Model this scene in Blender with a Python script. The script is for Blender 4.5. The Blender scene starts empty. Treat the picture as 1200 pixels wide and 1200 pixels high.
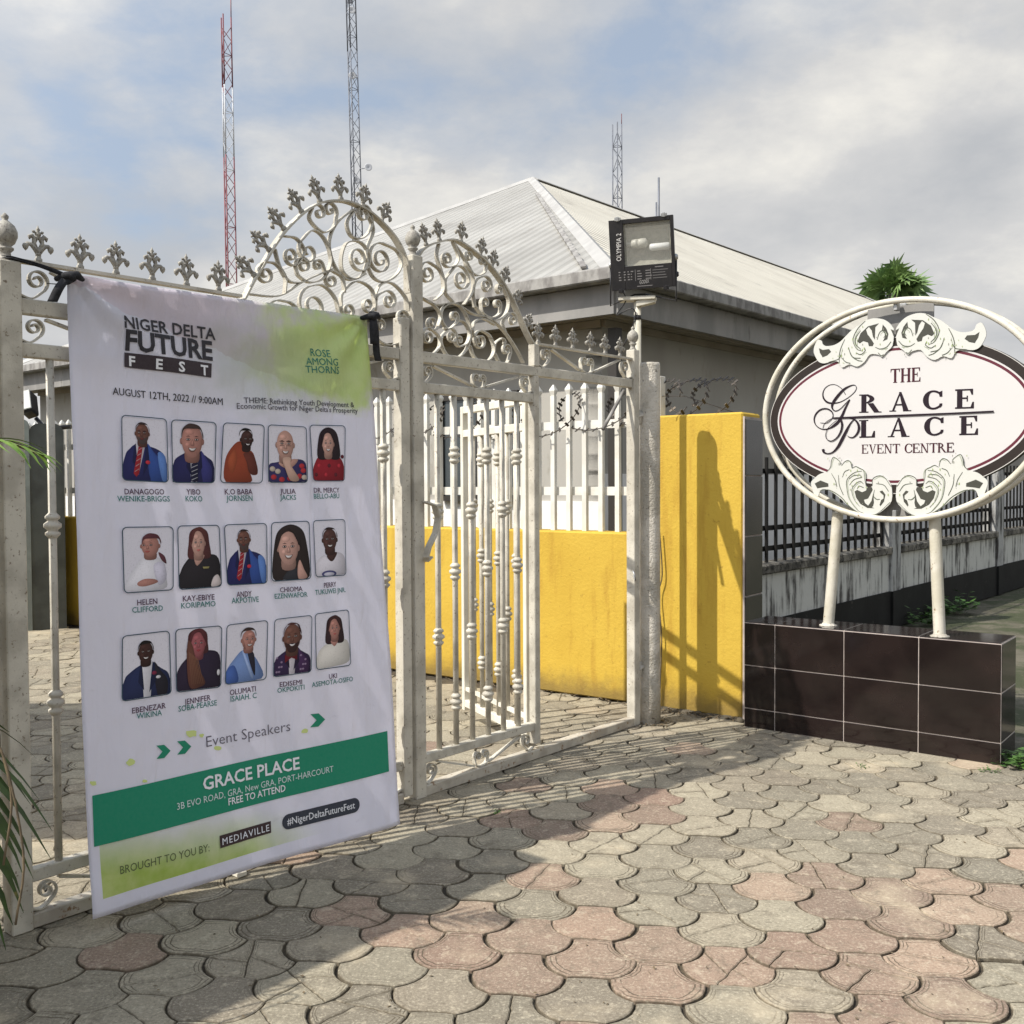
import bpy, bmesh, math, random
from mathutils import Vector, Matrix
random.seed(7)
C = bpy.context.scene.collection
SC = bpy.context.scene
V = Vector
PI = math.pi
R = math.radians

# ------------------------------------------------------------------ camera
CAM = V((0, 0, 1.6))
FPX = 1200.0
PITCH = math.atan(35 / FPX)
ROLL = R(0.3)
_F = V((0, math.cos(PITCH), -math.sin(PITCH)))
_R0 = V((1, 0, 0)); _U0 = V((0, math.sin(PITCH), math.cos(PITCH)))
_RX = _R0 * math.cos(ROLL) - _U0 * math.sin(ROLL)
_UP = _U0 * math.cos(ROLL) + _R0 * math.sin(ROLL)
cam = bpy.data.cameras.new('camera')
cam.sensor_width = 36; cam.lens = 36.0 * FPX / 1200.0; cam.clip_end = 4000; cam.clip_start = 0.05
co = bpy.data.objects.new('camera', cam); C.objects.link(co)
M = Matrix((( _RX.x, _UP.x, -_F.x, CAM.x), (_RX.y, _UP.y, -_F.y, CAM.y), (_RX.z, _UP.z, -_F.z, CAM.z), (0, 0, 0, 1)))
co.matrix_world = M
SC.camera = co

# ------------------------------------------------------------------ light
SUN_EL = R(47.6); SUN_DIR = R(26.7)            # SUN_DIR: heading the light travels, from +X towards +Y
trav = V((math.cos(SUN_DIR), math.sin(SUN_DIR), 0)) * math.cos(SUN_EL) + V((0, 0, -math.sin(SUN_EL)))
sl = bpy.data.lights.new('sun', 'SUN'); sl.energy = 5.0; sl.angle = R(0.6); sl.color = (1.0, 0.95, 0.87)
so = bpy.data.objects.new('sun', sl); C.objects.link(so)
so.rotation_euler = trav.to_track_quat('-Z', 'Y').to_euler(); so.location = (-6, -4, 12)

W = bpy.data.worlds.new('World'); SC.world = W; W.use_nodes = True
nt = W.node_tree; nd = nt.nodes; lk = nt.links
for n in list(nd): nd.remove(n)
wo = nd.new('ShaderNodeOutputWorld'); bg = nd.new('ShaderNodeBackground'); bg.inputs['Strength'].default_value = 0.15
sky = nd.new('ShaderNodeTexSky'); sky.sky_type = 'NISHITA'; sky.sun_disc = False
sky.sun_elevation = SUN_EL; sky.sun_rotation = math.atan2(-math.cos(SUN_DIR), -math.sin(SUN_DIR))
sky.dust_density = 2.5; sky.air_density = 1.0; sky.ozone_density = 1.0
tc = nd.new('ShaderNodeTexCoord')
sep = nd.new('ShaderNodeSeparateXYZ'); lk.new(tc.outputs['Generated'], sep.inputs[0])
def wmath(op, a, b=None, c=None):
    n = nd.new('ShaderNodeMath'); n.operation = op
    for i, x in enumerate((a, b, c)):
        if x is None: continue
        if isinstance(x, (int, float)): n.inputs[i].default_value = x
        else: lk.new(x, n.inputs[i])
    return n.outputs[0]
zz = wmath('ADD', wmath('MAXIMUM', sep.outputs[2], 0.0), 0.32)
cx = wmath('DIVIDE', sep.outputs[0], zz); cy = wmath('DIVIDE', sep.outputs[1], zz)
cmb = nd.new('ShaderNodeCombineXYZ'); lk.new(cx, cmb.inputs[0]); lk.new(cy, cmb.inputs[1])
def wnoise(scale, detail, off, rough=0.55, dist=0.0):
    mp = nd.new('ShaderNodeMapping'); mp.inputs['Location'].default_value = off
    lk.new(cmb.outputs[0], mp.inputs[0])
    n = nd.new('ShaderNodeTexNoise'); n.inputs['Scale'].default_value = scale; n.inputs['Detail'].default_value = detail
    n.inputs['Roughness'].default_value = rough; n.inputs['Distortion'].default_value = dist
    lk.new(mp.outputs[0], n.inputs['Vector']); return n.outputs['Fac']
def wramp(x, stops):
    r = nd.new('ShaderNodeValToRGB'); e = r.color_ramp.elements
    e[0].position, e[0].color = stops[0][0], (*stops[0][1], 1); e[1].position, e[1].color = stops[-1][0], (*stops[-1][1], 1)
    for p_, c_ in stops[1:-1]:
        k = e.new(p_); k.color = (*c_, 1)
    lk.new(x, r.inputs[0]); return r.outputs[0]
def wmix(f, a, b, mode='MIX'):
    m = nd.new('ShaderNodeMix'); m.data_type = 'RGBA'; m.blend_type = mode
    for s_, x in ((0, f), (6, a), (7, b)):
        if isinstance(x, (int, float)): m.inputs[s_].default_value = x
        elif isinstance(x, tuple): m.inputs[s_].default_value = (*x, 1)
        else: lk.new(x, m.inputs[s_])
    return m.outputs[2]
big = wnoise(1.25, 9, (0.3, 5.2, 1.4), 0.52, 0.25)
det = wnoise(3.6, 10, (7.7, 2.2, 1.0), 0.6, 0.1)
lump = wnoise(1.7, 9, (1.7, 9.2, 4.0), 0.5, 0.2)
dens = wmath('ADD', big, wmath('MULTIPLY', wmath('SUBTRACT', det, 0.5), 0.42))
hor = wmath('MULTIPLY', wmath('SUBTRACT', 0.42, sep.outputs[2]), 0.62)
east = wmath('MULTIPLY', sep.outputs[0], 0.16)
gapv = nd.new('ShaderNodeVectorMath'); gapv.operation = 'DOT_PRODUCT'; lk.new(tc.outputs['Generated'], gapv.inputs[0]); gapv.inputs[1].default_value = (-0.235, 0.897, 0.374)
gap = wmath('MULTIPLY', wmath('POWER', wmath('MAXIMUM', gapv.outputs['Value'], 0.0), 45.0), -0.085)
bankv = nd.new('ShaderNodeVectorMath'); bankv.operation = 'DOT_PRODUCT'; lk.new(tc.outputs['Generated'], bankv.inputs[0]); bankv.inputs[1].default_value = (0.02, 0.92, 0.39)
bank = wmath('MULTIPLY', wmath('POWER', wmath('MAXIMUM', bankv.outputs['Value'], 0.0), 70.0), 0.13)
dens = wmath('ADD', wmath('ADD', wmath('ADD', wmath('ADD', dens, hor), east), gap), bank)
cov = wramp(dens, [(0.395, (0, 0, 0)), (0.48, (0.6, 0.6, 0.6)), (0.60, (1, 1, 1))])
ccol = wramp(wmath('ADD', wmath('MULTIPLY', lump, 0.62), wmath('MULTIPLY', det, 0.38)), [(0.38, (3.15, 3.25, 3.4)), (0.50, (4.0, 4.0, 4.0)), (0.60, (5.4, 5.25, 4.9))])
glow_v = nd.new('ShaderNodeVectorMath'); glow_v.operation = 'DOT_PRODUCT'; lk.new(tc.outputs['Generated'], glow_v.inputs[0]); glow_v.inputs[1].default_value = tuple(-trav)
glow = wmath('MULTIPLY_ADD', wmath('POWER', wmath('MAXIMUM', glow_v.outputs['Value'], 0.0), 1.6), 1.1, 1.0)      # added sky gain round the sun, behind the camera, to lift the fill
veil = wmix(0.72, sky.outputs[0], (2.75, 3.2, 3.85))
sc0 = nd.new('ShaderNodeVectorMath'); sc0.operation = 'SCALE'; lk.new(wmix(cov, veil, ccol), sc0.inputs[0]); lk.new(glow, sc0.inputs['Scale']); skyc = sc0.outputs[0]
lk.new(skyc, bg.inputs['Color']); lk.new(bg.outputs[0], wo.inputs['Surface'])
SC.view_settings.view_transform = 'Standard'; SC.view_settings.look = 'None'; SC.view_settings.gamma = 1
SC.view_settings.exposure = 0.15
SC.render.film_transparent = False
try: SC.cycles.max_bounces = 6; SC.cycles.transparent_max_bounces = 12
except Exception: pass

# ------------------------------------------------------------------ measuring helpers (photo pixel -> point on a real plane)
def ray(px, py):
    return (_F * FPX + _RX * (px - 600) + _UP * (600 - py)).normalized()
def hit(px, py, P, N):
    d = ray(px, py); t = (P - CAM).dot(N) / d.dot(N); return CAM + d * t
def G(px, py, z=0.0): return hit(px, py, V((0, 0, z)), V((0, 0, 1)))
def atd(px, py, d):
    r = ray(px, py); return CAM + r * (d / r.y)
def proj(P):
    q = P - CAM; z = q.dot(_F); return (600 + FPX * q.dot(_RX) / z, 600 - FPX * q.dot(_UP) / z)
Z = V((0, 0, 1))
GA = G(22, 1091); GC_ = G(740, 850)
g = (GC_ - GA).normalized(); gn = V((g.y, -g.x, 0))       # gate direction and its outward side
def gp(s, h, e=0.0): return GA + g * s + gn * e + Z * h
def gpx(px, py, e=0.0):
    q = hit(px, py, GA + gn * e, gn) - GA; return (q.dot(g), q.z)
W0 = G(870, 843); W1 = G(461, 786)
p = (W0 - W1).normalized(); wn = V((p.y, -p.x, 0))          # wall line, and its side towards the street
def wp(t, h, e=0.0): return W0 + p * t + wn * e + Z * h      # t = 0 at the end of the yellow wall
def wpx(px, py, e=0.0):
    q = hit(px, py, W0 + wn * e, wn) - W0; return (q.dot(p), q.z)
q_ = -wn                                                       # direction away from street, square to the wall

# ------------------------------------------------------------------ materials
MATS = {}
def nodes(name):
    m = bpy.data.materials.new(name); m.use_nodes = True; MATS[name] = m
    t = m.node_tree; b = t.nodes['Principled BSDF']; return m, t, b
class N:
    def __init__(s, t): s.t = t
    def new(s, typ, **kw):
        n = s.t.nodes.new(typ)
        for k, v in kw.items(): setattr(n, k, v)
        return n
    def put(s, sock, x):
        if isinstance(x, (int, float)): sock.default_value = x
        elif isinstance(x, (tuple, list)):
            sock.default_value = (*x, 1) if len(x) == 3 and len(sock.default_value) == 4 else x
        else: s.t.links.new(x, sock)
    def math(s, op, a, b=None, c=None, clamp=False):
        n = s.new('ShaderNodeMath', operation=op); n.use_clamp = clamp
        for i, x in enumerate((a, b, c)):
            if x is not None: s.put(n.inputs[i], x)
        return n.outputs[0]
    def mix(s, f, a, b, mode='MIX'):
        n = s.new('ShaderNodeMix', data_type='RGBA', blend_type=mode)
        s.put(n.inputs[0], f); s.put(n.inputs[6], a); s.put(n.inputs[7], b); return n.outputs[2]
    def pos(s): return s.new('ShaderNodeNewGeometry').outputs['Position']
    def map(s, v, sc=(1, 1, 1), loc=(0, 0, 0), rot=(0, 0, 0)):
        n = s.new('ShaderNodeMapping'); s.put(n.inputs[0], v)
        n.inputs['Scale'].default_value = sc; n.inputs['Location'].default_value = loc; n.inputs['Rotation'].default_value = rot
        return n.outputs[0]
    def noise(s, v, scale, detail=4, rough=0.55, dist=0):
        n = s.new('ShaderNodeTexNoise'); s.put(n.inputs['Vector'], v)
        n.inputs['Scale'].default_value = scale; n.inputs['Detail'].default_value = detail
        n.inputs['Roughness'].default_value = rough; n.inputs['Distortion'].default_value = dist
        return n.outputs['Fac']
    def step(s, x, a, b):
        n = s.new('ShaderNodeMapRange'); n.interpolation_type = 'SMOOTHSTEP'; s.put(n.inputs[0], x)
        n.inputs[1].default_value = a; n.inputs[2].default_value = b; return n.outputs[0]
    def bump(s, h, strength, dist=0.01, normal=None):
        n = s.new('ShaderNodeBump'); s.put(n.inputs['Height'], h); n.inputs['Strength'].default_value = strength
        n.inputs['Distance'].default_value = dist
        if normal is not None: s.t.links.new(normal, n.inputs['Normal'])
        return n.outputs[0]
    def attr(s, name):
        return s.new('ShaderNodeAttribute', attribute_name=name)
def pmat(name, c1, c2=None, scale=6, rough=0.6, bump=0.0, bscale=60, c3=None, s3=30, t3=(0.62, 0.72), metal=0.0, spec=0.4, rough2=None, stretch=(1, 1, 1), bdist=0.01):
    m, t, b = nodes(name); k = N(t); P_ = k.map(k.pos(), stretch)
    col = c1
    if c2 is not None: col = k.mix(k.step(k.noise(P_, scale, 5), 0.38, 0.64), c1, c2)
    if c3 is not None: col = k.mix(k.step(k.noise(P_, s3, 6, 0.65), *t3), col, c3)
    k.put(b.inputs['Base Color'], col)
    if rough2 is not None: k.put(b.inputs['Roughness'], k.math('MULTIPLY_ADD', k.noise(P_, scale * 2, 4), rough2 - rough, rough))
    else: b.inputs['Roughness'].default_value = rough
    b.inputs['Metallic'].default_value = metal; b.inputs['Specular IOR Level'].default_value = spec
    if bump: k.put(b.inputs['Normal'], k.bump(k.noise(P_, bscale, 5, 0.6), bump, bdist))
    return m
def attrmat(name, rough=0.6, spec=0.3, attr='col', grain=0.06):
    m, t, b = nodes(name); k = N(t)
    a = k.attr(attr).outputs['Color']
    f = k.noise(k.pos(), 90, 4)
    col = k.mix(k.math('MULTIPLY', f, grain), a, (0.5, 0.5, 0.5))
    k.put(b.inputs['Base Color'], col); b.inputs['Roughness'].default_value = rough; b.inputs['Specular IOR Level'].default_value = spec
    return m

# ------------------------------------------------------------------ mesh collector
class MB:
    def __init__(s): s.v = []; s.f = []; s.mi = []; s.sm = []; s.cur = 0; s.smooth = False; s.col = []; s.c = (1, 1, 1); s.cc = {}
    def face(s, idx, cc=None):
        s.f.append(tuple(idx)); s.mi.append(s.cur); s.sm.append(s.smooth); s.col.append(s.c)
        if cc: s.cc[len(s.f) - 1] = cc
    def add(s, pts): i = len(s.v); s.v.extend(V(q) for q in pts); return i
    def quad(s, a, b, c, d): i = s.add((a, b, c, d)); s.face((i, i + 1, i + 2, i + 3))
    def poly(s, pts): i = s.add(pts); s.face(range(i, i + len(pts)))
    def box(s, c, ax, ay, az, b=0.0):
        """c centre, ax, ay, az half-extent vectors; b chamfer"""
        c = V(c); ax = V(ax); ay = V(ay); az = V(az)
        if b <= 0:
            P_ = [c + ax * i + ay * j + az * k for k in (-1, 1) for j in (-1, 1) for i in (-1, 1)]
            i0 = s.add(P_)
            for f in ((0, 2, 3, 1), (4, 5, 7, 6), (0, 1, 5, 4), (2, 6, 7, 3), (0, 4, 6, 2), (1, 3, 7, 5)): s.face([i0 + q for q in f])
            return
        L = (ax.length, ay.length, az.length); U = (ax.normalized(), ay.normalized(), az.normalized()); b = min(b, min(L) * 0.49)
        idx = {}
        for sx in (-1, 1):
            for sy in (-1, 1):
                for sz in (-1, 1):
                    S = (sx, sy, sz)
                    for a in range(3):
                        q = c.copy()
                        for d in range(3): q = q + U[d] * S[d] * (L[d] if d == a else L[d] - b)
                        idx[(S, a)] = s.add([q])
        def flip(sgn, l): return l if sgn > 0 else l[::-1]
        for a in range(3):
            d1, d2 = (a + 1) % 3, (a + 2) % 3
            for sg in (-1, 1):
                l = []
                for x, y in ((-1, -1), (1, -1), (1, 1), (-1, 1)):
                    S = [0, 0, 0]; S[a] = sg; S[d1] = x; S[d2] = y; l.append(idx[(tuple(S), a)])
                s.face(flip(sg, l))
        for a in range(3):
            d1, d2 = (a + 1) % 3, (a + 2) % 3
            for x in (-1, 1):
                for y in (-1, 1):
                    S0 = [0, 0, 0]; S0[a] = -1; S0[d1] = x; S0[d2] = y; S1 = list(S0); S1[a] = 1
                    s.face(flip(-x * y, [idx[(tuple(S0), d1)], idx[(tuple(S1), d1)], idx[(tuple(S1), d2)], idx[(tuple(S0), d2)]][::-1]))
        for sx in (-1, 1):
            for sy in (-1, 1):
                for sz in (-1, 1):
                    S = (sx, sy, sz); s.face(flip(sx * sy * sz, [idx[(S, 0)], idx[(S, 1)], idx[(S, 2)]]))
    def bar(s, a, b, w, d, side, ch=0.0):
        """rectangular bar from a to b, w half-width along side, d half-depth across"""
        a = V(a); b = V(b); ax = (b - a) / 2; u = V(side); u = (u - ax.normalized() * u.dot(ax.normalized())).normalized(); n = ax.normalized().cross(u)
        s.box((a + b) / 2, ax, u * w, n * d, ch)
    def tube(s, pts, r, n=8, cap=True):
        pts = [V(q) for q in pts]; m = len(pts); rr = r if isinstance(r, (list, tuple)) else [r] * m
        base = len(s.v); up = None; sm = s.smooth; s.smooth = True
        for i, q in enumerate(pts):
            T = (pts[min(i + 1, m - 1)] - pts[max(i - 1, 0)])
            T = T.normalized() if T.length > 1e-9 else Z
            if up is None: up = Z if abs(T.z) < 0.9 else V((1, 0, 0))
            u = (up - T * up.dot(T)); u = u.normalized() if u.length > 1e-6 else T.orthogonal().normalized(); v = T.cross(u); up = u
            s.add([q + (u * math.cos(2 * PI * j / n) + v * math.sin(2 * PI * j / n)) * rr[i] for j in range(n)])
        for i in range(m - 1):
            for j in range(n):
                k = (j + 1) % n; s.face((base + i * n + j, base + i * n + k, base + (i + 1) * n + k, base + (i + 1) * n + j))
        if cap:
            s.smooth = False
            s.face([base + j for j in range(n)][::-1]); s.face([base + (m - 1) * n + j for j in range(n)])
        s.smooth = sm
    def lathe(s, c, prof, n=12, axis=Z, smooth=True):
        c = V(c); a = V(axis).normalized(); u = a.orthogonal().normalized(); v = a.cross(u); base = len(s.v); m = len(prof); sm = s.smooth; s.smooth = smooth
        for r, h in prof: s.add([c + a * h + (u * math.cos(2 * PI * j / n) + v * math.sin(2 * PI * j / n)) * max(r, 1e-4) for j in range(n)])
        for i in range(m - 1):
            for j in range(n):
                k = (j + 1) % n; s.face((base + i * n + j, base + i * n + k, base + (i + 1) * n + k, base + (i + 1) * n + j))
        s.face([base + j for j in range(n)][::-1]); s.face([base + (m - 1) * n + j for j in range(n)]); s.smooth = sm
    def ribbon(s, pts, wdir, hw, ht):
        """flat bar swept on a planar path: hw half-width along wdir, ht half-thickness in plane"""
        pts = [V(q) for q in pts]; m = len(pts); base = len(s.v); wd = V(wdir).normalized()
        for i, q in enumerate(pts):
            T = (pts[min(i + 1, m - 1)] - pts[max(i - 1, 0)]).normalized(); nn = wd.cross(T).normalized()
            s.add([q + wd * hw + nn * ht, q - wd * hw + nn * ht, q - wd * hw - nn * ht, q + wd * hw - nn * ht])
        for i in range(m - 1):
            for j in range(4):
                k = (j + 1) % 4; s.sm_keep = s.smooth; s.face((base + i * 4 + j, base + i * 4 + k, base + (i + 1) * 4 + k, base + (i + 1) * 4 + j))
        s.face([base + j for j in (3, 2, 1, 0)]); s.face([base + (m - 1) * 4 + j for j in range(4)])
    def prism(s, pts, ext):
        """polygon pts extruded by vector ext"""
        pts = [V(q) for q in pts]; n = len(pts); e = V(ext); i = s.add(pts); j = s.add([q + e for q in pts])
        s.face([i + k for k in range(n)][::-1]); s.face([j + k for k in range(n)])
        for k in range(n): l = (k + 1) % n; s.face((i + k, i + l, j + l, j + k))
    def build(s, name, mats, parent=None, origin=None, fix=True, colattr=False, loc=None):
        me = bpy.data.meshes.new(name)
        base = V(origin) if origin is not None else V((0, 0, 0))
        if parent is not None and origin is None: base = V(parent['_o']) if '_o' in parent else V((0, 0, 0))
        me.from_pydata([tuple(q - base) for q in s.v], [], s.f)
        if not isinstance(mats, (list, tuple)): mats = [mats]
        for m in mats: me.materials.append(MATS[m] if isinstance(m, str) else m)
        me.polygons.foreach_set('material_index', s.mi); me.polygons.foreach_set('use_smooth', s.sm)
        if colattr:
            if s.cc:
                a = me.attributes.new('col', 'FLOAT_COLOR', 'CORNER')
                a.data.foreach_set('color', [x for i, f in enumerate(s.f) for c_ in (s.cc.get(i) or [s.col[i]] * len(f)) for x in (*c_[:3], 1.0)])
            else:
                a = me.attributes.new('col', 'FLOAT_COLOR', 'FACE')
                a.data.foreach_set('color', [x for c_ in s.col for x in (*c_[:3], 1.0)])
        me.update()
        if fix:
            bm = bmesh.new(); bm.from_mesh(me); bmesh.ops.recalc_face_normals(bm, faces=bm.faces[:]); bm.to_mesh(me); bm.free()
        o = bpy.data.objects.new(name, me); C.objects.link(o)
        if parent is not None:
            o.parent = parent
            if origin is not None: o.location = V(origin) - V(parent['_o'])
        elif origin is not None: o.location = origin
        if '_o' not in o: o['_o'] = tuple(base)
        return o
def tag(o, label=None, cat=None, group=None, kind=None):
    if label: o['label'] = label
    if cat: o['category'] = cat
    if group: o['group'] = group
    if kind: o['kind'] = kind
    return o
def empty(name, loc, label=None, cat=None, group=None):
    o = bpy.data.objects.new(name, None); C.objects.link(o); o.location = loc; o.empty_display_size = 0.2; o['_o'] = tuple(loc)
    return tag(o, label, cat, group)
def inst(src, parent, world, rot=None, name=None):
    o = src.copy(); C.objects.link(o); o.parent = parent; o.location = V(world) - V(parent['_o'])
    if rot is not None: o.rotation_euler = rot
    return o
def crom(pts, n=6, closed=False):
    pts = [V(q) for q in pts]; out = []
    m = len(pts); rng = range(m if closed else m - 1)
    for i in rng:
        if closed: a, b, c, d = pts[(i - 1) % m], pts[i], pts[(i + 1) % m], pts[(i + 2) % m]
        else:
            b, c = pts[i], pts[i + 1]; a = pts[i - 1] if i > 0 else b * 2 - c; d = pts[i + 2] if i + 2 < m else c * 2 - b
        for k in range(n):
            t = k / n
            out.append(0.5 * ((2 * b) + (c - a) * t + (2 * a - 5 * b + 4 * c - d) * t * t + (3 * b - a - 3 * c + d) * t ** 3))
    if not closed: out.append(pts[-1])
    return out
# ------------------------------------------------------------------ material list
pmat('gate_paint', (0.57, 0.535, 0.45), (0.41, 0.38, 0.315), 7, 0.55, 0.4, 130, (0.17, 0.13, 0.085), 64, (0.58, 0.70), bdist=0.004)
pmat('gate_paint_clean', (0.72, 0.69, 0.60), (0.62, 0.59, 0.50), 7, 0.5, 0.2, 120, (0.30, 0.22, 0.13), 40, (0.68, 0.75), bdist=0.003)
pmat('cast_finial', (0.36, 0.34, 0.29), (0.24, 0.22, 0.19), 60, 0.6, 0.5, 220, (0.10, 0.09, 0.08), 120, (0.58, 0.68), bdist=0.004)
pmat('track_metal', (0.50, 0.46, 0.38), (0.36, 0.32, 0.26), 8, 0.6, 0.3, 90, (0.22, 0.13, 0.07), 30, (0.58, 0.68), bdist=0.003)
pmat('rough_cement', (0.60, 0.56, 0.485), (0.40, 0.37, 0.31), 6, 0.9, 1.0, 70, (0.16, 0.14, 0.11), 46, (0.60, 0.68), bdist=0.014)
pmat('grey_wall', (0.36, 0.345, 0.31), (0.30, 0.285, 0.255), 1.0, 0.85, 0.12, 40, (0.26, 0.24, 0.20), 3.5, (0.58, 0.75), stretch=(1, 1, 0.45))
pmat('pale_dado', (0.74, 0.73, 0.71), (0.66, 0.65, 0.63), 2, 0.8, 0.12, 40)
pmat('fascia_grey', (0.27, 0.26, 0.245), (0.20, 0.195, 0.185), 3, 0.7, 0.12, 30, (0.13, 0.12, 0.11), 8, (0.6, 0.75), stretch=(1, 1, 0.35))
pmat('gutter_grey', (0.30, 0.29, 0.27), (0.17, 0.16, 0.15), 9, 0.8, 0.3, 60, stretch=(1, 1, 0.5))
pmat('soffit_board', (0.34, 0.30, 0.25), (0.28, 0.245, 0.20), 3, 0.8, 0.1, 30)
pmat('dark_pillar', (0.075, 0.085, 0.08), (0.045, 0.05, 0.048), 3, 0.35, 0.15, 20)
pmat('pillar_lit_side', (0.22, 0.25, 0.23), (0.16, 0.18, 0.17), 4, 0.6, 0.15, 25)  # lighter copy of the pillar tone: its sunlit side put into the colour
pmat('white_picket', (0.66, 0.65, 0.60), (0.58, 0.56, 0.50), 6, 0.5, 0.1, 80, (0.3, 0.25, 0.18), 40, (0.69, 0.76))
pmat('black_bar', (0.009, 0.0085, 0.008), (0.014, 0.013, 0.012), 10, 0.6, spec=0.15)
pmat('coping', (0.20, 0.185, 0.155), (0.055, 0.05, 0.042), 5, 0.95, 0.9, 30, (0.02, 0.018, 0.015), 16, (0.52, 0.64), bdist=0.02)
pmat('wire', (0.045, 0.04, 0.036), (0.08, 0.065, 0.05), 30, 0.5, metal=0.5)
pmat('black_plastic', (0.013, 0.012, 0.013), (0.02, 0.018, 0.018), 14, 0.38, 0.05, 100)
pmat('galvanised', (0.42, 0.42, 0.41), (0.33, 0.33, 0.32), 20, 0.45, metal=0.7)
pmat('lamp_reflector', (0.27, 0.26, 0.20), (0.20, 0.19, 0.145), 25, 0.5, 0.1, 60, metal=0.0)
pmat('lamp_ceramic', (0.44, 0.43, 0.37), None, rough=0.4)
pmat('lamp_tube', (0.66, 0.67, 0.64), None, rough=0.2)
pmat('window_frame_dark', (0.03, 0.026, 0.022), None, rough=0.5)
pmat('window_glass', (0.05, 0.06, 0.065), None, rough=0.08, spec=0.6)
pmat('pipe_white', (0.58, 0.55, 0.47), (0.48, 0.45, 0.36), 7, 0.5, 0.2, 70, (0.20, 0.11, 0.05), 30, (0.61, 0.70))
pmat('mast_red', (0.20, 0.05, 0.06), (0.15, 0.045, 0.055), 4, 0.6)
pmat('mast_white', (0.52, 0.53, 0.55), (0.45, 0.46, 0.48), 4, 0.6)
pmat('mast_steel', (0.16, 0.17, 0.20), (0.12, 0.13, 0.15), 4, 0.6)
pmat('green_leaf', (0.15, 0.24, 0.035), (0.09, 0.17, 0.022), 14, 0.45, 0.1, 60, (0.20, 0.20, 0.04), 20, (0.62, 0.7), spec=0.4)
pmat('dark_leaf', (0.045, 0.085, 0.018), (0.025, 0.05, 0.012), 14, 0.45, 0.1, 60, (0.13, 0.12, 0.035), 18, (0.6, 0.68), spec=0.4)
pmat('palm_leaf', (0.15, 0.23, 0.07), (0.08, 0.15, 0.04), 1.5, 0.5)
pmat('stem_green', (0.12, 0.15, 0.05), (0.2, 0.17, 0.07), 12, 0.6)
pmat('weed_leaf', (0.07, 0.15, 0.03), (0.04, 0.09, 0.018), 30, 0.55)
pmat('bark', (0.12, 0.10, 0.08), (0.07, 0.06, 0.05), 10, 0.9, 0.4, 30)
pmat('soil', (0.10, 0.085, 0.06), (0.055, 0.05, 0.038), 7, 0.95, 0.7, 40)
pmat('litter_brown', (0.16, 0.12, 0.07), (0.09, 0.07, 0.045), 30, 0.9)
pmat('tie_cloth', (0.012, 0.012, 0.014), (0.025, 0.025, 0.028), 40, 0.85, 0.3, 200)
pmat('tile_black', (0.010, 0.0065, 0.006), (0.017, 0.011, 0.010), 3, 0.05, spec=0.42, rough2=0.14)
pmat('tile_dark_grey', (0.055, 0.05, 0.045), (0.03, 0.028, 0.026), 2.2, 0.14, spec=0.5, rough2=0.3)
pmat('grout', (0.46, 0.40, 0.36), (0.36, 0.31, 0.28), 12, 0.9)
pmat('plinth_black', (0.013, 0.0135, 0.013), (0.009, 0.009, 0.009), 3, 0.7, 0.15, 20, (0.05, 0.048, 0.042), 9, (0.62, 0.74), spec=0.15)
pmat('bed_sand', (0.095, 0.075, 0.048), (0.045, 0.037, 0.026), 9, 0.98, 0.8, 90)
pmat('hose', (0.5, 0.48, 0.42), None, rough=0.5)
attrmat('print_ink', 0.62, 0.25)
def build_photo():
    m, t, b = nodes('print_photo'); k = N(t); P_ = k.pos(); a = k.attr('col').outputs['Color']
    n2 = k.noise(P_, 160, 3, 0.7)
    col = k.mix(k.math('MULTIPLY', k.step(n2, 0.52, 0.70), 0.22), a, k.mix(1.0, a, (0.35, 0.32, 0.33), 'MULTIPLY'))
    k.put(b.inputs['Base Color'], col); b.inputs['Roughness'].default_value = 0.6; b.inputs['Specular IOR Level'].default_value = 0.25
build_photo()
attrmat('sign_vinyl', 0.5, 0.18, grain=0.02)

def build_yellow():
    m, t, b = nodes('yellow_paint'); k = N(t); P_ = k.pos()
    col = k.mix(k.step(k.noise(P_, 1.6, 5), 0.35, 0.7), (0.54, 0.365, 0.052), (0.49, 0.32, 0.042))
    # grime: speckle, and a splash zone with its own ragged edge near the ground
    col = k.mix(k.math('MULTIPLY', k.step(k.noise(P_, 26, 6, 0.7), 0.60, 0.70), 0.6), col, (0.30, 0.18, 0.03))
    st = k.noise(k.map(P_, (6, 6, 0.8)), 2.2, 6, 0.6)
    col = k.mix(k.math('MULTIPLY', k.step(st, 0.50, 0.70), 0.5), col, (0.38, 0.22, 0.03))
    s = k.new('ShaderNodeSeparateXYZ'); k.put(s.inputs[0], P_)
    low = k.math('ADD', s.outputs[2], k.math('MULTIPLY', k.noise(P_, 7, 5, 0.65), -0.25))
    col = k.mix(k.math('MULTIPLY', k.step(low, 0.10, -0.10), 0.75), col, (0.16, 0.11, 0.04))
    k.put(b.inputs['Base Color'], col); b.inputs['Roughness'].default_value = 0.75; b.inputs['Specular IOR Level'].default_value = 0.25
    h = k.math('ADD', k.noise(P_, 46, 5, 0.6), k.math('MULTIPLY', k.noise(P_, 9, 3), 0.8))
    k.put(b.inputs['Normal'], k.bump(h, 0.32, 0.012))
build_yellow()

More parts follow.
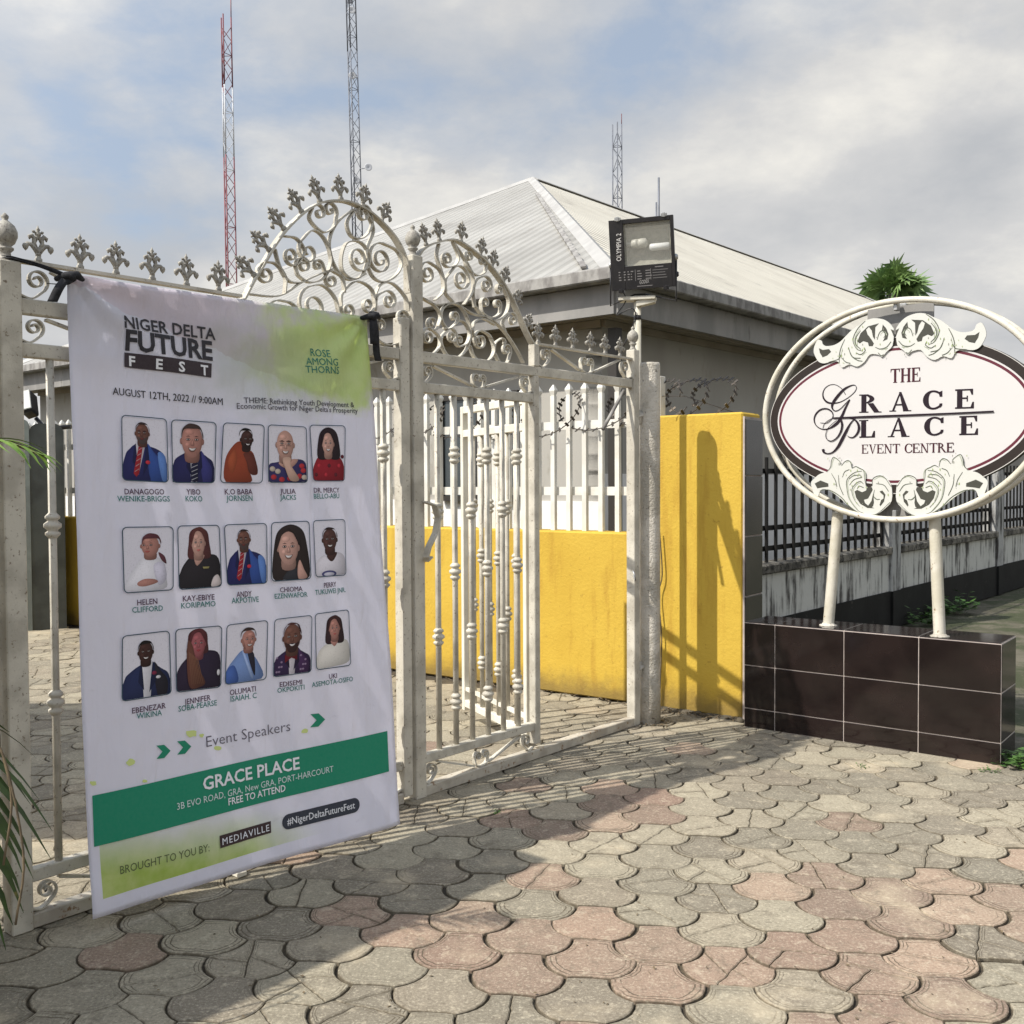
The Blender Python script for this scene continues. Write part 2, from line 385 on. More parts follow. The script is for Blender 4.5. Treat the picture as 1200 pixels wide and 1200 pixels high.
def build_stained(name, base, streak, amt):
    m, t, b = nodes(name); k = N(t); P_ = k.pos()
    a = k.noise(k.map(P_, (7, 7, 0.7)), 1.6, 7, 0.68); c = k.noise(P_, 3, 6, 0.6)
    f = k.step(k.math('ADD', k.math('MULTIPLY', a, 0.7), k.math('MULTIPLY', c, 0.3)), 0.50 - amt, 0.64 - amt)
    col = k.mix(f, base, streak)
    col = k.mix(k.math('MULTIPLY', k.step(k.noise(P_, 18, 6, 0.7), 0.6, 0.72), 0.6), col, streak)
    k.put(b.inputs['Base Color'], col); b.inputs['Roughness'].default_value = 0.9
    k.put(b.inputs['Normal'], k.bump(k.noise(P_, 30, 6, 0.6), 0.4, 0.01))
build_stained('stained_wall', (0.50, 0.50, 0.47), (0.045, 0.042, 0.038), 0.03)
build_stained('fence_pillar', (0.36, 0.36, 0.35), (0.045, 0.042, 0.038), 0.04)

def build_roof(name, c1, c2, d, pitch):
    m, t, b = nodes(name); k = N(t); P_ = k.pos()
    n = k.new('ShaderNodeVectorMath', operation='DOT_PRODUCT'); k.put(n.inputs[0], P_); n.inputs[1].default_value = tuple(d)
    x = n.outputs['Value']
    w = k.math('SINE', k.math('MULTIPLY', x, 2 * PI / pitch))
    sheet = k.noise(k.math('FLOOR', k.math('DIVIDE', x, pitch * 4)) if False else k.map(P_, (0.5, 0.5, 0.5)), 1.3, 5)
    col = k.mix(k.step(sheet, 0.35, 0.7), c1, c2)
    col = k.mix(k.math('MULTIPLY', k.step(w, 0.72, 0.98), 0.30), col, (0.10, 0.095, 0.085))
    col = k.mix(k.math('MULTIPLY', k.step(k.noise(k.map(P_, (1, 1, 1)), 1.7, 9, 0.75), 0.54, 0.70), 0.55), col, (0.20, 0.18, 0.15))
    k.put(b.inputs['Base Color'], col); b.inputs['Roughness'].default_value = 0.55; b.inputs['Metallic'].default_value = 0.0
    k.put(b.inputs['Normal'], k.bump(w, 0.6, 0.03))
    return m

def build_paver():
    m, t, b = nodes('paver_concrete'); k = N(t); P_ = k.pos()
    a = k.attr('tone').outputs['Color']; e = k.attr('rim').outputs['Fac']
    sep = k.new('ShaderNodeSeparateColor'); k.put(sep.inputs[0], a)
    col = k.mix(sep.outputs[0], (0.275, 0.245, 0.180), (0.300, 0.165, 0.118))
    col = k.mix(k.step(sep.outputs[1], 0.0, 1.0), k.mix(0.50, col, (0.135, 0.125, 0.105)), k.mix(0.32, col, (0.48, 0.43, 0.32)))
    col = k.mix(k.step(k.noise(P_, 1.1, 5, 0.6), 0.35, 0.7), k.mix(0.25, col, (0.18, 0.155, 0.115)), col)
    gr = k.noise(P_, 85, 6, 0.85)
    col = k.mix(k.math('MULTIPLY', k.step(gr, 0.53, 0.62), 0.42), col, (0.66, 0.60, 0.46))
    col = k.mix(k.math('MULTIPLY', k.step(gr, 0.47, 0.38), 0.55), col, (0.10, 0.085, 0.06))
    # engraved contour lines that follow the rim of each block, worn away in patches
    wob = k.math('ADD', e, k.math('MULTIPLY', k.math('SUBTRACT', k.noise(P_, 22, 4), 0.5), 0.26))
    fr = k.math('FRACT', k.math('MULTIPLY', wob, 4.6))
    line = k.math('MULTIPLY', k.step(fr, 0.62, 0.78), k.step(fr, 1.0, 0.92))
    band = k.math('MULTIPLY', k.step(wob, 0.06, 0.16), k.step(wob, 0.62, 0.48))
    wear = k.math('MULTIPLY', k.step(k.noise(P_, 5.0, 4), 0.30, 0.46), k.math('MULTIPLY_ADD', k.step(sep.outputs[2], 0.35, 0.85), 0.75, 0.25))
    line = k.math('MULTIPLY', k.math('MULTIPLY', line, band), wear)
    col = k.mix(k.math('MULTIPLY', line, 0.85), col, (0.085, 0.068, 0.045))
    blot0 = k.noise(P_, 31, 5, 0.7)
    col = k.mix(k.math('MULTIPLY', k.step(k.math('ADD', e, k.math('MULTIPLY', k.math('SUBTRACT', blot0, 0.5), 0.35)), 0.09, -0.02), 0.72), col, (0.10, 0.082, 0.055))
    blot = k.noise(P_, 19, 6, 0.7)
    col = k.mix(k.math('MULTIPLY', k.step(blot, 0.55, 0.68), 0.42), col, (0.15, 0.13, 0.095))
    col = k.mix(k.math('MULTIPLY', k.step(blot, 0.46, 0.34), 0.32), col, (0.58, 0.51, 0.38))
    # loose dust and dirt lying on the paving
    dust = k.step(k.noise(k.map(P_, (1, 1, 1), (2.3, 0.7, 0)), 1.5, 6, 0.62), 0.55, 0.72)
    col = k.mix(k.math('MULTIPLY', dust, 0.55), col, (0.52, 0.44, 0.31))
    dk = k.step(k.noise(P_, 7, 7, 0.75), 0.53, 0.70)
    col = k.mix(k.math('MULTIPLY', dk, 0.6), col, (0.12, 0.10, 0.075))
    k.put(b.inputs['Base Color'], col); b.inputs['Roughness'].default_value = 0.88; b.inputs['Specular IOR Level'].default_value = 0.25
    h = k.math('SUBTRACT', k.math('ADD', k.math('MULTIPLY', gr, 0.35), k.math('MULTIPLY', k.noise(P_, 40, 4), 0.5)), k.math('MULTIPLY', line, 0.5))
    k.put(b.inputs['Normal'], k.bump(h, 0.55, 0.006))
build_paver()

def build_lane():
    m, t, b = nodes('mossy_lane'); k = N(t); P_ = k.pos()
    col = k.mix(k.step(k.noise(P_, 1.4, 6, 0.6), 0.4, 0.6), (0.085, 0.078, 0.050), (0.135, 0.12, 0.085))
    col = k.mix(k.math('MULTIPLY', k.step(k.noise(P_, 0.9, 7, 0.7), 0.43, 0.56), 0.88), col, (0.035, 0.046, 0.013))
    col = k.mix(k.math('MULTIPLY', k.step(k.noise(P_, 14, 6, 0.7), 0.60, 0.68), 0.5), col, (0.24, 0.21, 0.15))
    k.put(b.inputs['Base Color'], col); b.inputs['Roughness'].default_value = 0.9
    k.put(b.inputs['Normal'], k.bump(k.noise(P_, 24, 6, 0.65), 0.8, 0.03))
build_lane()

# ------------------------------------------------------------------ the ground
mb = MB(); mb.quad((-600, -600, -0.06), (600, -600, -0.06), (600, 900, -0.06), (-600, 900, -0.06))
tag(mb.build('ground', 'soil', fix=False), kind='structure')
def rect_on(t0, t1, e0, e1, h): return (wp(t0, h, e0), wp(t1, h, e0), wp(t1, h, e1), wp(t0, h, e1))
mb = MB(); mb.quad(*rect_on(-14, 16, -0.05, 14, -0.013))
tag(mb.build('paving_bed', 'bed_sand'), kind='structure')
mb = MB(); mb.quad(*rect_on(-0.3, 14, -0.055, -40, -0.016))
tag(mb.build('side_lane', 'mossy_lane'), kind='structure')
mb = MB(); mb.quad(*rect_on(-22, -0.31, -0.055, -40, -0.020))
tag(mb.build('yard', 'mossy_lane'), kind='structure')

# pavers: scale-shaped six-sided blocks, hollow above and full below, laid half-offset
PLX, PLY = 0.226, 0.277; PORG = G(707.7, 987.2)
pv = V((0.13, 0.9915, 0)).normalized(); pu = V((pv.y, -pv.x, 0))
def paver_outline(n):
    t, w, h = 0.071, 0.155, PLY / 2
    cs = [(-t, -h), (t, -h), (w, 0), (t, h), (-t, h), (-w, 0)]
    bl = [-0.006, 0.026, -0.026, 0.006, -0.026, 0.026]; out = []
    for i in range(6):
        a = cs[i]; b = cs[(i + 1) % 6]; l = math.hypot(b[0] - a[0], b[1] - a[1]); nx, ny = (b[1] - a[1]) / l, -(b[0] - a[0]) / l
        for k in range(n):
            f = k / n; bul = bl[i] * (1 - (2 * f - 1) ** 2)
            out.append((a[0] + (b[0] - a[0]) * f + nx * bul, a[1] + (b[1] - a[1]) * f + ny * bul))
    return out
def clip(poly, P, Nn):
    out = []; m = len(poly)
    for i in range(m):
        a, b = poly[i], poly[(i + 1) % m]
        da = (a[0] - P[0]) * Nn[0] + (a[1] - P[1]) * Nn[1]; db = (b[0] - P[0]) * Nn[0] + (b[1] - P[1]) * Nn[1]
        if da >= 0: out.append(a)
        if (da >= 0) != (db >= 0):
            t = da / (da - db); out.append((a[0] + (b[0] - a[0]) * t, a[1] + (b[1] - a[1]) * t))
    return out
def cut(poly, P, Nn, amp=0.0022):
    q = clip(poly, P, Nn); out = []; m = len(q)
    for i in range(m):
        a, b = q[i], q[(i + 1) % m]; out.append(a)
        da = (a[0] - P[0]) * Nn[0] + (a[1] - P[1]) * Nn[1]; db = (b[0] - P[0]) * Nn[0] + (b[1] - P[1]) * Nn[1]
        l = math.hypot(b[0] - a[0], b[1] - a[1])
        if abs(da) < 1e-7 and abs(db) < 1e-7 and l > 0.03:
            n = int(l / 0.018)
            for k in range(1, n):
                x, y = a[0] + (b[0] - a[0]) * k / n, a[1] + (b[1] - a[1]) * k / n
                o = amp * (1 if (Nn[0], Nn[1]) > (0, 0) else -1) * (math.sin(x * 61 + y * 47) + 0.7 * math.sin(x * 151 - y * 133 + 1)) * min(1, k, n - k)
                out.append((x + Nn[0] * o, y + Nn[1] * o))
    return out
def clean(poly, eps=0.004):
    out = []
    for q in poly:
        if not out or math.hypot(q[0] - out[-1][0], q[1] - out[-1][1]) > eps: out.append(q)
    while len(out) > 2 and math.hypot(out[0][0] - out[-1][0], out[0][1] - out[-1][1]) <= eps: out.pop()
    return out
def inset(poly, d):
    m = len(poly); out = []
    for i in range(m):
        a, b, c = poly[i - 1], poly[i], poly[(i + 1) % m]
        n1 = (-(b[1] - a[1]), b[0] - a[0]); n2 = (-(c[1] - b[1]), c[0] - b[0])
        l1 = math.hypot(*n1) or 1; l2 = math.hypot(*n2) or 1
        nx, ny = n1[0] / l1 + n2[0] / l2, n1[1] / l1 + n2[1] / l2; l = math.hypot(nx, ny) or 1
        s = min(1.6, 2 / max(l, 0.6)) * d
        out.append((b[0] + nx / l * s, b[1] + ny / l * s))
    return out
rv = []; rf = []; tone = []; rim = []
prnd = random.Random(11)
from mathutils import noise as mnoise
def red_field(q):
    n = mnoise.noise(V((q.x * 1.15 + 3.7, q.y * 1.15 - 1.2, 0.5))) + 0.5 * mnoise.noise(V((q.x * 2.6, q.y * 2.6, 4.0)))
    x, y = q.x, q.y
    bias = 0.75 * math.exp(-((x - 0.0) ** 2 / 0.5 + (y - 3.45) ** 2 / 0.16)) + 0.75 * math.exp(-((x - 1.35) ** 2 / 0.35 + (y - 3.55) ** 2 / 0.35)) + 0.5 * math.exp(-((x - 0.9) ** 2 / 0.9 + (y - 4.75) ** 2 / 0.10)) - 0.25 * (y > 5.4)
    return max(0.03, min(0.9, 0.06 + 0.8 * n + bias - 0.5 * max(0, min(1, (-0.5 - x) * 2))))
def add_piece(poly, c, tn, lift, tilt):
    poly = clean(poly)
    if len(poly) < 4: return
    ar = 0.5 * sum(poly[i][0] * poly[(i + 1) % len(poly)][1] - poly[(i + 1) % len(poly)][0] * poly[i][1] for i in range(len(poly)))
    if ar < 0.0012: return
    gx = sum(q[0] for q in poly) / len(poly); gy = sum(q[1] for q in poly) / len(poly)
    o = inset(poly, 0.0008 + prnd.random() * 0.0008); n = len(o); b0 = len(rv)
    rings = [(o, -0.014, 0.0), (o, -0.003, 0.0), (inset(o, 0.004), 0.0, 0.06)]
    for sc, e in ((0.72, 0.55), (0.42, 1.0)):
        rings.append(([(gx + (q[0] - gx) * sc, gy + (q[1] - gy) * sc) for q in rings[2][0]], 0.0004, e))
    for rg, z, e in rings:
        for q in rg:
            w = c + pu * q[0] + pv * q[1]; rv.append((w.x, w.y, z + lift + tilt[0] * q[0] + tilt[1] * q[1])); rim.append(e)
    w = c + pu * gx + pv * gy; rv.append((w.x, w.y, 0.0005 + lift)); rim.append(1.0)
    for r_ in range(len(rings) - 1):
        for i in range(n):
            j = (i + 1) % n; a = b0 + r_ * n
            rf.append((a + i, a + j, a + n + j, a + n + i)); tone.append(tn)
    a = b0 + (len(rings) - 1) * n; cc = b0 + len(rings) * n
    for i in range(n): rf.append((a + i, a + (i + 1) % n, cc)); tone.append(tn)
def seen(q):
    if q.y < 1.9: return False
    x, y = proj(q); mg = 160
    return -mg < x < 1200 + mg and 560 < y < 1200 + 260
for i in range(-48, 48):
    for j in range(-40, 48):
        c = PORG + pu * (i * PLX + prnd.uniform(-0.0035, 0.0035)) + pv * (j * PLY + (i % 2) * PLY / 2 + prnd.uniform(-0.0035, 0.0035)); c.z = 0
        if (c - W0).dot(wn) < 0.06 or not seen(c): continue
        far = c.y > 7.5
        red = prnd.random() < red_field(c)
        tn = ((0.75 + 0.25 * prnd.random()) if red else 0.18 * prnd.random() ** 2, prnd.random(), prnd.random())
        base = inset(paver_outline(2 if far else 5), 0.0020 + prnd.random() * 0.0022); r = prnd.random(); lift = prnd.uniform(-0.002, 0.0012); tl = (prnd.uniform(-0.014, 0.014), prnd.uniform(-0.014, 0.014))
        if r < 0.56: add_piece(base, c, tn, lift, tl)
        else:
            th = prnd.uniform(0, PI); P_ = (prnd.uniform(-0.03, 0.03), prnd.uniform(-0.03, 0.03)); nn_ = (math.cos(th), math.sin(th))
            A_ = cut(base, P_, nn_); B_ = cut(base, P_, (-nn_[0], -nn_[1]))
            if r > 0.76:
                t2 = th + PI / 2 + prnd.uniform(-0.5, 0.5); n2 = (math.cos(t2), math.sin(t2))
                add_piece(cut(B_, P_, n2), c, tn, lift, tl); add_piece(cut(B_, P_, (-n2[0], -n2[1])), c, tn, lift - 0.001, tl)
            else: add_piece(B_, c, tn, lift, tl)
            if r > 0.93:
                P2 = (P_[0] + nn_[0] * 0.05, P_[1] + nn_[1] * 0.05); t2 = th + 0.9; n2 = (math.cos(t2), math.sin(t2))
                add_piece(cut(A_, P2, n2), c, tn, lift, tl); add_piece(cut(A_, P2, (-n2[0], -n2[1])), c, tn, lift, tl)
            else: add_piece(A_, c, tn, lift - 0.0008, (tl[0] + 0.004, tl[1]))
me = bpy.data.meshes.new('paving'); me.from_pydata(rv, [], rf); me.materials.append(MATS['paver_concrete'])
a = me.attributes.new('tone', 'FLOAT_COLOR', 'FACE'); a.data.foreach_set('color', [x for t_ in tone for x in (*t_, 1.0)])
a = me.attributes.new('rim', 'FLOAT', 'POINT'); a.data.foreach_set('value', rim)
o = bpy.data.objects.new('paving', me); C.objects.link(o); tag(o, kind='structure')

# ------------------------------------------------------------------ the hall behind the wall
K = V((0.99, 9.5, 0)); pg = (p - g * p.dot(g)).normalized()     # square to the gate line
def bp(a, c, z): return K - pg * a + g * c + Z * z
EV0, EV1, HZ = 3.17, 3.52, 7.2                                # fascia bottom, eave top, ridge
WD, HB, LN = 13.2, 7.0, 30.0                                    # width, hip depth, length
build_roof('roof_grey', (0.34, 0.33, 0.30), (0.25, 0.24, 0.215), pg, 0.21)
build_roof('roof_glare_cream', (0.62, 0.58, 0.48), (0.53, 0.49, 0.40), g, 0.21)  # same roof, paler: glare on the long slopes put into the colour
hall = empty('event_hall', bp(0, 0, 0), 'grey walled single storey hall with pale metal hip roof and wide grey fascia', 'building')
rd = MB(); rd.box(bp(0.6, 0.6 + 12, 1.6) - pg * 0.1, g * 12, pg * 0.1, Z * 1.6); o = rd.build('wall', 'grey_wall', hall)
rd = MB(); rd.box(bp(WD / 2, 0.6, 1.6) + g * 0.1, pg * (WD / 2 - 0.602), g * 0.1, Z * 1.598); rd.build('wall', 'grey_wall', hall)
rd = MB(); rd.box(bp(WD / 2, LN - 0.8, 1.6), pg * (WD / 2 - 0.602), g * 0.1, Z * 1.598); rd.box(bp(WD - 0.6, LN / 2, 1.6), g * (LN / 2 - 0.7), pg * 0.1, Z * 1.596); rd.build('wall', 'grey_wall', hall)
rd = MB(); rd.box(bp(WD / 2, 0.585, 0.7), pg * (WD / 2 - 0.598), g * 0.02, Z * 0.70); rd.box(bp(0.585, 0.6 + 12, 0.84), g * 12.01, pg * 0.02, Z * 0.84); rd.build('dado', 'pale_dado', hall)
Q = [bp(0, 0, EV1), bp(WD, 0, EV1), bp(WD, LN, EV1), bp(0, LN, EV1)]; A1 = bp(WD / 2, HB, HZ); A2 = bp(WD / 2, LN - HB, HZ); dz = Z * -0.05
def sheet(pts, m):
    s = MB(); s.prism(pts, dz); return s.build('roof', m, hall)
def shrink(pts, d=0.004):
    c = sum(pts, V((0, 0, 0))) / len(pts); return [q + (c - q).normalized() * d for q in pts]
rf1 = sheet(shrink([Q[1], Q[0], A1]), 'roof_grey'); rf2 = sheet(shrink([Q[0], Q[3], A2, A1]), 'roof_glare_cream')
sheet(shrink([Q[3], Q[2], A2]), 'roof_grey'); sheet(shrink([Q[2], Q[1], A1, A2]), 'roof_glare_cream')
s = MB()
def cap(a, b, w=0.13, up=0.045):
    d = (b - a).normalized(); sd = d.cross(Z).normalized(); n = sd.cross(d)
    s.prism([a + sd * w - Z * 0.03 , a + n * up, a - sd * w - Z * 0.03], b - a)
cap(A1, A2); cap(A1, Q[0], 0.10); cap(A1, Q[1], 0.10); cap(A2, Q[3]); cap(A2, Q[2])
pmat('ridge_metal', (0.40, 0.39, 0.365), (0.33, 0.32, 0.30), 3, 0.5)
s.build('ridge_cap', 'ridge_metal', hall)
# folded seam strip running up the near hip sheet
s = MB()
rn_ = (Q[1] - Q[0]).cross(A1 - Q[0]).normalized(); s0 = hit(684, 317, Q[0], rn_); tip = hit(629, 229, Q[0], rn_)
s.ribbon([s0 + (tip - s0) * (k / 40) + Z * (0.03 + 0.015 * (k % 2)) for k in range(41)], pg, 0.035, 0.012)
s.build('roof_seam', 'gutter_grey', hall)
s = MB(); ov = 0.0
for a, b, side in ((Q[1], Q[0], -g), (Q[0], Q[3], pg)):
    m = (a + b) / 2; m.z = 0
    s.box(m + Z * (EV0 + 0.14) - side * 0.09, (b - a) / 2 - (b - a).normalized() * 0.10, side * 0.02, Z * 0.14)
s.build('fascia', 'fascia_grey', hall)
s = MB()
for a, b, side in ((Q[1], Q[0], -g), (Q[0], Q[3], pg)):
    m = (a + b) / 2; m.z = 0; s.box(m + Z * (EV0 + 0.345) + side * 0.02, (b - a) / 2 + (b - a).normalized() * 0.04, side * 0.085, Z * 0.062, 0.012)
s.build('gutter', 'gutter_grey', hall)
s = MB(); zc = EV0 + 0.06
s.poly([bp(0.11, 0.11, zc), bp(WD - 0.1, 0.11, zc), bp(WD - 0.1, 0.7, zc), bp(0.7, 0.7, zc)]); s.poly([bp(0.11, 0.11, zc), bp(0.7, 0.7, zc), bp(0.7, LN, zc), bp(0.11, LN, zc)])
for k in range(1, 5):
    w = 0.11 + k * 0.12; s.box(bp(WD / 2, w, zc - 0.004), pg * (WD / 2 - w), g * 0.004, Z * 0.003); s.box(bp(w, LN / 2, zc - 0.004), g * (LN / 2 - w), pg * 0.004, Z * 0.003)
s.build('soffit', 'soffit_board', hall)
s = MB(); s.box(bp(0.58, 12.6, EV0 + 0.02), g * 12, pg * 0.02, Z * 0.035); s.box(bp(WD / 2, 0.58, EV0 + 0.02), pg * (WD / 2 - 0.6), g * 0.02, Z * 0.035); s.build('cornice_strip', 'soffit_board', hall)
def window(face, u, w, z0, z1, split=2):
    n = -g if face == 1 else pg; d = pg * -1 if face == 1 else g
    base = bp(u, 0.5, 0) if face == 1 else bp(0.5, u, 0)
    f = MB(); c = base + n * -0.02
    for x in (-w, w): f.box(c + d * x + Z * (z0 + z1) / 2, d * 0.03, n * 0.03, Z * (z1 - z0) / 2)
    for z in (z0, z1): f.box(c + Z * z, d * (w + 0.03), n * 0.032, Z * 0.03)
    for k in range(1, split): f.box(c + d * (-w + 2 * w * k / split) + Z * (z0 + z1) / 2, d * 0.02, n * 0.026, Z * (z1 - z0) / 2)
    o = f.build('window', 'window_frame_dark', hall)
    f = MB(); f.box(c + Z * (z0 + z1) / 2 - n * 0.005, d * w, n * 0.008, Z * (z1 - z0) / 2); gl = f.build('pane', 'window_glass'); gl.parent = o
    gl.location = (0, 0, 0) 
    for v_ in gl.data.vertices: v_.co = v_.co - V(hall['_o'])
    return o
for u in (2.2, 4.4, 6.6, 8.8): window(1, u, 0.55, 1.42, 2.55)
for u in (2.15, 5.2, 9.0, 12.8): window(2, u, 0.55, 1.95, 2.28, 2)
# rods fixed on the ridge
s = MB(); q = atd(772, 262, 21.5)
s.tube([q - Z * 1.0, q + Z * 0.95], 0.022, 6); s.tube([q - pg * 0.06 - Z * 1.0, q - pg * 0.06 + Z * 0.45], 0.018, 6)
s.build('roof_aerial', 'mast_steel', hall)
s = MB(); q = wp(-0.75, 0, 0); dp = bp(0.35, 0.46, 0); s.box(dp + Z * 1.5, pg * 0.05, g * 0.05, Z * 1.6); s.build('down_pipe', 'window_frame_dark', hall)

# ------------------------------------------------------------------ masts
def mast(px, dist, py_top, w, bands, lean, label, extra=()):
    b = atd(px, 565, dist); b.z = 0; top = 1.6 + (565 - py_top) / FPX * dist
    o = empty('lattice_mast', b, label, 'mast', 'guyed radio masts beyond the hall roof')
    def q(k, z):
        s_ = w * (1 - 0.12 * z / top) / math.sqrt(3); a = 2 * PI * k / 3 + 0.45
        return b + V((math.cos(a) * s_ - lean * z, math.sin(a) * s_, z))
    step = w * 1.25; n = int(top / step)
    for z0, z1, m in bands:
        s = MB(); z0 *= top; z1 *= top
        for k in range(3): s.tube([q(k, z0), q(k, z1)], w * 0.06, 6)
        for r_ in range(int(z0 / step), int(z1 / step)):
            za, zb = r_ * step, (r_ + 1) * step
            for k in range(3):
                l = (k + 1) % 3; a_, b_ = (q(k, za), q(l, zb)) if (r_ + k) % 2 else (q(l, za), q(k, zb))
                s.tube([a_, b_], w * 0.032, 4, False)
                if r_ % 4 == 0: s.tube([q(k, za), q(l, za)], w * 0.032, 4, False)
        s.build('lattice_section', m, o)
    for (f, dx, kind) in extra:
        s = MB(); z = f * top; c = q(0, z) + V((dx, -0.2, 0))
        if kind == 'dish': s.lathe(c, [(0.02, 0), (0.22, 0.05), (0.30, 0.16), (0.26, 0.17), (0.05, 0.10)], 10, V((0.3, -1, 0.1))); s.tube([c, q(0, z)], 0.04, 5); s.build('dish', 'mast_white', o)
        elif kind == 'panel': s.box(c, V((0.22, 0, 0)), V((0, 0.06, 0)), Z * 0.42, 0.03); s.tube([c, q(0, z)], 0.04, 5); s.build('panel_antenna', 'mast_steel', o)
        else: s.tube([q(0, z), q(0, z) + Z * dx], 0.03, 5); s.build('rod', 'mast_red', o)
    return o
mast(275, 60, 25, 0.66, ((0, 0.24, 'mast_white'), (0.24, 0.72, 'mast_red'), (0.72, 0.86, 'mast_white'), (0.86, 1.0, 'mast_red')), 0.007, 'red and white banded lattice mast with its whole top in view', ((0.99, 1.6, 'rod'),))
mast(427, 80, -160, 0.80, ((0, 0.4, 'mast_steel'), (0.4, 0.7, 'mast_steel'), (0.7, 1.0, 'mast_steel')), 0.019, 'grey lattice mast with small antennas rising out of the picture above the gate arch', ((0.78, -0.4, 'panel'), (0.76, -0.3, 'dish'), (0.66, -0.4, 'dish'), (0.52, 0.62, 'dish'), (0.50, -0.35, 'dish')))
mast(725, 75, 150, 0.74, ((0, 0.5, 'mast_steel'), (0.5, 1.0, 'mast_steel')), 0.002, 'short grey lattice mast showing above the roof hip behind the floodlight', ((0.995, 0.9, 'rod'),))
# ------------------------------------------------------------------ boundary wall with pickets
TL0 = wpx(771, 828)[0]
yw = empty('boundary_wall', wp(0, 0), 'yellow painted wall, low under the pickets and tall at its end', 'wall')
s = MB(); s.box((wp(TL0, 1.03, -0.15) + wp(0, 1.03, -0.15)) / 2, p * (-TL0 / 2), wn * 0.15, Z * 1.03, 0.012); s.build('tall_panel', 'yellow_paint', yw)
s = MB(); s.box(wp((TL0 - 13.2) / 2 - 0.0015, 0.615, -0.14), p * ((13.2 + TL0) / 2 - 0.0015), wn * 0.115, Z * 0.615, 0.012); s.build('low_panel', 'yellow_paint', yw)
# tiled end of the wall
s = MB(); c = wp(0.006, 1.015, -0.15); s.box(c, p * 0.006, wn * 0.147, Z * 1.015); s.cur = 1
zz_ = 0.02
for h in (0.40, 0.40, 0.40, 0.40, 0.38):
    s.box(wp(0.016, zz_ + h / 2, -0.15), p * 0.005, wn * 0.142, Z * (h / 2 - 0.003), 0.002); zz_ += h + 0.004
s.build('tiled_end', ['grout', 'tile_dark_grey'], yw)

pf = empty('picket_fence', wp(-1, 1.23), 'white steel picket fence with diamond tips standing on the low yellow wall', 'fence')
s = MB(); s.box(wp(0, 1.0) * 0 + Z * 0.515, V((0.018, 0, 0)), V((0, 0.018, 0)), Z * 0.515)
s.lathe((0, 0, 1.03), [(0.018, 0), (0.034, 0.035), (0.034, 0.045), (0.006, 0.085)], 4, smooth=False)
pk = None; tpk = wpx(713, 560)[0]
for i in range(78):
    t = tpk - i * 0.142
    P_ = wp(t, 1.23, -0.14); rz = math.atan2(p.y, p.x)
    if pk is None:
        pk = s.build('picket', 'white_picket', pf, origin=(0, 0, 0)); o = pk
    else: o = pk.copy(); C.objects.link(o)
    o.parent = pf; o.location = P_ - V(pf['_o']); o.rotation_euler = (0, 0, rz)
for z in (0.30, 0.80):
    s = MB(); s.box(wp((TL0 - 12) / 2 - 0.02, 1.23 + z, -0.14 - 0.031), p * ((12 + TL0) / 2 - 0.02), wn * 0.012, Z * 0.032); s.build('rail', 'white_picket', pf)
s = MB(); s.box(wp(TL0 - 0.07, 1.23 + 0.56, -0.14), p * 0.04, wn * 0.04, Z * 0.56, 0.004); s.build('end_post', 'white_picket', pf)

# razor wire
rw = MB(); rr = random.Random(5)
def coil(t0, t1, h, rad, turns, e=-0.14, seed=0):
    n = int(turns * 22); pts = []; rg_ = random.Random(seed)
    for i in range(n + 1):
        f = i / n; a = 2 * PI * turns * f; r_ = rad * (0.88 + 0.16 * math.sin(f * 17 + seed))
        pts.append(wp(t0 + (t1 - t0) * f + 0.24 * math.cos(a), h + rad + r_ * math.sin(a) * 0.92, e + r_ * 0.55 * math.cos(a + 0.6)))
    rw.tube(pts, 0.004, 5)
    for i in range(1, n, 1):
        a, b = pts[i], pts[i + 1] if i + 1 <= n else pts[i]
        T = (b - a).normalized(); u = T.orthogonal().normalized()
        rw.bar(a - u * 0.026 + T * 0.006, a + u * 0.026 - T * 0.006, 0.009, 0.0015, T)
coil(-6.5, TL0 - 0.05, 1.93, 0.19, 13, seed=1)
coil(TL0 - 0.1, -0.2, 2.02, 0.17, 2.6, seed=2)
rw.tube([wp(TL0 - 0.1, 2.21, -0.12), wp(-0.5, 2.2, -0.15), wp(-0.10, 2.06, -0.15)], 0.0025, 5)
tag(rw.build('razor_wire', 'wire'), 'coils of rusty razor wire strung along the wall top', 'razor wire')

# dark rounded pillar further along the wall
c = G(51, 738); 
dk = empty('gate_pillar', c, 'dark gate pillar with rounded top standing before the yellow wall', 'pillar')
def arch_outline(w, h, r_): 
    pts = [V((-w, 0, 0)), V((w, 0, 0))]
    for i in range(9):
        a = PI / 2 * i / 8; pts.append(V((w - r_ + r_ * math.cos(a), h - r_ + r_ * math.sin(a), 0)))
    for i in range(9):
        a = PI / 2 + PI / 2 * i / 8; pts.append(V((-w + r_ + r_ * math.cos(a), h - r_ + r_ * math.sin(a), 0)))
    return pts
dx = V((0.91, 0.41, 0)).normalized(); dy = V((-0.41, 0.91, 0)).normalized()
s = MB(); s.prism([c + dx * 0.065 + dx * q.x + Z * q.y for q in arch_outline(0.172, 2.27, 0.10)], dy * 0.42); s.build('shaft', 'dark_pillar', dk)
s = MB(); s.prism([c - dx * 0.178 + dx * q.x + Z * q.y - dy * 0.02 for q in arch_outline(0.070, 2.31, 0.06)], dy * 0.47); s.build('lit_side_slab', 'pillar_lit_side', dk)
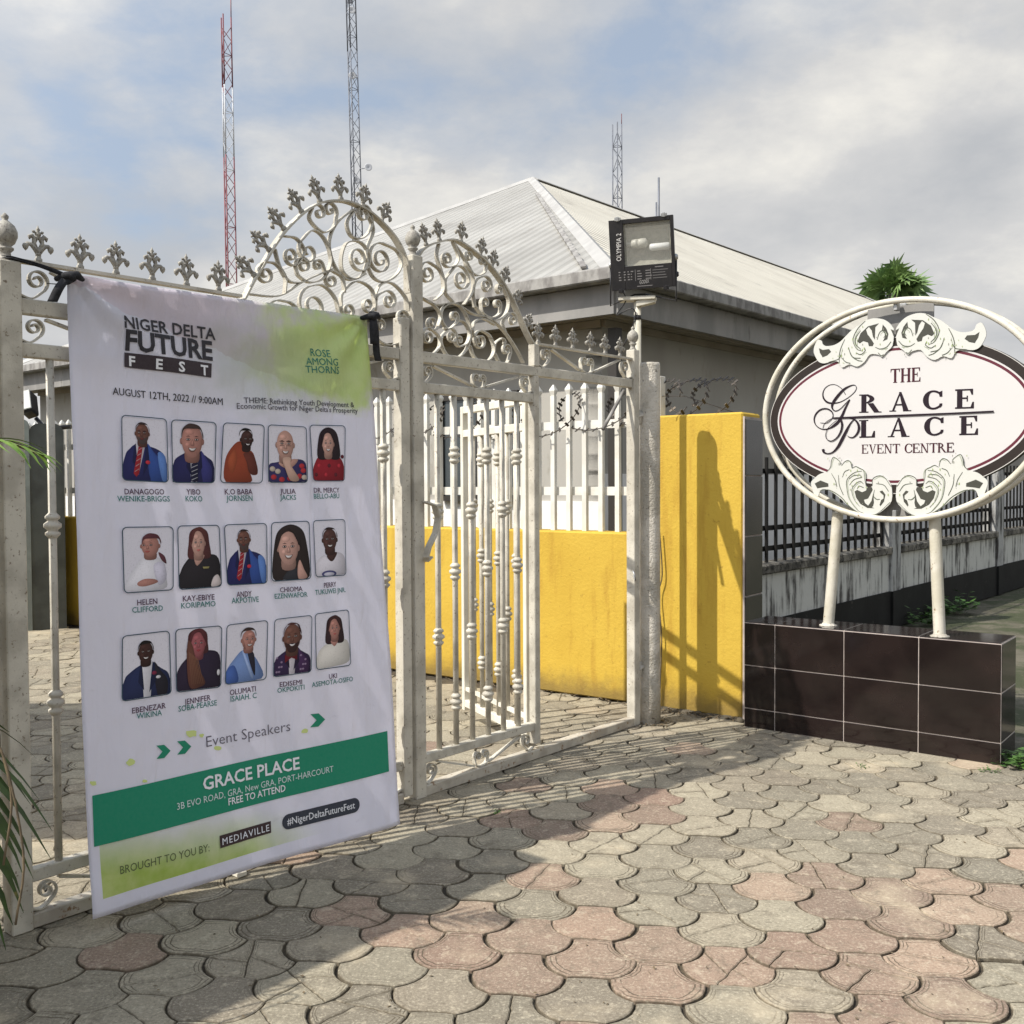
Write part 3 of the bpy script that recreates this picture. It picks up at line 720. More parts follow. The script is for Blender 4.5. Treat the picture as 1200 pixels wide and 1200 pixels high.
# floodlight on a bracket beside it
fl = empty('floodlight', c + Z * 2.2, 'small pale faced floodlight tilted up on a bracket beside the dark pillar', 'floodlight')
q = atd(34, 474, 11.6)
s = MB(); s.box(q, V((0.075, -0.02, 0.02)), V((0.02, 0.06, -0.04)), V((-0.02, 0.02, 0.12)), 0.02); s.build('housing', 'black_plastic', fl)
s = MB(); s.box(q + V((-0.005, -0.075, 0.045)), V((0.06, -0.012, 0.012)), V((0.002, 0.006, -0.004)), V((-0.017, 0.017, 0.10))); s.build('lens', 'lamp_tube', fl)
s = MB(); s.tube([q + V((0.05, 0.05, -0.15)), q + V((0.16, 0.05, -0.27)), q + V((0.45, 0.05, -0.25))], 0.025, 6); s.build('bracket', 'black_plastic', fl)

# ------------------------------------------------------------------ low side wall with dark railing
F0 = V((2.17, 8.88, 0))
def fp(k, h, e=0.0): return F0 + g * k + gn * e + Z * h
sw = empty('side_wall', fp(0, 0), 'rain streaked pale low wall on a black plinth carrying dark bars', 'wall')
PK = (-1.7, 3.0, 7.1, 11.2, 15.3, 19.4)
for i in range(len(PK) - 1):
    a, b = PK[i] + 0.14, PK[i + 1] - 0.14; m = (a + b) / 2; L = (b - a) / 2
    s = MB(); s.box(fp(m, 0.6, 0), g * L, gn * 0.075, Z * 0.20); s.build('wall_panel', 'stained_wall', sw)
    s = MB(); s.box(fp(m, 0.2 + 0.0, 0.01), g * L, gn * 0.09, Z * 0.1995); s.build('plinth', 'plinth_black', sw)
    s = MB(); s.box(fp(m, 0.843, 0), g * L, gn * 0.12, Z * 0.042, 0.012); s.build('coping', 'coping', sw)
for k in PK[1:]:
    s = MB(); s.box(fp(k, 1.0, 0), g * 0.138, gn * 0.11, Z * 0.9995, 0.01); s.build('pillar', 'fence_pillar', sw)
    s = MB(); s.box(fp(k, 0.201, 0.01), g * 0.142, gn * 0.115, Z * 0.2); s.build('plinth', 'plinth_black', sw)
rl = empty('side_railing', fp(0, 0.885), 'dark vertical bar railing standing on the rain streaked side wall', 'railing')
bar = None; nb = 0
for i in range(len(PK) - 2):
    a, b = PK[i] + 0.16, PK[i + 1] - 0.16
    if i == 0: a = -0.1
    n = int((b - a) / 0.18)
    for j in range(n + 1):
        P_ = fp(a + (b - a) * j / n, 0.885, 0)
        if nb >= 96: break
        if bar is None:
            s = MB(); s.box((0, 0, 0.46), g * 0.016, gn * 0.010, Z * 0.46); bar = s.build('bar', 'black_bar', rl, origin=(0, 0, 0)); o = bar
        else: o = bar.copy(); C.objects.link(o)
        o.parent = rl; o.location = P_ - V(rl['_o']); nb += 1
    for z in (0.12, 0.30, 0.80):
        s = MB(); s.box(fp((a + b) / 2, 0.885 + z, -0.018), g * ((b - a) / 2 + 0.03), gn * 0.006, Z * 0.022); s.build('rail', 'black_bar', rl)

# ------------------------------------------------------------------ tiled plinth of the sign
E0 = G(872, 851.5); E1 = G(1172.5, 897.3); ed = (E1 - E0); EL = ed.length; ed.normalize(); en = V((ed.y, -ed.x, 0)); eb = -en
PH = 0.685; PT = 0.36
pl = empty('tiled_plinth', E0, 'low glossy black tiled plinth that carries the oval sign', 'plinth')
s = MB(); s.box(E0 + ed * EL / 2 + eb * (PT / 2 + 0.002) + Z * (PH - 0.004) / 2, ed * (EL / 2 - 0.0008), eb * (PT / 2 - 0.0022), Z * ((PH - 0.001) / 2 ), 0.0); s.build('core', 'grout', pl)
def ex(px, py): q = hit(px, py, E0, en); return (q - E0).dot(ed)
xs = [0.0] + [ex(x, y) for x, y in ((907.8, 790), (988.5, 800), (1076, 812))] + [EL]
zs = [0.0, 0.125, 0.405, PH - 0.004]
s = MB(); gp_ = 0.0032
for i in range(4):
    for j in range(3):
        s.box(E0 + ed * (xs[i] + xs[i + 1]) / 2 + eb * 0.005 + Z * (zs[j] + zs[j + 1]) / 2, ed * ((xs[i + 1] - xs[i]) / 2 - gp_), eb * 0.006, Z * ((zs[j + 1] - zs[j]) / 2 - gp_), 0.0015)
    s.box(E0 + ed * (xs[i] + xs[i + 1]) / 2 + eb * (PT / 2 + 0.004) + Z * (PH - 0.004), ed * ((xs[i + 1] - xs[i]) / 2 - gp_), eb * (PT / 2 - 0.001), Z * 0.006, 0.002)
for j in range(3):
    s.box(E0 + ed * (EL - 0.005) + eb * (PT / 2 + 0.006) + Z * (zs[j] + zs[j + 1]) / 2, ed * 0.006, eb * (PT / 2 - 0.008), Z * ((zs[j + 1] - zs[j]) / 2 - gp_), 0.0015)
s.build('tiles', 'tile_black', pl)

# ------------------------------------------------------------------ added out of view at left: wall end and gatehouse that shade the ground
lw = empty('shade_wall', gp(-0.3, 0), 'tall yellow wall added out of view past the hinge side of the bannered gate leaf', 'wall')
s = MB(); s.box(gp(-1.75, 1.2, -0.02), g * 1.42, gn * 0.15, Z * 1.2, 0.012); s.build('panel', 'yellow_paint', lw)
s = MB(); s.box(gp(-1.75, 2.425, -0.02), g * 1.45, gn * 0.18, Z * 0.025, 0.006); s.build('coping', 'coping', lw)
gh = empty('shade_block', (-5.75, 4.7, 0), 'small grey gatehouse with flat roof added out of view to shade the ground inside the gate', 'building')
s = MB(); s.box((-5.75, 4.7, 1.55), V((1.1, 0, 0)), V((0, 1.2, 0)), Z * 1.55); s.build('wall', 'grey_wall', gh)
s = MB(); s.box((-5.75, 4.7, 3.2), V((1.3, 0, 0)), V((0, 1.4, 0)), Z * 0.10, 0.01); s.build('roof', 'gutter_grey', gh)
s = MB(); s.box((-4.64, 4.2, 1.02), V((0.02, 0, 0)), V((0, 0.42, 0)), Z * 1.02); s.build('door', 'window_frame_dark', gh)
s = MB(); s.box((-4.64, 5.25, 1.55), V((0.02, 0, 0)), V((0, 0.4, 0)), Z * 0.45); w_ = s.build('window', 'window_frame_dark', gh)
s = MB(); s.box((-4.625, 5.25, 1.55), V((0.012, 0, 0)), V((0, 0.35, 0)), Z * 0.40); pn = s.build('pane', 'window_glass', w_)
# ------------------------------------------------------------------ ornate gate: two leaves in one line
def g3(sh, e=0.0): return gp(sh[0], sh[1], e)
H_TOP, H_UP, H_LOW, H_BOT = 2.395, 2.235, 2.08, 0.19
SB = gpx(487, 700)[0]                     # where the two leaves meet
SD = gpx(626, 640)[0]                     # wicket jamb
SCc = gpx(742, 640)[0]                    # hinge stile beside the round pillar
def pxs(lst, sc, off): return [gpx(off[0] + x * sc, off[1] + y * sc) for x, y in lst]
def curl(P0, T, R0, turns, d, rin=0.22, n=20):
    """spiral that carries on from P0 along T, turning left (d=+1) or right (d=-1) in the gate plane"""
    tx, ty = T; l = math.hypot(tx, ty); tx, ty = tx / l, ty / l
    nx, ny = -ty * d, tx * d; cx, cy = P0[0] + nx * R0, P0[1] + ny * R0
    a0 = math.atan2(P0[1] - cy, P0[0] - cx); out = []
    m = int(n * turns)
    for i in range(1, m + 1):
        f = i / m; r = R0 * (1 - (1 - rin) * f ** 0.8); a = a0 + d * 2 * PI * turns * f
        out.append((cx + r * math.cos(a), cy + r * math.sin(a)))
    return out
def smooth2(pts, n=6): return [(q.x, q.y) for q in crom([V((x, y, 0)) for x, y in pts], n)] if len(pts) > 2 else pts
def scroll(leaf, pts, end=None, start=None, hw=0.0125, ht=0.003, e=0.0, name='scroll'):
    pts = smooth2(pts); full = list(pts)
    if end: full += curl(pts[-1], (pts[-1][0] - pts[-2][0], pts[-1][1] - pts[-2][1]), *end)
    if start: full = curl(pts[0], (pts[0][0] - pts[1][0], pts[0][1] - pts[1][1]), *start)[::-1] + full
    s = MB(); s.smooth = False; s.ribbon([g3(q, e) for q in full], gn, hw, ht)
    return s.build(name, 'gate_paint', leaf)
def hbar(leaf, s0, s1, h, hh, name, m='gate_paint', ed=0.0, hd=0.02):
    s = MB(); s.box(gp((s0 + s1) / 2, h, ed), g * ((s1 - s0) / 2), gn * hd, Z * hh, 0.004); return s.build(name, m, leaf)
def vbar(leaf, s_, h0, h1, w, name, m='gate_paint', ed=0.0, hd=None):
    s = MB(); s.box(gp(s_, (h0 + h1) / 2, ed), g * w, gn * (hd or w), Z * ((h1 - h0) / 2), 0.004); return s.build(name, m, leaf)
KNUCKLE = [(0.0155, -0.046), (0.019, -0.042), (0.027, -0.034), (0.027, -0.026), (0.019, -0.021), (0.019, -0.016), (0.032, -0.006), (0.032, 0.006), (0.019, 0.016), (0.019, 0.021), (0.027, 0.026), (0.027, 0.034), (0.019, 0.042), (0.0155, 0.046)]
BAL = {}
def baluster(leaf, s_, odd, h0=H_BOT + 0.022, h1=H_LOW - 0.022, pos=None, knots=None, r=0.015):
    key = (odd, round(h0, 3), round(h1, 3))
    P_ = pos if pos is not None else gp(s_, h0)
    if key in BAL: return inst(BAL[key], leaf, P_)
    s = MB(); s.tube([(0, 0, 0), (0, 0, h1 - h0)], r, 8)
    for k in (knots or ((1.45, 0.80) if odd else (1.745, 1.13, 0.44))): s.lathe((0, 0, k - h0), KNUCKLE, 10)
    o = s.build('baluster', 'gate_paint', leaf, origin=(0, 0, 0)); o.location = P_ - V(leaf['_o']); BAL[key] = o; return o
# cast fleur finial, built once
def finial_mesh():
    s = MB(); d = 0.009; k = 0.001
    def plate(pts, dd=d): s.prism([V((x * k, -dd, y * k)) for x, y in pts], V((0, 2 * dd, 0)))
    s.lathe((0, 0, 0), [(0.010, -0.004), (0.0135, 0.002), (0.0135, 0.010), (0.0095, 0.014), (0.0095, 0.026), (0.011, 0.030)], 8)
    s.tube([(0, 0, 0.02), (0, 0, 0.05)], [0.0095, 0.010], 8)
    for sx in (-1, 1):
        s.tube([(0, 0, 0.030), (sx * 0.012, 0, 0.046), (sx * 0.024, 0, 0.057), (sx * 0.035, 0, 0.058), (sx * 0.043, 0, 0.050), (sx * 0.045, 0, 0.036)], [0.010, 0.0095, 0.008, 0.0075, 0.0085, 0.002], 6)
        s.lathe((sx * 0.043, 0, 0.047), [(0.001, -0.014), (0.008, -0.006), (0.0105, 0.002), (0.008, 0.010), (0.001, 0.012)], 6)
        s.tube([(sx * 0.008, 0, 0.045), (sx * 0.014, 0, 0.062), (sx * 0.013, 0, 0.078), (sx * 0.021, 0, 0.088), (sx * 0.029, 0, 0.083), (sx * 0.029, 0, 0.073)], [0.009, 0.008, 0.008, 0.0085, 0.0075, 0.002], 6)
        s.tube([(sx * 0.012, 0, 0.066), (sx * 0.004, 0, 0.084), (0, 0, 0.092)], [0.006, 0.007, 0.006], 6)
        s.lathe((sx * 0.013, 0, 0.101), [(0.001, -0.006), (0.006, 0.0), (0.004, 0.005), (0.001, 0.008)], 5, V((sx, 0, 0.5)))
    s.lathe((0, 0, 0.088), [(0.004, -0.006), (0.010, 0.003), (0.011, 0.009), (0.005, 0.016), (0.008, 0.021), (0.004, 0.028), (0.001, 0.036)], 6)
    return s
FIN = [None]; GZ = math.atan2(g.y, g.x)
def finial(leaf, sh, tilt=0.0, sc=1.0):
    P_ = g3(sh)
    if FIN[0] is None:
        o = finial_mesh().build('finial', 'cast_finial', leaf, origin=(0, 0, 0)); FIN[0] = o
    else:
        o = FIN[0].copy(); C.objects.link(o); o.parent = leaf
    o.location = P_ - V(leaf['_o']); o.rotation_euler = (Matrix.Rotation(GZ, 3, 'Z') @ Matrix.Rotation(tilt, 3, 'Y')).to_euler(); o.scale = (sc, sc, sc)
BALLF = [(0.024, 0), (0.026, 0.006), (0.018, 0.014), (0.016, 0.03), (0.026, 0.04), (0.026, 0.046), (0.017, 0.05), (0.030, 0.062), (0.0385, 0.082), (0.0385, 0.10), (0.030, 0.120), (0.014, 0.134), (0.008, 0.138), (0.012, 0.146), (0.012, 0.152), (0.003, 0.162)]
def ballcap(leaf, s_, h, sc=1.0, e=0.0):
    s = MB(); s.lathe(gp(s_, h, e), [(a * sc, b * sc) for a, b in BALLF], 16); return s.build('ball_finial', 'cast_finial', leaf)

LG = empty('gate_leaf', gp(0, 0), 'ornate cream iron gate leaf with the banner tied to it', 'gate', 'iron leaves of the entrance gate')
RG = empty('gate_leaf', gp(SB, 0), 'ornate cream iron gate leaf holding an open wicket door beside the round pillar', 'gate', 'iron leaves of the entrance gate')
# left leaf frame
vbar(LG, 0.0, 0.0, H_TOP - 0.01, 0.038, 'stile'); ballcap(LG, 0.0, H_TOP - 0.01, 1.05)
vbar(LG, SB - 0.085, 0.03, H_TOP + 0.02, 0.03, 'stile')
s0, s1 = 0.038, SB - 0.115
hbar(LG, s0, s1, H_UP, 0.028, 'rail'); hbar(LG, s0, s1, H_LOW, 0.026, 'rail'); hbar(LG, s0, s1, H_BOT, 0.024, 'rail'); hbar(LG, s0, s1, 0.027, 0.026, 'base_beam', 'track_metal', 0, 0.028)
nb = 12
for k in range(nb): baluster(LG, s0 + (s1 - s0) * (k + 0.75) / (nb + 0.4), k % 2 == 0)
def motif(leaf, a, b, h0, h1, mid=True):
    """row between two rails: an end scroll at each side, slanting straps and a double scroll between"""
    H = h1 - h0; r = H * 0.45
    for sx, x in ((1, a), (-1, b)):
        scroll(leaf, [(x, h0 + H * 0.12), (x + sx * r * 0.9, h0 + H * 0.03), (x + sx * r * 1.75, h0 + H * 0.30)], (r * 0.80, 1.6, sx))
    m = (a + b) / 2
    if mid:
        scroll(leaf, [(m - r * 1.1, h0 + H * 0.50), (m - r * 0.9, h0 + H * 0.14), (m, h0 + H * 0.03), (m + r * 0.9, h0 + H * 0.14), (m + r * 1.1, h0 + H * 0.5)], (r * 0.55, 1.4, 1), (r * 0.55, 1.4, -1))
        for sx in (-1, 1):
            x0 = m + sx * r * 1.2; x1 = (b if sx > 0 else a) - sx * r * 2.2
            if (x1 - x0) * sx > 0.05:
                s = MB(); s.bar(gp(x0, h0 + H * 0.12), gp(x1, h1 - H * 0.10), 0.005, 0.012, Z); s.build('strap', 'gate_paint', leaf)
def bottom_row(leaf, a, b): motif(leaf, a, b, 0.055, H_BOT - 0.024)
motif(LG, s0, (s0 + s1) / 2, H_LOW + 0.026, H_UP - 0.028); motif(LG, (s0 + s1) / 2, s1, H_LOW + 0.026, H_UP - 0.028)
bottom_row(LG, s0, (s0 + s1) / 2); bottom_row(LG, (s0 + s1) / 2, s1)
motif(LG, s0, 0.92, H_UP + 0.028, H_TOP - 0.01)
AR0 = 0.955
s = MB(); s.box(gp((s0 + AR0) / 2, H_TOP, 0), g * ((AR0 - s0) / 2 + 0.02), gn * 0.018, Z * 0.006); s.build('top_rail', 'gate_paint', LG)
# right leaf frame
vbar(RG, SB, 0.0, gpx(482, 300)[1], 0.036, 'stile'); ballcap(RG, SB, gpx(482, 300)[1] - 0.005, 1.0)
vbar(RG, SD, 0.085, H_UP - 0.028, 0.024, 'stile'); vbar(RG, SCc, 0.0, H_TOP + 0.06, 0.032, 'stile'); ballcap(RG, SCc, H_TOP + 0.06, 0.95)
a, b = SB + 0.036, SCc - 0.032
hbar(RG, a, b, H_UP, 0.028, 'rail'); hbar(RG, a, SD - 0.024, H_LOW, 0.026, 'rail'); hbar(RG, a, SD - 0.024, H_BOT, 0.024, 'rail'); hbar(RG, a, b, 0.028, 0.027, 'base_beam', 'track_metal', 0, 0.03)
for k in range(6): baluster(RG, a + (SD - 0.024 - a) * (k + 1) / 7, k % 2 == 0)
motif(RG, a, SD - 0.024, H_LOW + 0.026, H_UP - 0.028); bottom_row(RG, a, SD - 0.024)
AE = gpx(627, 428)[0]
motif(RG, AE + 0.02, b, H_UP + 0.028, H_TOP - 0.005)
s = MB(); s.box(gp((AE + b) / 2, H_TOP, 0), g * ((b - AE) / 2), gn * 0.018, Z * 0.006); s.build('top_rail', 'gate_paint', RG)
vbar(RG, SD + 0.005, H_UP + 0.028, H_TOP - 0.006, 0.024, 'stile')
# arches
def G2(l): return pxs(l, 0.23333, (240, 180))
def G6(l): return pxs(l, 0.15, (460, 270))
archL = G2([(190, 735), (240, 640), (300, 540), (360, 440), (430, 355), (510, 285), (580, 248), (650, 238), (720, 245), (800, 280), (860, 325), (920, 385), (965, 445), (1000, 520), (1018, 600), (1022, 700)])
archR = G6([(190, 205), (230, 150), (290, 112), (360, 92), (430, 75), (490, 80), (560, 115), (640, 175), (710, 235), (780, 310), (840, 390), (890, 470), (940, 565), (985, 665), (1030, 770), (1080, 870), (1110, 905)])
for lf, ar in ((LG, archL), (RG, archR)):
    s = MB(); s.ribbon([g3(q) for q in smooth2(ar, 5)], gn, 0.02, 0.0045); s.build('arch_bar', 'gate_paint', lf)
LS = [
 ([(540, 270), (525, 330), (590, 395), (645, 370), (662, 305)], (0.042, 1.2, 1), (0.042, 1.2, -1)),
 ([(745, 280), (665, 345), (625, 430), (632, 520), (680, 610), (740, 635), (805, 605)], None, None),
 ([(745, 290), (712, 350), (735, 415), (790, 425), (835, 370), (835, 310)], (0.05, 1.6, 1), None),
 ([(815, 545), (790, 610), (740, 630), (690, 590), (684, 520), (705, 455), (745, 438)], (0.083, 1.8, -1), None),
 ([(800, 275), (845, 380), (815, 470), (812, 540), (840, 615), (890, 645), (950, 620), (985, 560), (965, 490), (890, 450)], (0.083, 1.8, 1), None),
 ([(350, 480), (375, 570), (420, 640), (480, 650)], None, None),
 ([(400, 415), (460, 428), (498, 490), (470, 550)], (0.048, 1.4, -1), None),
 ([(480, 440), (540, 385), (600, 430), (632, 530), (600, 620), (530, 648), (470, 615), (455, 570)], (0.045, 1.4, -1), (0.06, 1.3, 1)),
 ([(605, 605), (590, 555)], (0.03, 1.3, 1), None),
 ([(400, 705), (402, 620), (355, 555), (300, 545)], (0.052, 1.5, 1), None),
 ([(672, 800), (650, 720), (590, 662), (520, 668)], (0.09, 1.6, 1), None),
 ([(700, 700), (690, 625), (645, 592)], (0.045, 1.4, 1), None),
 ([(682, 775), (690, 700), (760, 642), (835, 680), (852, 755)], (0.045, 1.4, -1), (0.045, 1.4, 1)),
 ([(850, 720), (880, 660), (940, 652), (1005, 720), (1022, 790)], None, None),
 ([(855, 790), (862, 720), (905, 690)], (0.05, 1.5, -1), None),
 ([(850, 870), (868, 935), (935, 962), (1005, 920), (1022, 840)], (0.045, 1.4, 1), (0.04, 1.4, -1)),
 ([(205, 705), (370, 715), (480, 650), (600, 595), (640, 580)], None, None),
 ([(300, 900), (290, 800), (350, 740), (420, 745)], (0.07, 1.5, -1), None),
 ([(480, 950), (440, 880), (470, 800), (540, 790)], (0.06, 1.5, -1), None),
 ([(700, 960), (740, 900), (720, 830), (660, 820)], (0.06, 1.5, 1), None)]
for pts, e_, st in LS: scroll(LG, G2(pts), e_, st)
RS = [
 ([(330, 545), (385, 490), (396, 420), (370, 315), (290, 252)], (0.062, 1.7, 1), None),
 ([(360, 105), (342, 200), (375, 310), (400, 400), (412, 490), (470, 560)], None, None),
 ([(470, 90), (512, 200), (490, 270), (440, 290)], (0.044, 1.6, -1), None),
 ([(470, 90), (560, 225), (622, 350), (622, 480), (555, 580)], None, None),
 ([(412, 480), (412, 380), (480, 290)], (0.075, 1.7, -1), None),
 ([(562, 215), (580, 285), (650, 352), (715, 330), (735, 265)], (0.034, 1.3, 1), (0.034, 1.3, -1)),
 ([(640, 600), (628, 480), (650, 392), (710, 358)], (0.05, 1.6, -1), None),
 ([(640, 590), (700, 665), (790, 702), (872, 668), (905, 560), (860, 440)], (0.035, 1.4, 1), None),
 ([(688, 570), (702, 645), (770, 682), (832, 650), (842, 590)], (0.030, 1.3, 1), (0.034, 1.3, -1)),
 ([(880, 800), (858, 720), (910, 650)], (0.042, 1.4, -1), None),
 ([(215, 520), (330, 580), (480, 570), (620, 650), (760, 690), (870, 790), (960, 920), (1020, 1035)], None, None),
 ([(215, 520), (310, 575), (372, 660), (352, 755)], (0.045, 1.4, -1), None),
 ([(215, 958), (290, 975), (358, 920), (365, 840), (305, 770)], (0.05, 1.5, 1), None),
 ([(420, 770), (380, 700), (385, 620), (440, 575), (520, 590), (580, 680), (605, 800), (580, 920), (510, 990), (430, 980), (382, 900), (382, 830), (430, 772)], (0.045, 1.5, -1), None),
 ([(400, 762), (440, 772), (500, 720)], (0.035, 1.4, 1), None),
 ([(510, 700), (560, 720), (600, 800), (580, 880), (530, 908)], (0.034, 1.4, -1), None),
 ([(600, 900), (645, 1000), (740, 1020), (790, 940), (760, 830), (700, 785)], (0.058, 1.6, 1), None),
 ([(620, 780), (640, 715), (710, 692), (800, 740)], None, (0.05, 0.4, 1)),
 ([(795, 960), (835, 1030), (890, 1035), (918, 965)], (0.04, 1.4, 1), None),
 ([(790, 930), (800, 880), (850, 842)], (0.03, 0.4, -1), None)]
for pts, e_, st in RS: scroll(RG, G6(pts), e_, st)
# finials
for px, py in ((45, 307), (94, 315), (136, 322), (178.5, 328), (218.5, 334), (256, 340)): finial(LG, (gpx(px, py)[0], H_TOP + 0.006), 0, 1.06)
def on_arch(arc, lst):
    A = smooth2(arc, 8)
    for f in lst:
        i = int(f * (len(A) - 2)); a, b = A[i], A[i + 1]; t = math.atan2(b[1] - a[1], b[0] - a[0])
        nx, ny = -math.sin(t), math.cos(t); yield (a[0] + nx * 0.004, a[1] + ny * 0.004), -t
def frac_of(arc, P_, A=None):
    A = smooth2(arc, 8); k = min(range(len(A)), key=lambda i: (A[i][0] - P_[0]) ** 2 + (A[i][1] - P_[1]) ** 2); return k / (len(A) - 2)
for q in G2([(240, 610), (322, 487), (405, 378), (492, 290), (582, 245), (690, 238), (790, 270), (890, 330)]):
    for sh, t in on_arch(archL, [min(0.97, frac_of(archL, q))]): finial(LG, sh, t, 1.0)
for q in G6([(262, 120), (370, 90), (530, 95), (690, 190), (780, 290), (860, 410), (950, 590), (1040, 780)]):
    for sh, t in on_arch(archR, [min(0.97, frac_of(archR, q))]): finial(RG, sh, t * 0.55, 0.95)
for px in (630.6, 651, 671, 692, 709, 726.5): finial(RG, (gpx(px, 408)[0], H_TOP + 0.006), 0, 1.02)
# wicket door, swung inwards on the jamb
hp = gp(SD + 0.005, 0, -0.045); wd = (G(524, 834) - hp); wd.z = 0; wd.normalize(); wdn = V((wd.y, -wd.x, 0)); WL = 0.98
wk = bpy.data.objects.new('wicket_door', None); C.objects.link(wk); wk.parent = RG; wk.location = hp - V(RG['_o']); wk['_o'] = tuple(hp); wk.empty_display_size = 0.1
def wpt(a, h): return hp + wd * a + Z * h
for a_ in (0.022, WL - 0.02):
    s = MB(); s.box(wpt(a_, 1.09), wd * 0.02, wdn * 0.02, Z * 1.01, 0.004); s.build('stile', 'gate_paint_clean', wk)
for h in (0.13, 2.075, 2.0 - 0.08):
    s = MB(); s.box(wpt(WL / 2, h), wd * (WL / 2 - 0.042), wdn * 0.018, Z * 0.024, 0.004); s.build('rail', 'gate_paint_clean', wk)
s = MB(); s.box(wpt(WL / 2, 0.225), wd * (WL / 2 - 0.042), wdn * 0.010, Z * 0.012); s.build('rail', 'gate_paint_clean', wk)
for k in range(6): baluster(wk, 0, k % 2 == 1, 0.155, 1.896, wpt(0.042 + (WL - 0.084) * (k + 1) / 7, 0.155))
s = MB(); s.box(wpt(WL - 0.01, 1.12) + wdn * 0.03, wd * 0.05, wdn * 0.01, Z * 0.012); s.tube([wpt(WL - 0.03, 1.12) + wdn * 0.04, wpt(WL + 0.03, 1.12) + wdn * 0.045, wpt(WL + 0.03, 1.15) + wdn * 0.045], 0.008, 6); s.build('bolt', 'galvanised', wk)
# pull handle, hinges, stay bar, drop bolt
hh = [gpx(489, 588), gpx(496, 592), gpx(500, 606), gpx(497, 624), gpx(489, 640), gpx(486, 652), gpx(491, 657), gpx(496, 652)]
s = MB(); s.ribbon([g3(q, 0.05 + (0.03 if 0 < i < 6 else 0)) for i, q in enumerate(hh)], gn, 0.02, 0.004); s.build('pull_handle', 'gate_paint', RG)
s = MB(); s.tube([gp(SCc - 0.3, 1.93, -0.03), gp(SCc - 0.06, 2.19, -0.03)], 0.012, 6); s.build('stay_bar', 'gutter_grey', RG)
for h in (2.02, 0.36):
    s = MB(); s.tube([gp(SCc + 0.02, h, 0.02), gp(SCc + 0.075, h + 0.02, 0.03), gp(SCc + 0.11, h - 0.03, 0.03)], 0.014, 6); s.lathe(gp(SCc + 0.05, h - 0.05, 0.015), [(0.016, 0), (0.016, 0.10)], 8); s.build('hinge', 'rough_cement', RG)
s = MB(); s.tube([gp(SCc - 0.05, 1.02, 0.03), gp(SCc - 0.055, 0.99, 0.05), gp(SCc - 0.05, 0.96, 0.05), gp(SCc - 0.045, 0.99, 0.03)], 0.006, 6); s.build('latch_ring', 'galvanised', RG)
q = G(282, 1027); q2 = q - GA; sb_ = q2.dot(g); eb_ = q2.dot(gn)
s = MB(); s.box(gp(sb_, 0.012, eb_ - 0.015), g * 0.022, gn * 0.03, Z * 0.011, 0.004); s.tube([gp(sb_, 0.018, eb_ - 0.03), gp(sb_, 0.05, 0.04), gp(sb_, 0.165, 0.012)], 0.013, 8); s.build('drop_bolt', 'gate_paint_clean', LG)
# outer fixed post at the picture's left edge
s = MB(); s.box(gp(-0.17, 1.2, -0.03), g * 0.05, gn * 0.05, Z * 1.2, 0.006); o = s.build('gate_post', 'gate_paint'); tag(o, 'square cream gate post at the hinge side of the bannered leaf', 'post')
# round concrete pillar
pc = G(762, 846); pr = 0.068; ph = 2.38
s = MB(); s.lathe(pc - Z * 0.05, [(pr * 1.02, 0), (pr, 0.3), (pr * 0.985, 1.3), (pr, 2.0), (pr * 0.99, ph + 0.03), (pr * 0.93, ph + 0.05)], 28); o = s.build('round_pillar', 'rough_cement', origin=pc); tag(o, 'round rough cement pillar standing between the gate and the yellow wall', 'pillar')
# ------------------------------------------------------------------ printing helpers: lettering as flat meshes
TXT = {}
def text_mesh(body, bold=0.0, space=1.0):
    key = (body, bold, space)
    if key in TXT: return TXT[key]
    cu = bpy.data.curves.new('lettering', 'FONT'); cu.body = body; cu.size = 1.0; cu.offset = bold; cu.resolution_u = 2; cu.space_character = space; cu.fill_mode = 'FRONT'
    ob = bpy.data.objects.new('lettering', cu); C.objects.link(ob)
    bpy.context.view_layer.update()
    dg = bpy.context.evaluated_depsgraph_get(); me = ob.evaluated_get(dg).to_mesh()
    vs = [(v.co.x, v.co.y) for v in me.vertices]; fs = [tuple(q.vertices) for q in me.polygons]
    ob.evaluated_get(dg).to_mesh_clear(); bpy.data.objects.remove(ob); bpy.data.curves.remove(cu)
    if 'cap' not in TXT and body != 'H': text_mesh('H')
    if body == 'H' and bold == 0: TXT['cap'] = max(y for _, y in vs)
    x0 = min(x for x, _ in vs); x1 = max(x for x, _ in vs)
    TXT[key] = ([((x - x0) / (x1 - x0), y / TXT['cap']) for x, y in vs], fs); return TXT[key]
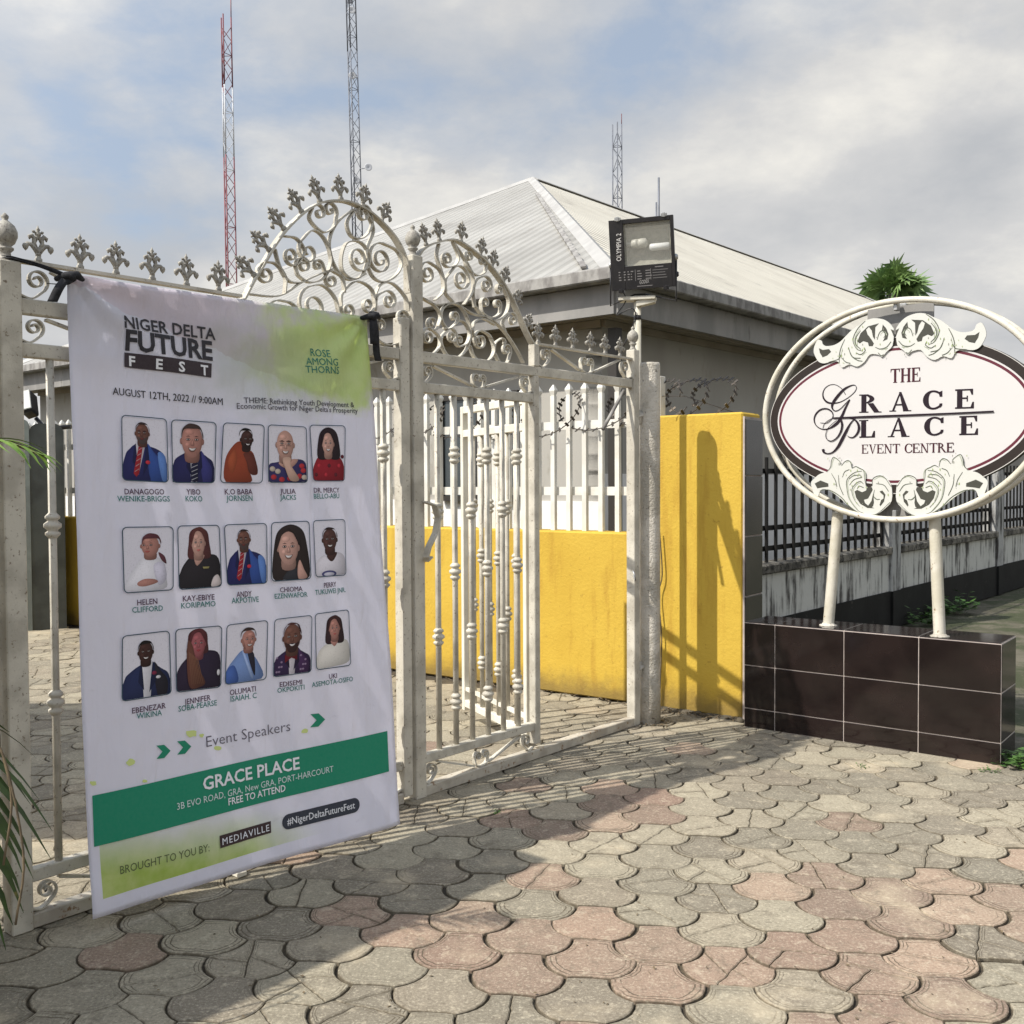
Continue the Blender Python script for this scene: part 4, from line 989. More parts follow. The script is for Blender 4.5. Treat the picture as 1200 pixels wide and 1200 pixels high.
# ------------------------------------------------------------------ the banner
BNV = {'TL': hit(78, 322, GA + gn * 0.055, gn), 'TR': hit(432, 370, GA + gn * 0.055, gn), 'BL': G(105, 1075, 0.05), 'BR': G(469, 966, 0.06)}
def bil(u, v): return (BNV['BL'] * (1 - u) + BNV['BR'] * u) * (1 - v) + (BNV['TL'] * (1 - u) + BNV['TR'] * u) * v
BN = (BNV['BR'] - BNV['BL']).cross(BNV['TL'] - BNV['BL']).normalized()
if BN.dot(gn) < 0: BN = -BN
def sag(u, v):
    """soft folds of hung cloth"""
    d = 0.010 * math.sin(u * 9 + v * 2.0) * (0.4 + 0.6 * (1 - v)) + 0.006 * math.sin(v * 13 + u * 4) + 0.004 * math.sin(u * 23 - v * 6) * v
    for cu_, s_ in ((0.0, 1), (1.0, -1)):                       # tension folds fanning from the two tied corners
        x, y = abs(u - cu_) * 1.5, (1 - v) * 2.4; r = math.hypot(x, y); a = math.atan2(y, x + 1e-6)
        d += 0.016 * math.exp(-r / 0.55) * math.sin(a * 11 + s_) * min(1, r / 0.08)
    d -= 0.03 * math.exp(-((1 - v) / 0.05) ** 2) * (4 * u * (1 - u)) * 0.5
    d += 0.03 * math.exp(-(v / 0.07) ** 2) * math.exp(-(u / 0.10) ** 2)
    d += 0.018 * math.exp(-((u - 0.55) / 0.05) ** 2) * math.exp(-((v - 0.79) / 0.05) ** 2)
    return d
def bs(u, v, e=0.0): return bil(u, v) + BN * (sag(u, v) + e)
_uvc = {}
def buv(px, py):
    u, v = (px - 90) / 360, 1 - (py - 330) / 700
    for _ in range(9):
        x, y = proj(bil(u, v)); h = 1e-4
        xu, yu = proj(bil(u + h, v)); xv, yv = proj(bil(u, v + h))
        a, b, c, d = (xu - x) / h, (xv - x) / h, (yu - y) / h, (yv - y) / h; D = a * d - b * c; ex_, ey_ = px - x, py - y
        u += (d * ex_ - b * ey_) / D; v += (-c * ex_ + a * ey_) / D
    return u, v
bn = empty('banner', BNV['BL'] * 0.5 + BNV['BR'] * 0.5, 'tall white printed event banner with green band and fifteen portraits tied to the gate', 'banner')
def build_cloth():
    m, t, b = nodes('banner_cloth'); k = N(t)
    uv = k.new('ShaderNodeUVMap').outputs[0]; s = k.new('ShaderNodeSeparateXYZ'); k.put(s.inputs[0], uv); u, v = s.outputs[0], s.outputs[1]
    n1 = k.noise(k.map(uv, (1.5, 2.4, 1)), 3.2, 6, 0.6); n2 = k.noise(k.map(uv, (1.5, 2.4, 1), (3, 1, 0)), 7, 5, 0.6)
    col = (0.88, 0.87, 0.94)
    # printed hills: pale grey-violet wash under a ragged falling edge at the top
    edge = k.math('ADD', k.math('MULTIPLY_ADD', u, -0.20, 0.985), k.math('MULTIPLY', k.math('SUBTRACT', n1, 0.5), 0.07))
    hill = k.math('MULTIPLY', k.step(v, 0.78, 0.90), k.math('SUBTRACT', 1.0, k.step(v, 0.99, 1.02)))
    up = k.math('GREATER_THAN', v, edge)
    col = k.mix(k.math('MULTIPLY', k.math('MULTIPLY', up, hill), 0.55), col, (0.62, 0.53, 0.56))
    under = k.math('MULTIPLY', k.math('SUBTRACT', 1.0, up), k.step(v, 0.84, 0.95))
    col = k.mix(k.math('MULTIPLY', under, 0.22), col, (0.40, 0.40, 0.42))
    # printed green watercolour, top right
    du = k.math('DIVIDE', k.math('SUBTRACT', u, 0.82), 0.50); dv = k.math('DIVIDE', k.math('SUBTRACT', v, k.math('MULTIPLY_ADD', u, 0.03, 0.90)), 0.13)
    rr_ = k.math('SQRT', k.math('ADD', k.math('MULTIPLY', du, du), k.math('MULTIPLY', dv, dv)))
    gm = k.step(k.math('ADD', rr_, k.math('MULTIPLY', k.math('SUBTRACT', n1, 0.5), 2.4)), 1.0, 0.45)
    col = k.mix(k.math('MULTIPLY', k.math('MULTIPLY', gm, k.step(u, 0.40, 0.75)), 0.85), col, k.mix(n2, (0.56, 0.76, 0.08), (0.80, 0.86, 0.50)))
    du = k.math('DIVIDE', k.math('SUBTRACT', u, 0.62), 0.34); dv = k.math('DIVIDE', k.math('SUBTRACT', v, 0.875), 0.10)
    rr_ = k.math('SQRT', k.math('ADD', k.math('MULTIPLY', du, du), k.math('MULTIPLY', dv, dv)))
    g2 = k.step(k.math('ADD', rr_, k.math('MULTIPLY', k.math('SUBTRACT', n2, 0.5), 1.4)), 1.1, 0.3)
    col = k.mix(k.math('MULTIPLY', g2, 0.30), col, (0.50, 0.55, 0.42))
    # lime wash along the foot, kept inside the printed margin
    box = k.math('MULTIPLY', k.math('GREATER_THAN', u, 0.028), k.math('GREATER_THAN', v, 0.026))
    low = k.step(k.math('ADD', k.math('MULTIPLY_ADD', u, 0.10, v), k.math('MULTIPLY', k.math('SUBTRACT', n1, 0.5), 0.05)), 0.155, 0.05)
    fade = k.step(u, 0.74, 0.40)
    col = k.mix(k.math('MULTIPLY', k.math('MULTIPLY', low, box), k.math('MULTIPLY', fade, 0.92)), col, k.mix(k.step(n2, 0.3, 0.7), (0.46, 0.62, 0.05), (0.66, 0.74, 0.26)))
    # faint dirt and wipe marks
    col = k.mix(k.math('MULTIPLY', k.step(k.noise(k.map(uv, (3, 9, 1)), 5, 6, 0.7), 0.60, 0.75), 0.16), col, (0.42, 0.40, 0.42))
    k.put(b.inputs['Base Color'], col); b.inputs['Roughness'].default_value = 0.55; b.inputs['Specular IOR Level'].default_value = 0.3
    bw = k.math('ADD', k.noise(k.map(uv, (5, 1.6, 1)), 4, 4, 0.5, 0.6), k.math('MULTIPLY', k.noise(k.map(uv, (1.5, 2.4, 1)), 12, 4), 0.35))
    k.put(b.inputs['Normal'], k.bump(bw, 0.6, 0.025))
    tr = k.new('ShaderNodeBsdfTranslucent'); k.put(tr.inputs['Color'], col); mx = k.new('ShaderNodeMixShader'); mx.inputs[0].default_value = 0.44
    out = [n for n in t.nodes if n.type == 'OUTPUT_MATERIAL'][0]
    t.links.new(b.outputs[0], mx.inputs[1]); t.links.new(tr.outputs[0], mx.inputs[2]); t.links.new(mx.outputs[0], out.inputs['Surface'])
build_cloth()
NU, NV = 72, 110
s = MB(); s.smooth = True
for j in range(NV + 1):
    for i in range(NU + 1): s.add([bs(i / NU, j / NV)])
for j in range(NV):
    for i in range(NU): a = j * (NU + 1) + i; s.face((a, a + 1, a + NU + 2, a + NU + 1))
cl = s.build('cloth', 'banner_cloth', bn, fix=False)
ul = cl.data.uv_layers.new(name='UVMap')
for pol in cl.data.polygons:
    for li, vi in zip(pol.loop_indices, pol.vertices): ul.data[li].uv = ((vi % (NU + 1)) / NU, (vi // (NU + 1)) / NV)
sd = cl.modifiers.new('thickness', 'SOLIDIFY'); sd.thickness = 0.0012; sd.offset = -1
INK = 0.0030
def put_text(mbx, body, p0, p1, cap, col, bold=0.0, e=INK, space=1.0, shear=0.0):
    """lettering from pixel p0 to p1 (baseline ends in the photo), cap height in photo pixels"""
    vs, fs = text_mesh(body, 0.0 if 'M' in body else bold, space); (u0, v0), (u1, v1) = buv(*p0), buv(*p1)
    um, vm = buv((p0[0] + p1[0]) / 2, (p0[1] + p1[1]) / 2 - cap); hv = vm - (v0 + v1) / 2
    mbx.c = col; L_ = abs(u1 - u0) * 1.5
    for k_, (ox, oy) in enumerate(((0, 0), (-1, 0.3), (1, -0.3), (0, 1), (0, -1)) if ('M' in body and bold > 0) else ((0, 0),)):
        sx = ox * bold * 0.9 * abs(hv) * 1.6 * 1.55; sy = oy * bold * 0.9
        i = mbx.add([bs(u0 + (u1 - u0) * x + sx, v0 + (v1 - v0) * x + hv * (y + sy), e + 0.00008 * k_) for x, y in vs])
        for f in fs: mbx.face([i + q for q in f])
def patch(mbx, quad, col, e, nx=8, ny=8):
    """filled four-sided area given by photo pixels TL TR BR BL"""
    (a, b, c, d) = [buv(*q) for q in quad]; mbx.c = col; base = len(mbx.v)
    for j in range(ny + 1):
        for i in range(nx + 1):
            x, y = i / nx, j / ny
            u = (a[0] * (1 - x) + b[0] * x) * (1 - y) + (d[0] * (1 - x) + c[0] * x) * y; v = (a[1] * (1 - x) + b[1] * x) * (1 - y) + (d[1] * (1 - x) + c[1] * x) * y
            mbx.add([bs(u, v, e)])
    for j in range(ny):
        for i in range(nx): q = base + j * (nx + 1) + i; mbx.face((q, q + nx + 1, q + nx + 2, q + 1))
DK = (0.022, 0.02, 0.026); GRN = (0.004, 0.23, 0.125); TEAL = (0.03, 0.19, 0.165); PUR = (0.075, 0.03, 0.07); WHT = (0.80, 0.80, 0.82)
s = MB()
put_text(s, 'NIGER DELTA', (145.3, 384), (252.7, 398.3), 13.2, DK, 0.02)
put_text(s, 'FUTURE', (147.7, 409.3), (249.6, 422), 21.5, DK, 0.032)
s.build('heading', 'print_ink', bn, fix=False, colattr=True)
s = MB(); patch(s, ((147, 412.5), (248.3, 426), (247.7, 442.5), (147, 429.6)), (0.035, 0.022, 0.028), INK)
s.build('title_box', 'print_ink', bn, fix=False, colattr=True)
s = MB()
for ch, x0, x1, y in (('F', 152.5, 159.5, 428), ('E', 182.5, 190, 432), ('S', 208.3, 216, 435.2), ('T', 235, 244, 439)): put_text(s, ch, (x0, y), (x1, y + 1), 11, WHT, 0.03, INK * 1.7)
s.build('title_lettering', 'print_ink', bn, fix=False, colattr=True)
s = MB()
put_text(s, 'AUGUST 12TH, 2022 // 9:00AM', (131.7, 462.5), (261.7, 474.5), 8, DK, 0.008)
s.build('date_line', 'print_ink', bn, fix=False, colattr=True); s = MB()
put_text(s, 'THEME: Rethinking Youth Development &', (284.9, 472.5), (414, 477.5), 6.2, (0.05, 0.045, 0.06), 0.006)
put_text(s, "Economic Growth for Niger Delta's Prosperity", (277.3, 479), (418, 484.5), 6.2, (0.05, 0.045, 0.06), 0.006)
s.build('theme_lines', 'print_ink', bn, fix=False, colattr=True)
s = MB()
put_text(s, 'ROSE', (364, 417), (385.8, 419.2), 8.6, (0.01, 0.16, 0.12), 0.002); put_text(s, 'AMONG', (358.7, 427.3), (393.7, 429.3), 8.2, (0.01, 0.16, 0.12), 0.002); put_text(s, 'THORNS', (357.7, 437), (396, 438.7), 8.2, (0.01, 0.16, 0.12), 0.002)
s.build('motto', 'print_ink', bn, fix=False, colattr=True)
NAMES = [
 (('DANAGOGO', (145.3, 579.3), (191.8, 579.6)), ('WENIKE-BRIGGS', (136.8, 587.6), (198.5, 587.8))), (('YIBO', (219.2, 579.3), (236.2, 579.5)), ('KOKO', (217.9, 587.5), (238.3, 587.5))),
 (('K.O BABA', (264.6, 579.3), (296.2, 579.3)), ('JORNSEN', (266.2, 587), (296.2, 586.8))), (('JULIA', (328.7, 578.5), (346.8, 578.5)), ('JACKS', (328.7, 585.7), (347.3, 585.6))),
 (('DR. MERCY', (367.5, 577.4), (396.9, 577.2)), ('BELLO-ABU', (367.5, 584.4), (396.9, 583.9))),
 (('HELEN', (159.3, 709.3), (183, 707.4)), ('CLIFFORD', (153.6, 718), (189.7, 715.5))), (('KAY-EBIYE', (213.5, 704.8), (251.2, 702.5)), ('KORIPAMO', (211.7, 713.1), (252.3, 710.3))),
 (('ANDY', (276.8, 699.9), (294.6, 698.7)), ('AKPOTIVE', (271.1, 707.1), (302.9, 705.2))), (('CHIOMA', (327.7, 694.2), (353, 692.5)), ('EZENWAFOR', (321.5, 701.7), (358.7, 699.1))),
 (('PERRY', (377.8, 688.8), (392.5, 687.2)), ('TUKUWEI JNR.', (367.5, 697.1), (403.6, 693.8))),
 (('EBENEZAR', (154.1, 836), (194.4, 829.6)), ('WIKINA', (159.5, 842.4), (189.7, 838))), (('JENNIFER', (216.9, 826), (247.9, 820.5)), ('SOBA-PEARSE', (209.6, 834.2), (255.4, 826.6))),
 (('OLUMATI', (270.6, 815), (300.8, 810.2)), ('ISAIAH. C', (271.4, 822.6), (301.9, 818))), (('EDISEMI', (328.2, 805.2), (353, 801.6)), ('OKPOKITI', (325.6, 812.2), (355.8, 807.6))),
 (('UKI', (383.5, 795.4), (392.8, 794)), ('ASEMOTA-OSIFO', (364.1, 805.2), (411.4, 797.8)))]
for a, b in NAMES:
    s = MB(); cp = 6.3 if a[1][0] < 300 else 5.6
    put_text(s, a[0], a[1], a[2], cp, PUR, 0.012); put_text(s, b[0], b[1], b[2], cp, TEAL, 0.010)
    s.build('name_caption', 'print_ink', bn, fix=False, colattr=True)
s = MB(); put_text(s, 'Event Speakers', (242.8, 875.8), (340.9, 856.5), 12.2, (0.11, 0.10, 0.13), -0.006)
s.build('speakers_line', 'print_ink', bn, fix=False, colattr=True)
for (x, y) in ((182.6, 873.6), (207.6, 868.8), (363, 836.8)):
    s = MB(); s.c = GRN; z_ = 0.325; w, h = 17, 15.5; sl_ = -0.10
    P_ = [(x + a * w, y + b * h + a * w * sl_) for a, b in ((0, 0), (0.55, 0), (1, 0.5), (0.55, 1), (0, 1), (0.42, 0.5))]
    s.poly([bs(*buv(*q), INK) for q in (P_[0], P_[1], P_[2], P_[5])]); s.poly([bs(*buv(*q), INK) for q in (P_[5], P_[2], P_[3], P_[4])]); s.build('chevron', 'print_ink', bn, fix=False, colattr=True)
lr = random.Random(4)
for (x, y, w) in ((152, 893, 7), (225, 860, 8), (256, 877, 6), (357, 857, 5), (108, 917, 5), (168, 915, 4), (237, 862, 4)):
    s = MB(); s.c = (0.60, 0.68, 0.24)
    s.poly([bs(*buv(x + w * math.cos(a) * lr.uniform(0.6, 1), y + w * 0.7 * math.sin(a) * lr.uniform(0.5, 1)), INK * 0.8) for a in [q * PI / 5 for q in range(10)]]); s.build('leaf_speck', 'print_ink', bn, fix=False, colattr=True)
s = MB(); patch(s, ((106.9, 932), (453, 856.4), (455.6, 903.9), (108.5, 991.6)), GRN, INK, 60, 10); s.build('green_band', 'print_ink', bn, fix=False, colattr=True)
s = MB(); B2_ = INK * 1.8
put_text(s, 'GRACE PLACE', (237.9, 926), (351.6, 900.8), 14.2, WHT, 0.02, B2_)
put_text(s, '3B EVO ROAD, GRA, New GRA, PORT-HARCOURT', (206, 948.6), (390, 904), 7.4, (0.62, 0.72, 0.70), 0.0, B2_)
put_text(s, 'FREE TO ATTEND', (268, 943.8), (335.4, 927.2), 7.8, WHT, 0.012, B2_)
s.build('address_lines', 'print_ink', bn, fix=False, colattr=True)
s = MB(); put_text(s, 'BROUGHT TO YOU BY:', (138, 1023), (244.4, 997), 9, (0.10, 0.13, 0.05), 0.0); s.build('sponsor_line', 'print_ink', bn, fix=False, colattr=True)
s = MB(); patch(s, ((256.7, 979.3), (318.2, 962.4), (318.5, 976), (257.4, 993.9)), (0.045, 0.022, 0.022), INK); put_text(s, 'MEDIAVILLE', (260, 990), (316, 973.6), 7.6, WHT, 0.004, B2_, 1.2); s.build('sponsor_box', 'print_ink', bn, fix=False, colattr=True)
s = MB(); L0, L1 = buv(339, 963), buv(413.5, 943.5); rr0 = abs(buv(339, 954)[1] - buv(339, 972)[1]) / 2; ar_ = (BNV['TL'] - BNV['BL']).length / (BNV['BR'] - BNV['BL']).length
pill = []
for i in range(13): a = PI / 2 - PI * i / 12; pill.append((L1[0] + math.cos(a) * rr0 * ar_, L1[1] + math.sin(a) * rr0))
for i in range(13): a = -PI / 2 - PI * i / 12; pill.append((L0[0] + math.cos(a) * rr0 * ar_, L0[1] + math.sin(a) * rr0))
s.c = (0.03, 0.035, 0.05)
for i in range(12):
    a, b = pill[i], pill[i + 1]; c, d = pill[25 - i - 1], pill[25 - i]
    n = 10
    for k in range(n): f, f2 = k / n, (k + 1) / n; s.poly([bs(a[0] + (d[0] - a[0]) * f, a[1] + (d[1] - a[1]) * f, INK), bs(a[0] + (d[0] - a[0]) * f2, a[1] + (d[1] - a[1]) * f2, INK), bs(b[0] + (c[0] - b[0]) * f2, b[1] + (c[1] - b[1]) * f2, INK), bs(b[0] + (c[0] - b[0]) * f, b[1] + (c[1] - b[1]) * f, INK)])
put_text(s, '#NigerDeltaFutureFest', (337, 967.2), (414.5, 946.6), 7.8, WHT, 0.006, B2_); s.build('hashtag_pill', 'print_ink', bn, fix=False, colattr=True)

# portraits, drawn as flat areas of printed colour
QUADS = [((141.2, 486), (195.4, 490.7), (197, 566), (141, 563.5)), ((200.6, 491.2), (254.8, 494.5), (252.3, 566.3), (201.4, 566)), ((260.8, 495), (306.5, 498.4), (306, 566.9), (258.7, 566)), ((310.4, 497.9), (356.4, 500.5), (360.2, 566), (312.4, 566)), ((360.7, 497.9), (402.8, 499), (402.8, 564.3), (365.4, 564.3)),
 ((140.7, 617.6), (201.4, 616.8), (201.4, 691.7), (142.7, 695.6)), ((206.5, 616), (256.9, 615), (259.5, 687.8), (207.3, 691.7)), ((262, 614.7), (312.4, 612.9), (312.4, 684), (264.7, 686.5)), ((317.6, 612), (361.5, 610.3), (362.8, 678.8), (316.8, 682)), ((365.4, 609.8), (403.6, 608.3), (404, 674.4), (367.5, 677)),
 ((141.2, 744.9), (197.5, 738.4), (200.6, 813.3), (141.2, 822.4)), ((204, 737), (259.5, 732.7), (259.5, 805.6), (205.8, 812)), ((264.7, 732), (313.2, 726.3), (312.4, 796.5), (263.6, 803)), ((320.2, 725.5), (362.8, 720.3), (362.8, 787.5), (319.4, 794)), ((366.2, 719), (406.2, 713.9), (408.8, 779.8), (367.5, 785.4))]
SK = {'d': (0.055, 0.024, 0.02), 'm': (0.16, 0.07, 0.05), 'l': (0.42, 0.20, 0.16), 'p': (0.52, 0.30, 0.24)}
def tint(c, f): return tuple(min(1, max(0, x * f)) for x in c)
class Por:
    def __init__(s, quad):
        s.m = MB(); s.e = 0.0; s.w = [bs(*buv(*x), INK) for x in quad]; s.c = sum(s.w, V((0, 0, 0))) / 4
        s.n = (s.w[2] - s.w[0]).cross(s.w[1] - s.w[3]).normalized(); s.n = s.n if s.n.dot(BN) > 0 else -s.n
        cu = [buv(*x) for x in quad]; lift = 0
        for i in range(9):
            for j in range(9):
                f, h = i / 8, j / 8; u = (cu[0][0] * (1 - f) + cu[1][0] * f) * (1 - h) + (cu[3][0] * (1 - f) + cu[2][0] * f) * h; v = (cu[0][1] * (1 - f) + cu[1][1] * f) * (1 - h) + (cu[3][1] * (1 - f) + cu[2][1] * f) * h
                lift = max(lift, (bs(u, v) - s.c).dot(s.n))
        s.c = s.c + s.n * (lift + 0.0016)
    def at(s, x, y, e=0.0):
        a, b, c, d = s.w; y = 1 - y
        q = (a * (1 - x) + b * x) * (1 - y) + (d * (1 - x) + c * x) * y
        return q - s.n * (q - s.c).dot(s.n) + s.n * e
    def poly(s, pts, col):
        s.e += 0.00010; s.m.c = col
        pts = [(min(0.985, max(0.015, x)), min(0.985, max(0.015, y))) for x, y in pts]
        n = len(pts); gx = sum(q[0] for q in pts) / n; gy = sum(q[1] for q in pts) / n
        x0, x1 = min(q[0] for q in pts), max(q[0] for q in pts); y0, y1 = min(q[1] for q in pts), max(q[1] for q in pts); wx, wy = max(x1 - x0, 1e-4), max(y1 - y0, 1e-4)
        # soft modelling of the printed picture: fuller tone in the middle, deeper at the rim
        sh = lambda q: 0.98 - 0.40 * (q[0] - gx) / wx + 0.24 * (q[1] - gy) / wy
        rimc = [tint(col, max(0.45, 0.86 * sh(q))) for q in pts]
        ar = [(pts[k][0] - gx) * (pts[(k + 1) % n][1] - gy) - (pts[(k + 1) % n][0] - gx) * (pts[k][1] - gy) for k in range(n)]
        i = s.m.add([s.at(*q, s.e) for q in pts])
        if n > 6 and (min(ar) > 0 or max(ar) < 0):
            mid = [(gx + (q[0] - gx) * 0.55 - 0.04 * wx, gy + (q[1] - gy) * 0.55 + 0.04 * wy) for q in pts]; j = s.m.add([s.at(*q, s.e) for q in mid]); c0 = s.m.add([s.at(gx - 0.05 * wx, gy + 0.05 * wy, s.e)])
            mc = [tint(col, 1.10 * sh(q)) for q in mid]; cc = tint(col, 1.24)
            for k in range(n):
                l = (k + 1) % n; s.m.face((i + k, i + l, j + l, j + k), [rimc[k], rimc[l], mc[l], mc[k]]); s.m.face((j + k, j + l, c0), [mc[k], mc[l], cc])
        else: s.m.face(range(i, i + n), rimc)
    def sm(s, pts, col, n=4): s.poly([(q.x, q.y) for q in crom([V((x, y, 0)) for x, y in pts], n, True)], col)
    def ell(s, x, y, rx, ry, col, rot=0, n=18):
        s.poly([(x + rx * math.cos(a) * math.cos(rot) - ry * math.sin(a) * math.sin(rot), y + rx * math.cos(a) * math.sin(rot) + ry * math.sin(a) * math.cos(rot)) for a in [2 * PI * k / n for k in range(n)]], col)
    def frame(s):
        R_ = 0.10; rim = (0.045, 0.085, 0.115); out = []; inn = []
        asp = 0.74
        for cx, cy, a0 in ((1 - R_, 1 - R_ * asp, 0), (R_, 1 - R_ * asp, 90), (R_, R_ * asp, 180), (1 - R_, R_ * asp, 270)):
            for k in range(7):
                a = R(a0 + 15 * k); out.append((cx + math.cos(a) * R_, cy + math.sin(a) * R_ * asp)); inn.append((cx + math.cos(a) * (R_ - 0.020), cy + math.sin(a) * (R_ - 0.020) * asp))
        n = len(out); s.m.c = rim
        for i in range(n):
            j = (i + 1) % n
            for k in range(4):
                f, f2 = k / 4, (k + 1) / 4
                L_ = lambda a, b, t: (a[0] + (b[0] - a[0]) * t, a[1] + (b[1] - a[1]) * t)
                s.m.poly([s.at(*q, s.e + 0.0004) for q in (L_(out[i], out[j], f), L_(out[i], out[j], f2), L_(inn[i], inn[j], f2), L_(inn[i], inn[j], f))])
    def face(s, x, y, w, h, sk, turn=0.0, smile=1, beard=None, brow=(0.02, 0.012, 0.01), glasses=False):
        s.sm([(x - w * .62, y - h * 1.25), (x + w * .62, y - h * 1.25), (x + w * .55, y - h * .4), (x - w * .55, y - h * .4)], tint(sk, .62))
        s.ell(x - w * 1.0, y - h * .02, w * .15, h * .20, tint(sk, .72)); s.ell(x + w * 1.0, y - h * .02, w * .15, h * .20, tint(sk, .66))
        s.sm([(x, y + h), (x + w * .72, y + h * .72), (x + w * .98, y + h * .1), (x + w * .84, y - h * .5), (x + w * .42, y - h * .92), (x, y - h * 1.02), (x - w * .42, y - h * .92), (x - w * .84, y - h * .5), (x - w * .98, y + h * .1), (x - w * .72, y + h * .72)], sk)
        sd_ = 1 if turn <= 0 else -1
        s.sm([(x + sd_ * w * .97, y + h * .2), (x + sd_ * w * .84, y - h * .5), (x + sd_ * w * .42, y - h * .92), (x + sd_ * w * .5, y - h * .45), (x + sd_ * w * .72, y - h * .05)], tint(sk, .70))
        s.ell(x - sd_ * w * .25, y + h * .55, w * .42, h * .18, tint(sk, 1.28)); s.ell(x - sd_ * w * .45, y - h * .22, w * .22, h * .13, tint(sk, 1.35))
        if beard: s.sm([(x - w * .84, y - h * .30), (x - w * .4, y - h * .42), (x, y - h * .36), (x + w * .4, y - h * .42), (x + w * .84, y - h * .30), (x + w * .45, y - h * .95), (x, y - h * 1.06), (x - w * .45, y - h * .95)], beard)
        t = turn * w
        for k in (-1, 1):
            ex_, ey_ = x + t + k * w * .40, y + h * .10
            s.ell(ex_, ey_, w * .22, h * .10, tint(sk, .55)); s.ell(ex_, ey_, w * .15, h * .05, (0.55, 0.5, 0.48)); s.ell(ex_, ey_, w * .075, h * .05, (0.01, 0.008, 0.008))
            s.poly([(ex_ - w * .24, ey_ + h * .16), (ex_ - k * w * .02, ey_ + h * .23), (ex_ + w * .24, ey_ + h * .16), (ex_, ey_ + h * .18)], brow)
            if glasses:
                s.poly([(ex_ - w * .30, ey_ + h * .16), (ex_ + w * .30, ey_ + h * .16), (ex_ + w * .30, ey_ + h * .12), (ex_ - w * .30, ey_ + h * .12)], (0.02, 0.01, 0.015)); s.poly([(ex_ - w * .26, ey_ - h * .14), (ex_ + w * .26, ey_ - h * .14), (ex_ + w * .24, ey_ - h * .17), (ex_ - w * .24, ey_ - h * .17)], (0.05, 0.03, 0.03))
        s.sm([(x + t - w * .06, y + h * .08), (x + t + w * .06, y + h * .08), (x + t + w * .20, y - h * .24), (x + t, y - h * .29), (x + t - w * .20, y - h * .24)], tint(sk, .82)); s.ell(x + t, y - h * .10, w * .05, h * .13, tint(sk, 1.3))
        if smile: s.sm([(x + t - w * .40, y - h * .40), (x + t, y - h * .46), (x + t + w * .40, y - h * .40), (x + t + w * .18, y - h * .64), (x + t - w * .18, y - h * .64)], tint(sk, .45)); s.sm([(x + t - w * .32, y - h * .43), (x + t, y - h * .47), (x + t + w * .32, y - h * .43), (x + t + w * .14, y - h * .57), (x + t - w * .14, y - h * .57)], (0.70, 0.66, 0.64))
        else: s.sm([(x + t - w * .30, y - h * .50), (x + t, y - h * .44), (x + t + w * .30, y - h * .50), (x + t, y - h * .62)], (tint(sk, .75)[0] * 1.3, tint(sk, .5)[1], tint(sk, .55)[2]))
    def cap(s, x, y, w, h, col, low=0.45):
        s.sm([(x - w * 1.02, y + h * low * .35), (x - w * .95, y + h * .72), (x - w * .45, y + h * 1.08), (x + w * .1, y + h * 1.12), (x + w * .7, y + h * .95), (x + w * 1.03, y + h * .45), (x + w * 1.0, y + h * low * .3), (x + w * .78, y + h * (low + .25)), (x, y + h * (low + .30)), (x - w * .78, y + h * (low + .22))], col)
    def suit(s, x, ny, col, col2, shirt, l=0.03, r=0.97, sh=0.50):
        s.sm([(l, .015), (l + .03, sh * .75), (l + .14, sh), (x - .10, ny), (x + .12, ny), (r - .16, sh), (r - .02, sh * .75), (r, .015)], col)
        s.poly([(x - .10, ny + .02), (x + .13, ny + .02), (x + .08, .015), (x - .06, .015)] if shirt[1] else [(x - .09, ny + .02), (x + .12, ny + .02), (x - .04, .10)], shirt[0])
        s.sm([(x + .15, ny + .01), (x + .30, sh * .92), (r - .05, sh * .55), (r - .08, .02), (x + .22, .02)], col2)
        s.poly([(x - .12, ny), (x - .09, ny + .02), (x - .05, .12), (x - .17, sh * .62)], tint(col, .7)); s.poly([(x + .13, ny + .03), (x + .17, ny), (x + .20, sh * .6), (x + .05, .08)], tint(col, .7))
HB_ = (0.012, 0.009, 0.009); PB = ((0.60, 0.58, 0.64), (0.66, 0.62, 0.62))
def start(i, bg=None):
    P_ = Por(QUADS[i]); x = P_
    base = len(P_.m.v); P_.m.c = bg or (0.74, 0.71, 0.77); n = 6
    for j in range(n + 1):
        for k in range(n + 1): P_.m.add([P_.at(0.02 + 0.96 * k / n, 0.02 + 0.96 * j / n, -0.0004)])
    for j in range(n):
        for k in range(n): q = base + j * (n + 1) + k; P_.m.face((q, q + 1, q + n + 2, q + n + 1))
    return P_
def finish(P_): P_.frame(); P_.m.build('portrait', 'print_photo', bn, fix=False, colattr=True)
def tie(P_, x, y0, y1, c1, c2, w=.045, slant=0.0):
    P_.poly([(x - w, y0), (x + w, y0), (x + w * 1.3 + slant, y1), (x + slant, y1 - .05), (x - w * 1.3 + slant, y1)], c1)
    for k in range(5): f = (k + .5) / 5; yy = y0 + (y1 - y0) * f; xx = x + slant * f; P_.poly([(xx - w, yy - .02), (xx + w, yy + .025), (xx + w, yy + .035), (xx - w, yy - .008)], c2)
NV_ = (0.018, 0.02, 0.10); NV2 = (0.03, 0.07, 0.26)
def blue_suit(i):
    P_ = start(i); P_.suit(.40, .56, NV_, NV2, ((0.6, .56, .6), False), .05, .97, .50); P_.sm([(.78, .45), (.95, .40), (.97, .05), (.86, .05)], (0.10, 0.20, 0.48)); tie(P_, .41, .53, .12, (0.38, 0.02, 0.03), (0.55, 0.35, 0.35), .045, -.10)
    P_.ell(.56, .30, .05, .03, (0.5, 0.03, 0.05)); P_.face(.45, .735, .145, .155, SK['m'], -.1, 0, (0.09, 0.06, 0.055), glasses=True); P_.cap(.45, .735, .145, .155, (0.04, 0.022, 0.022), .60); finish(P_)
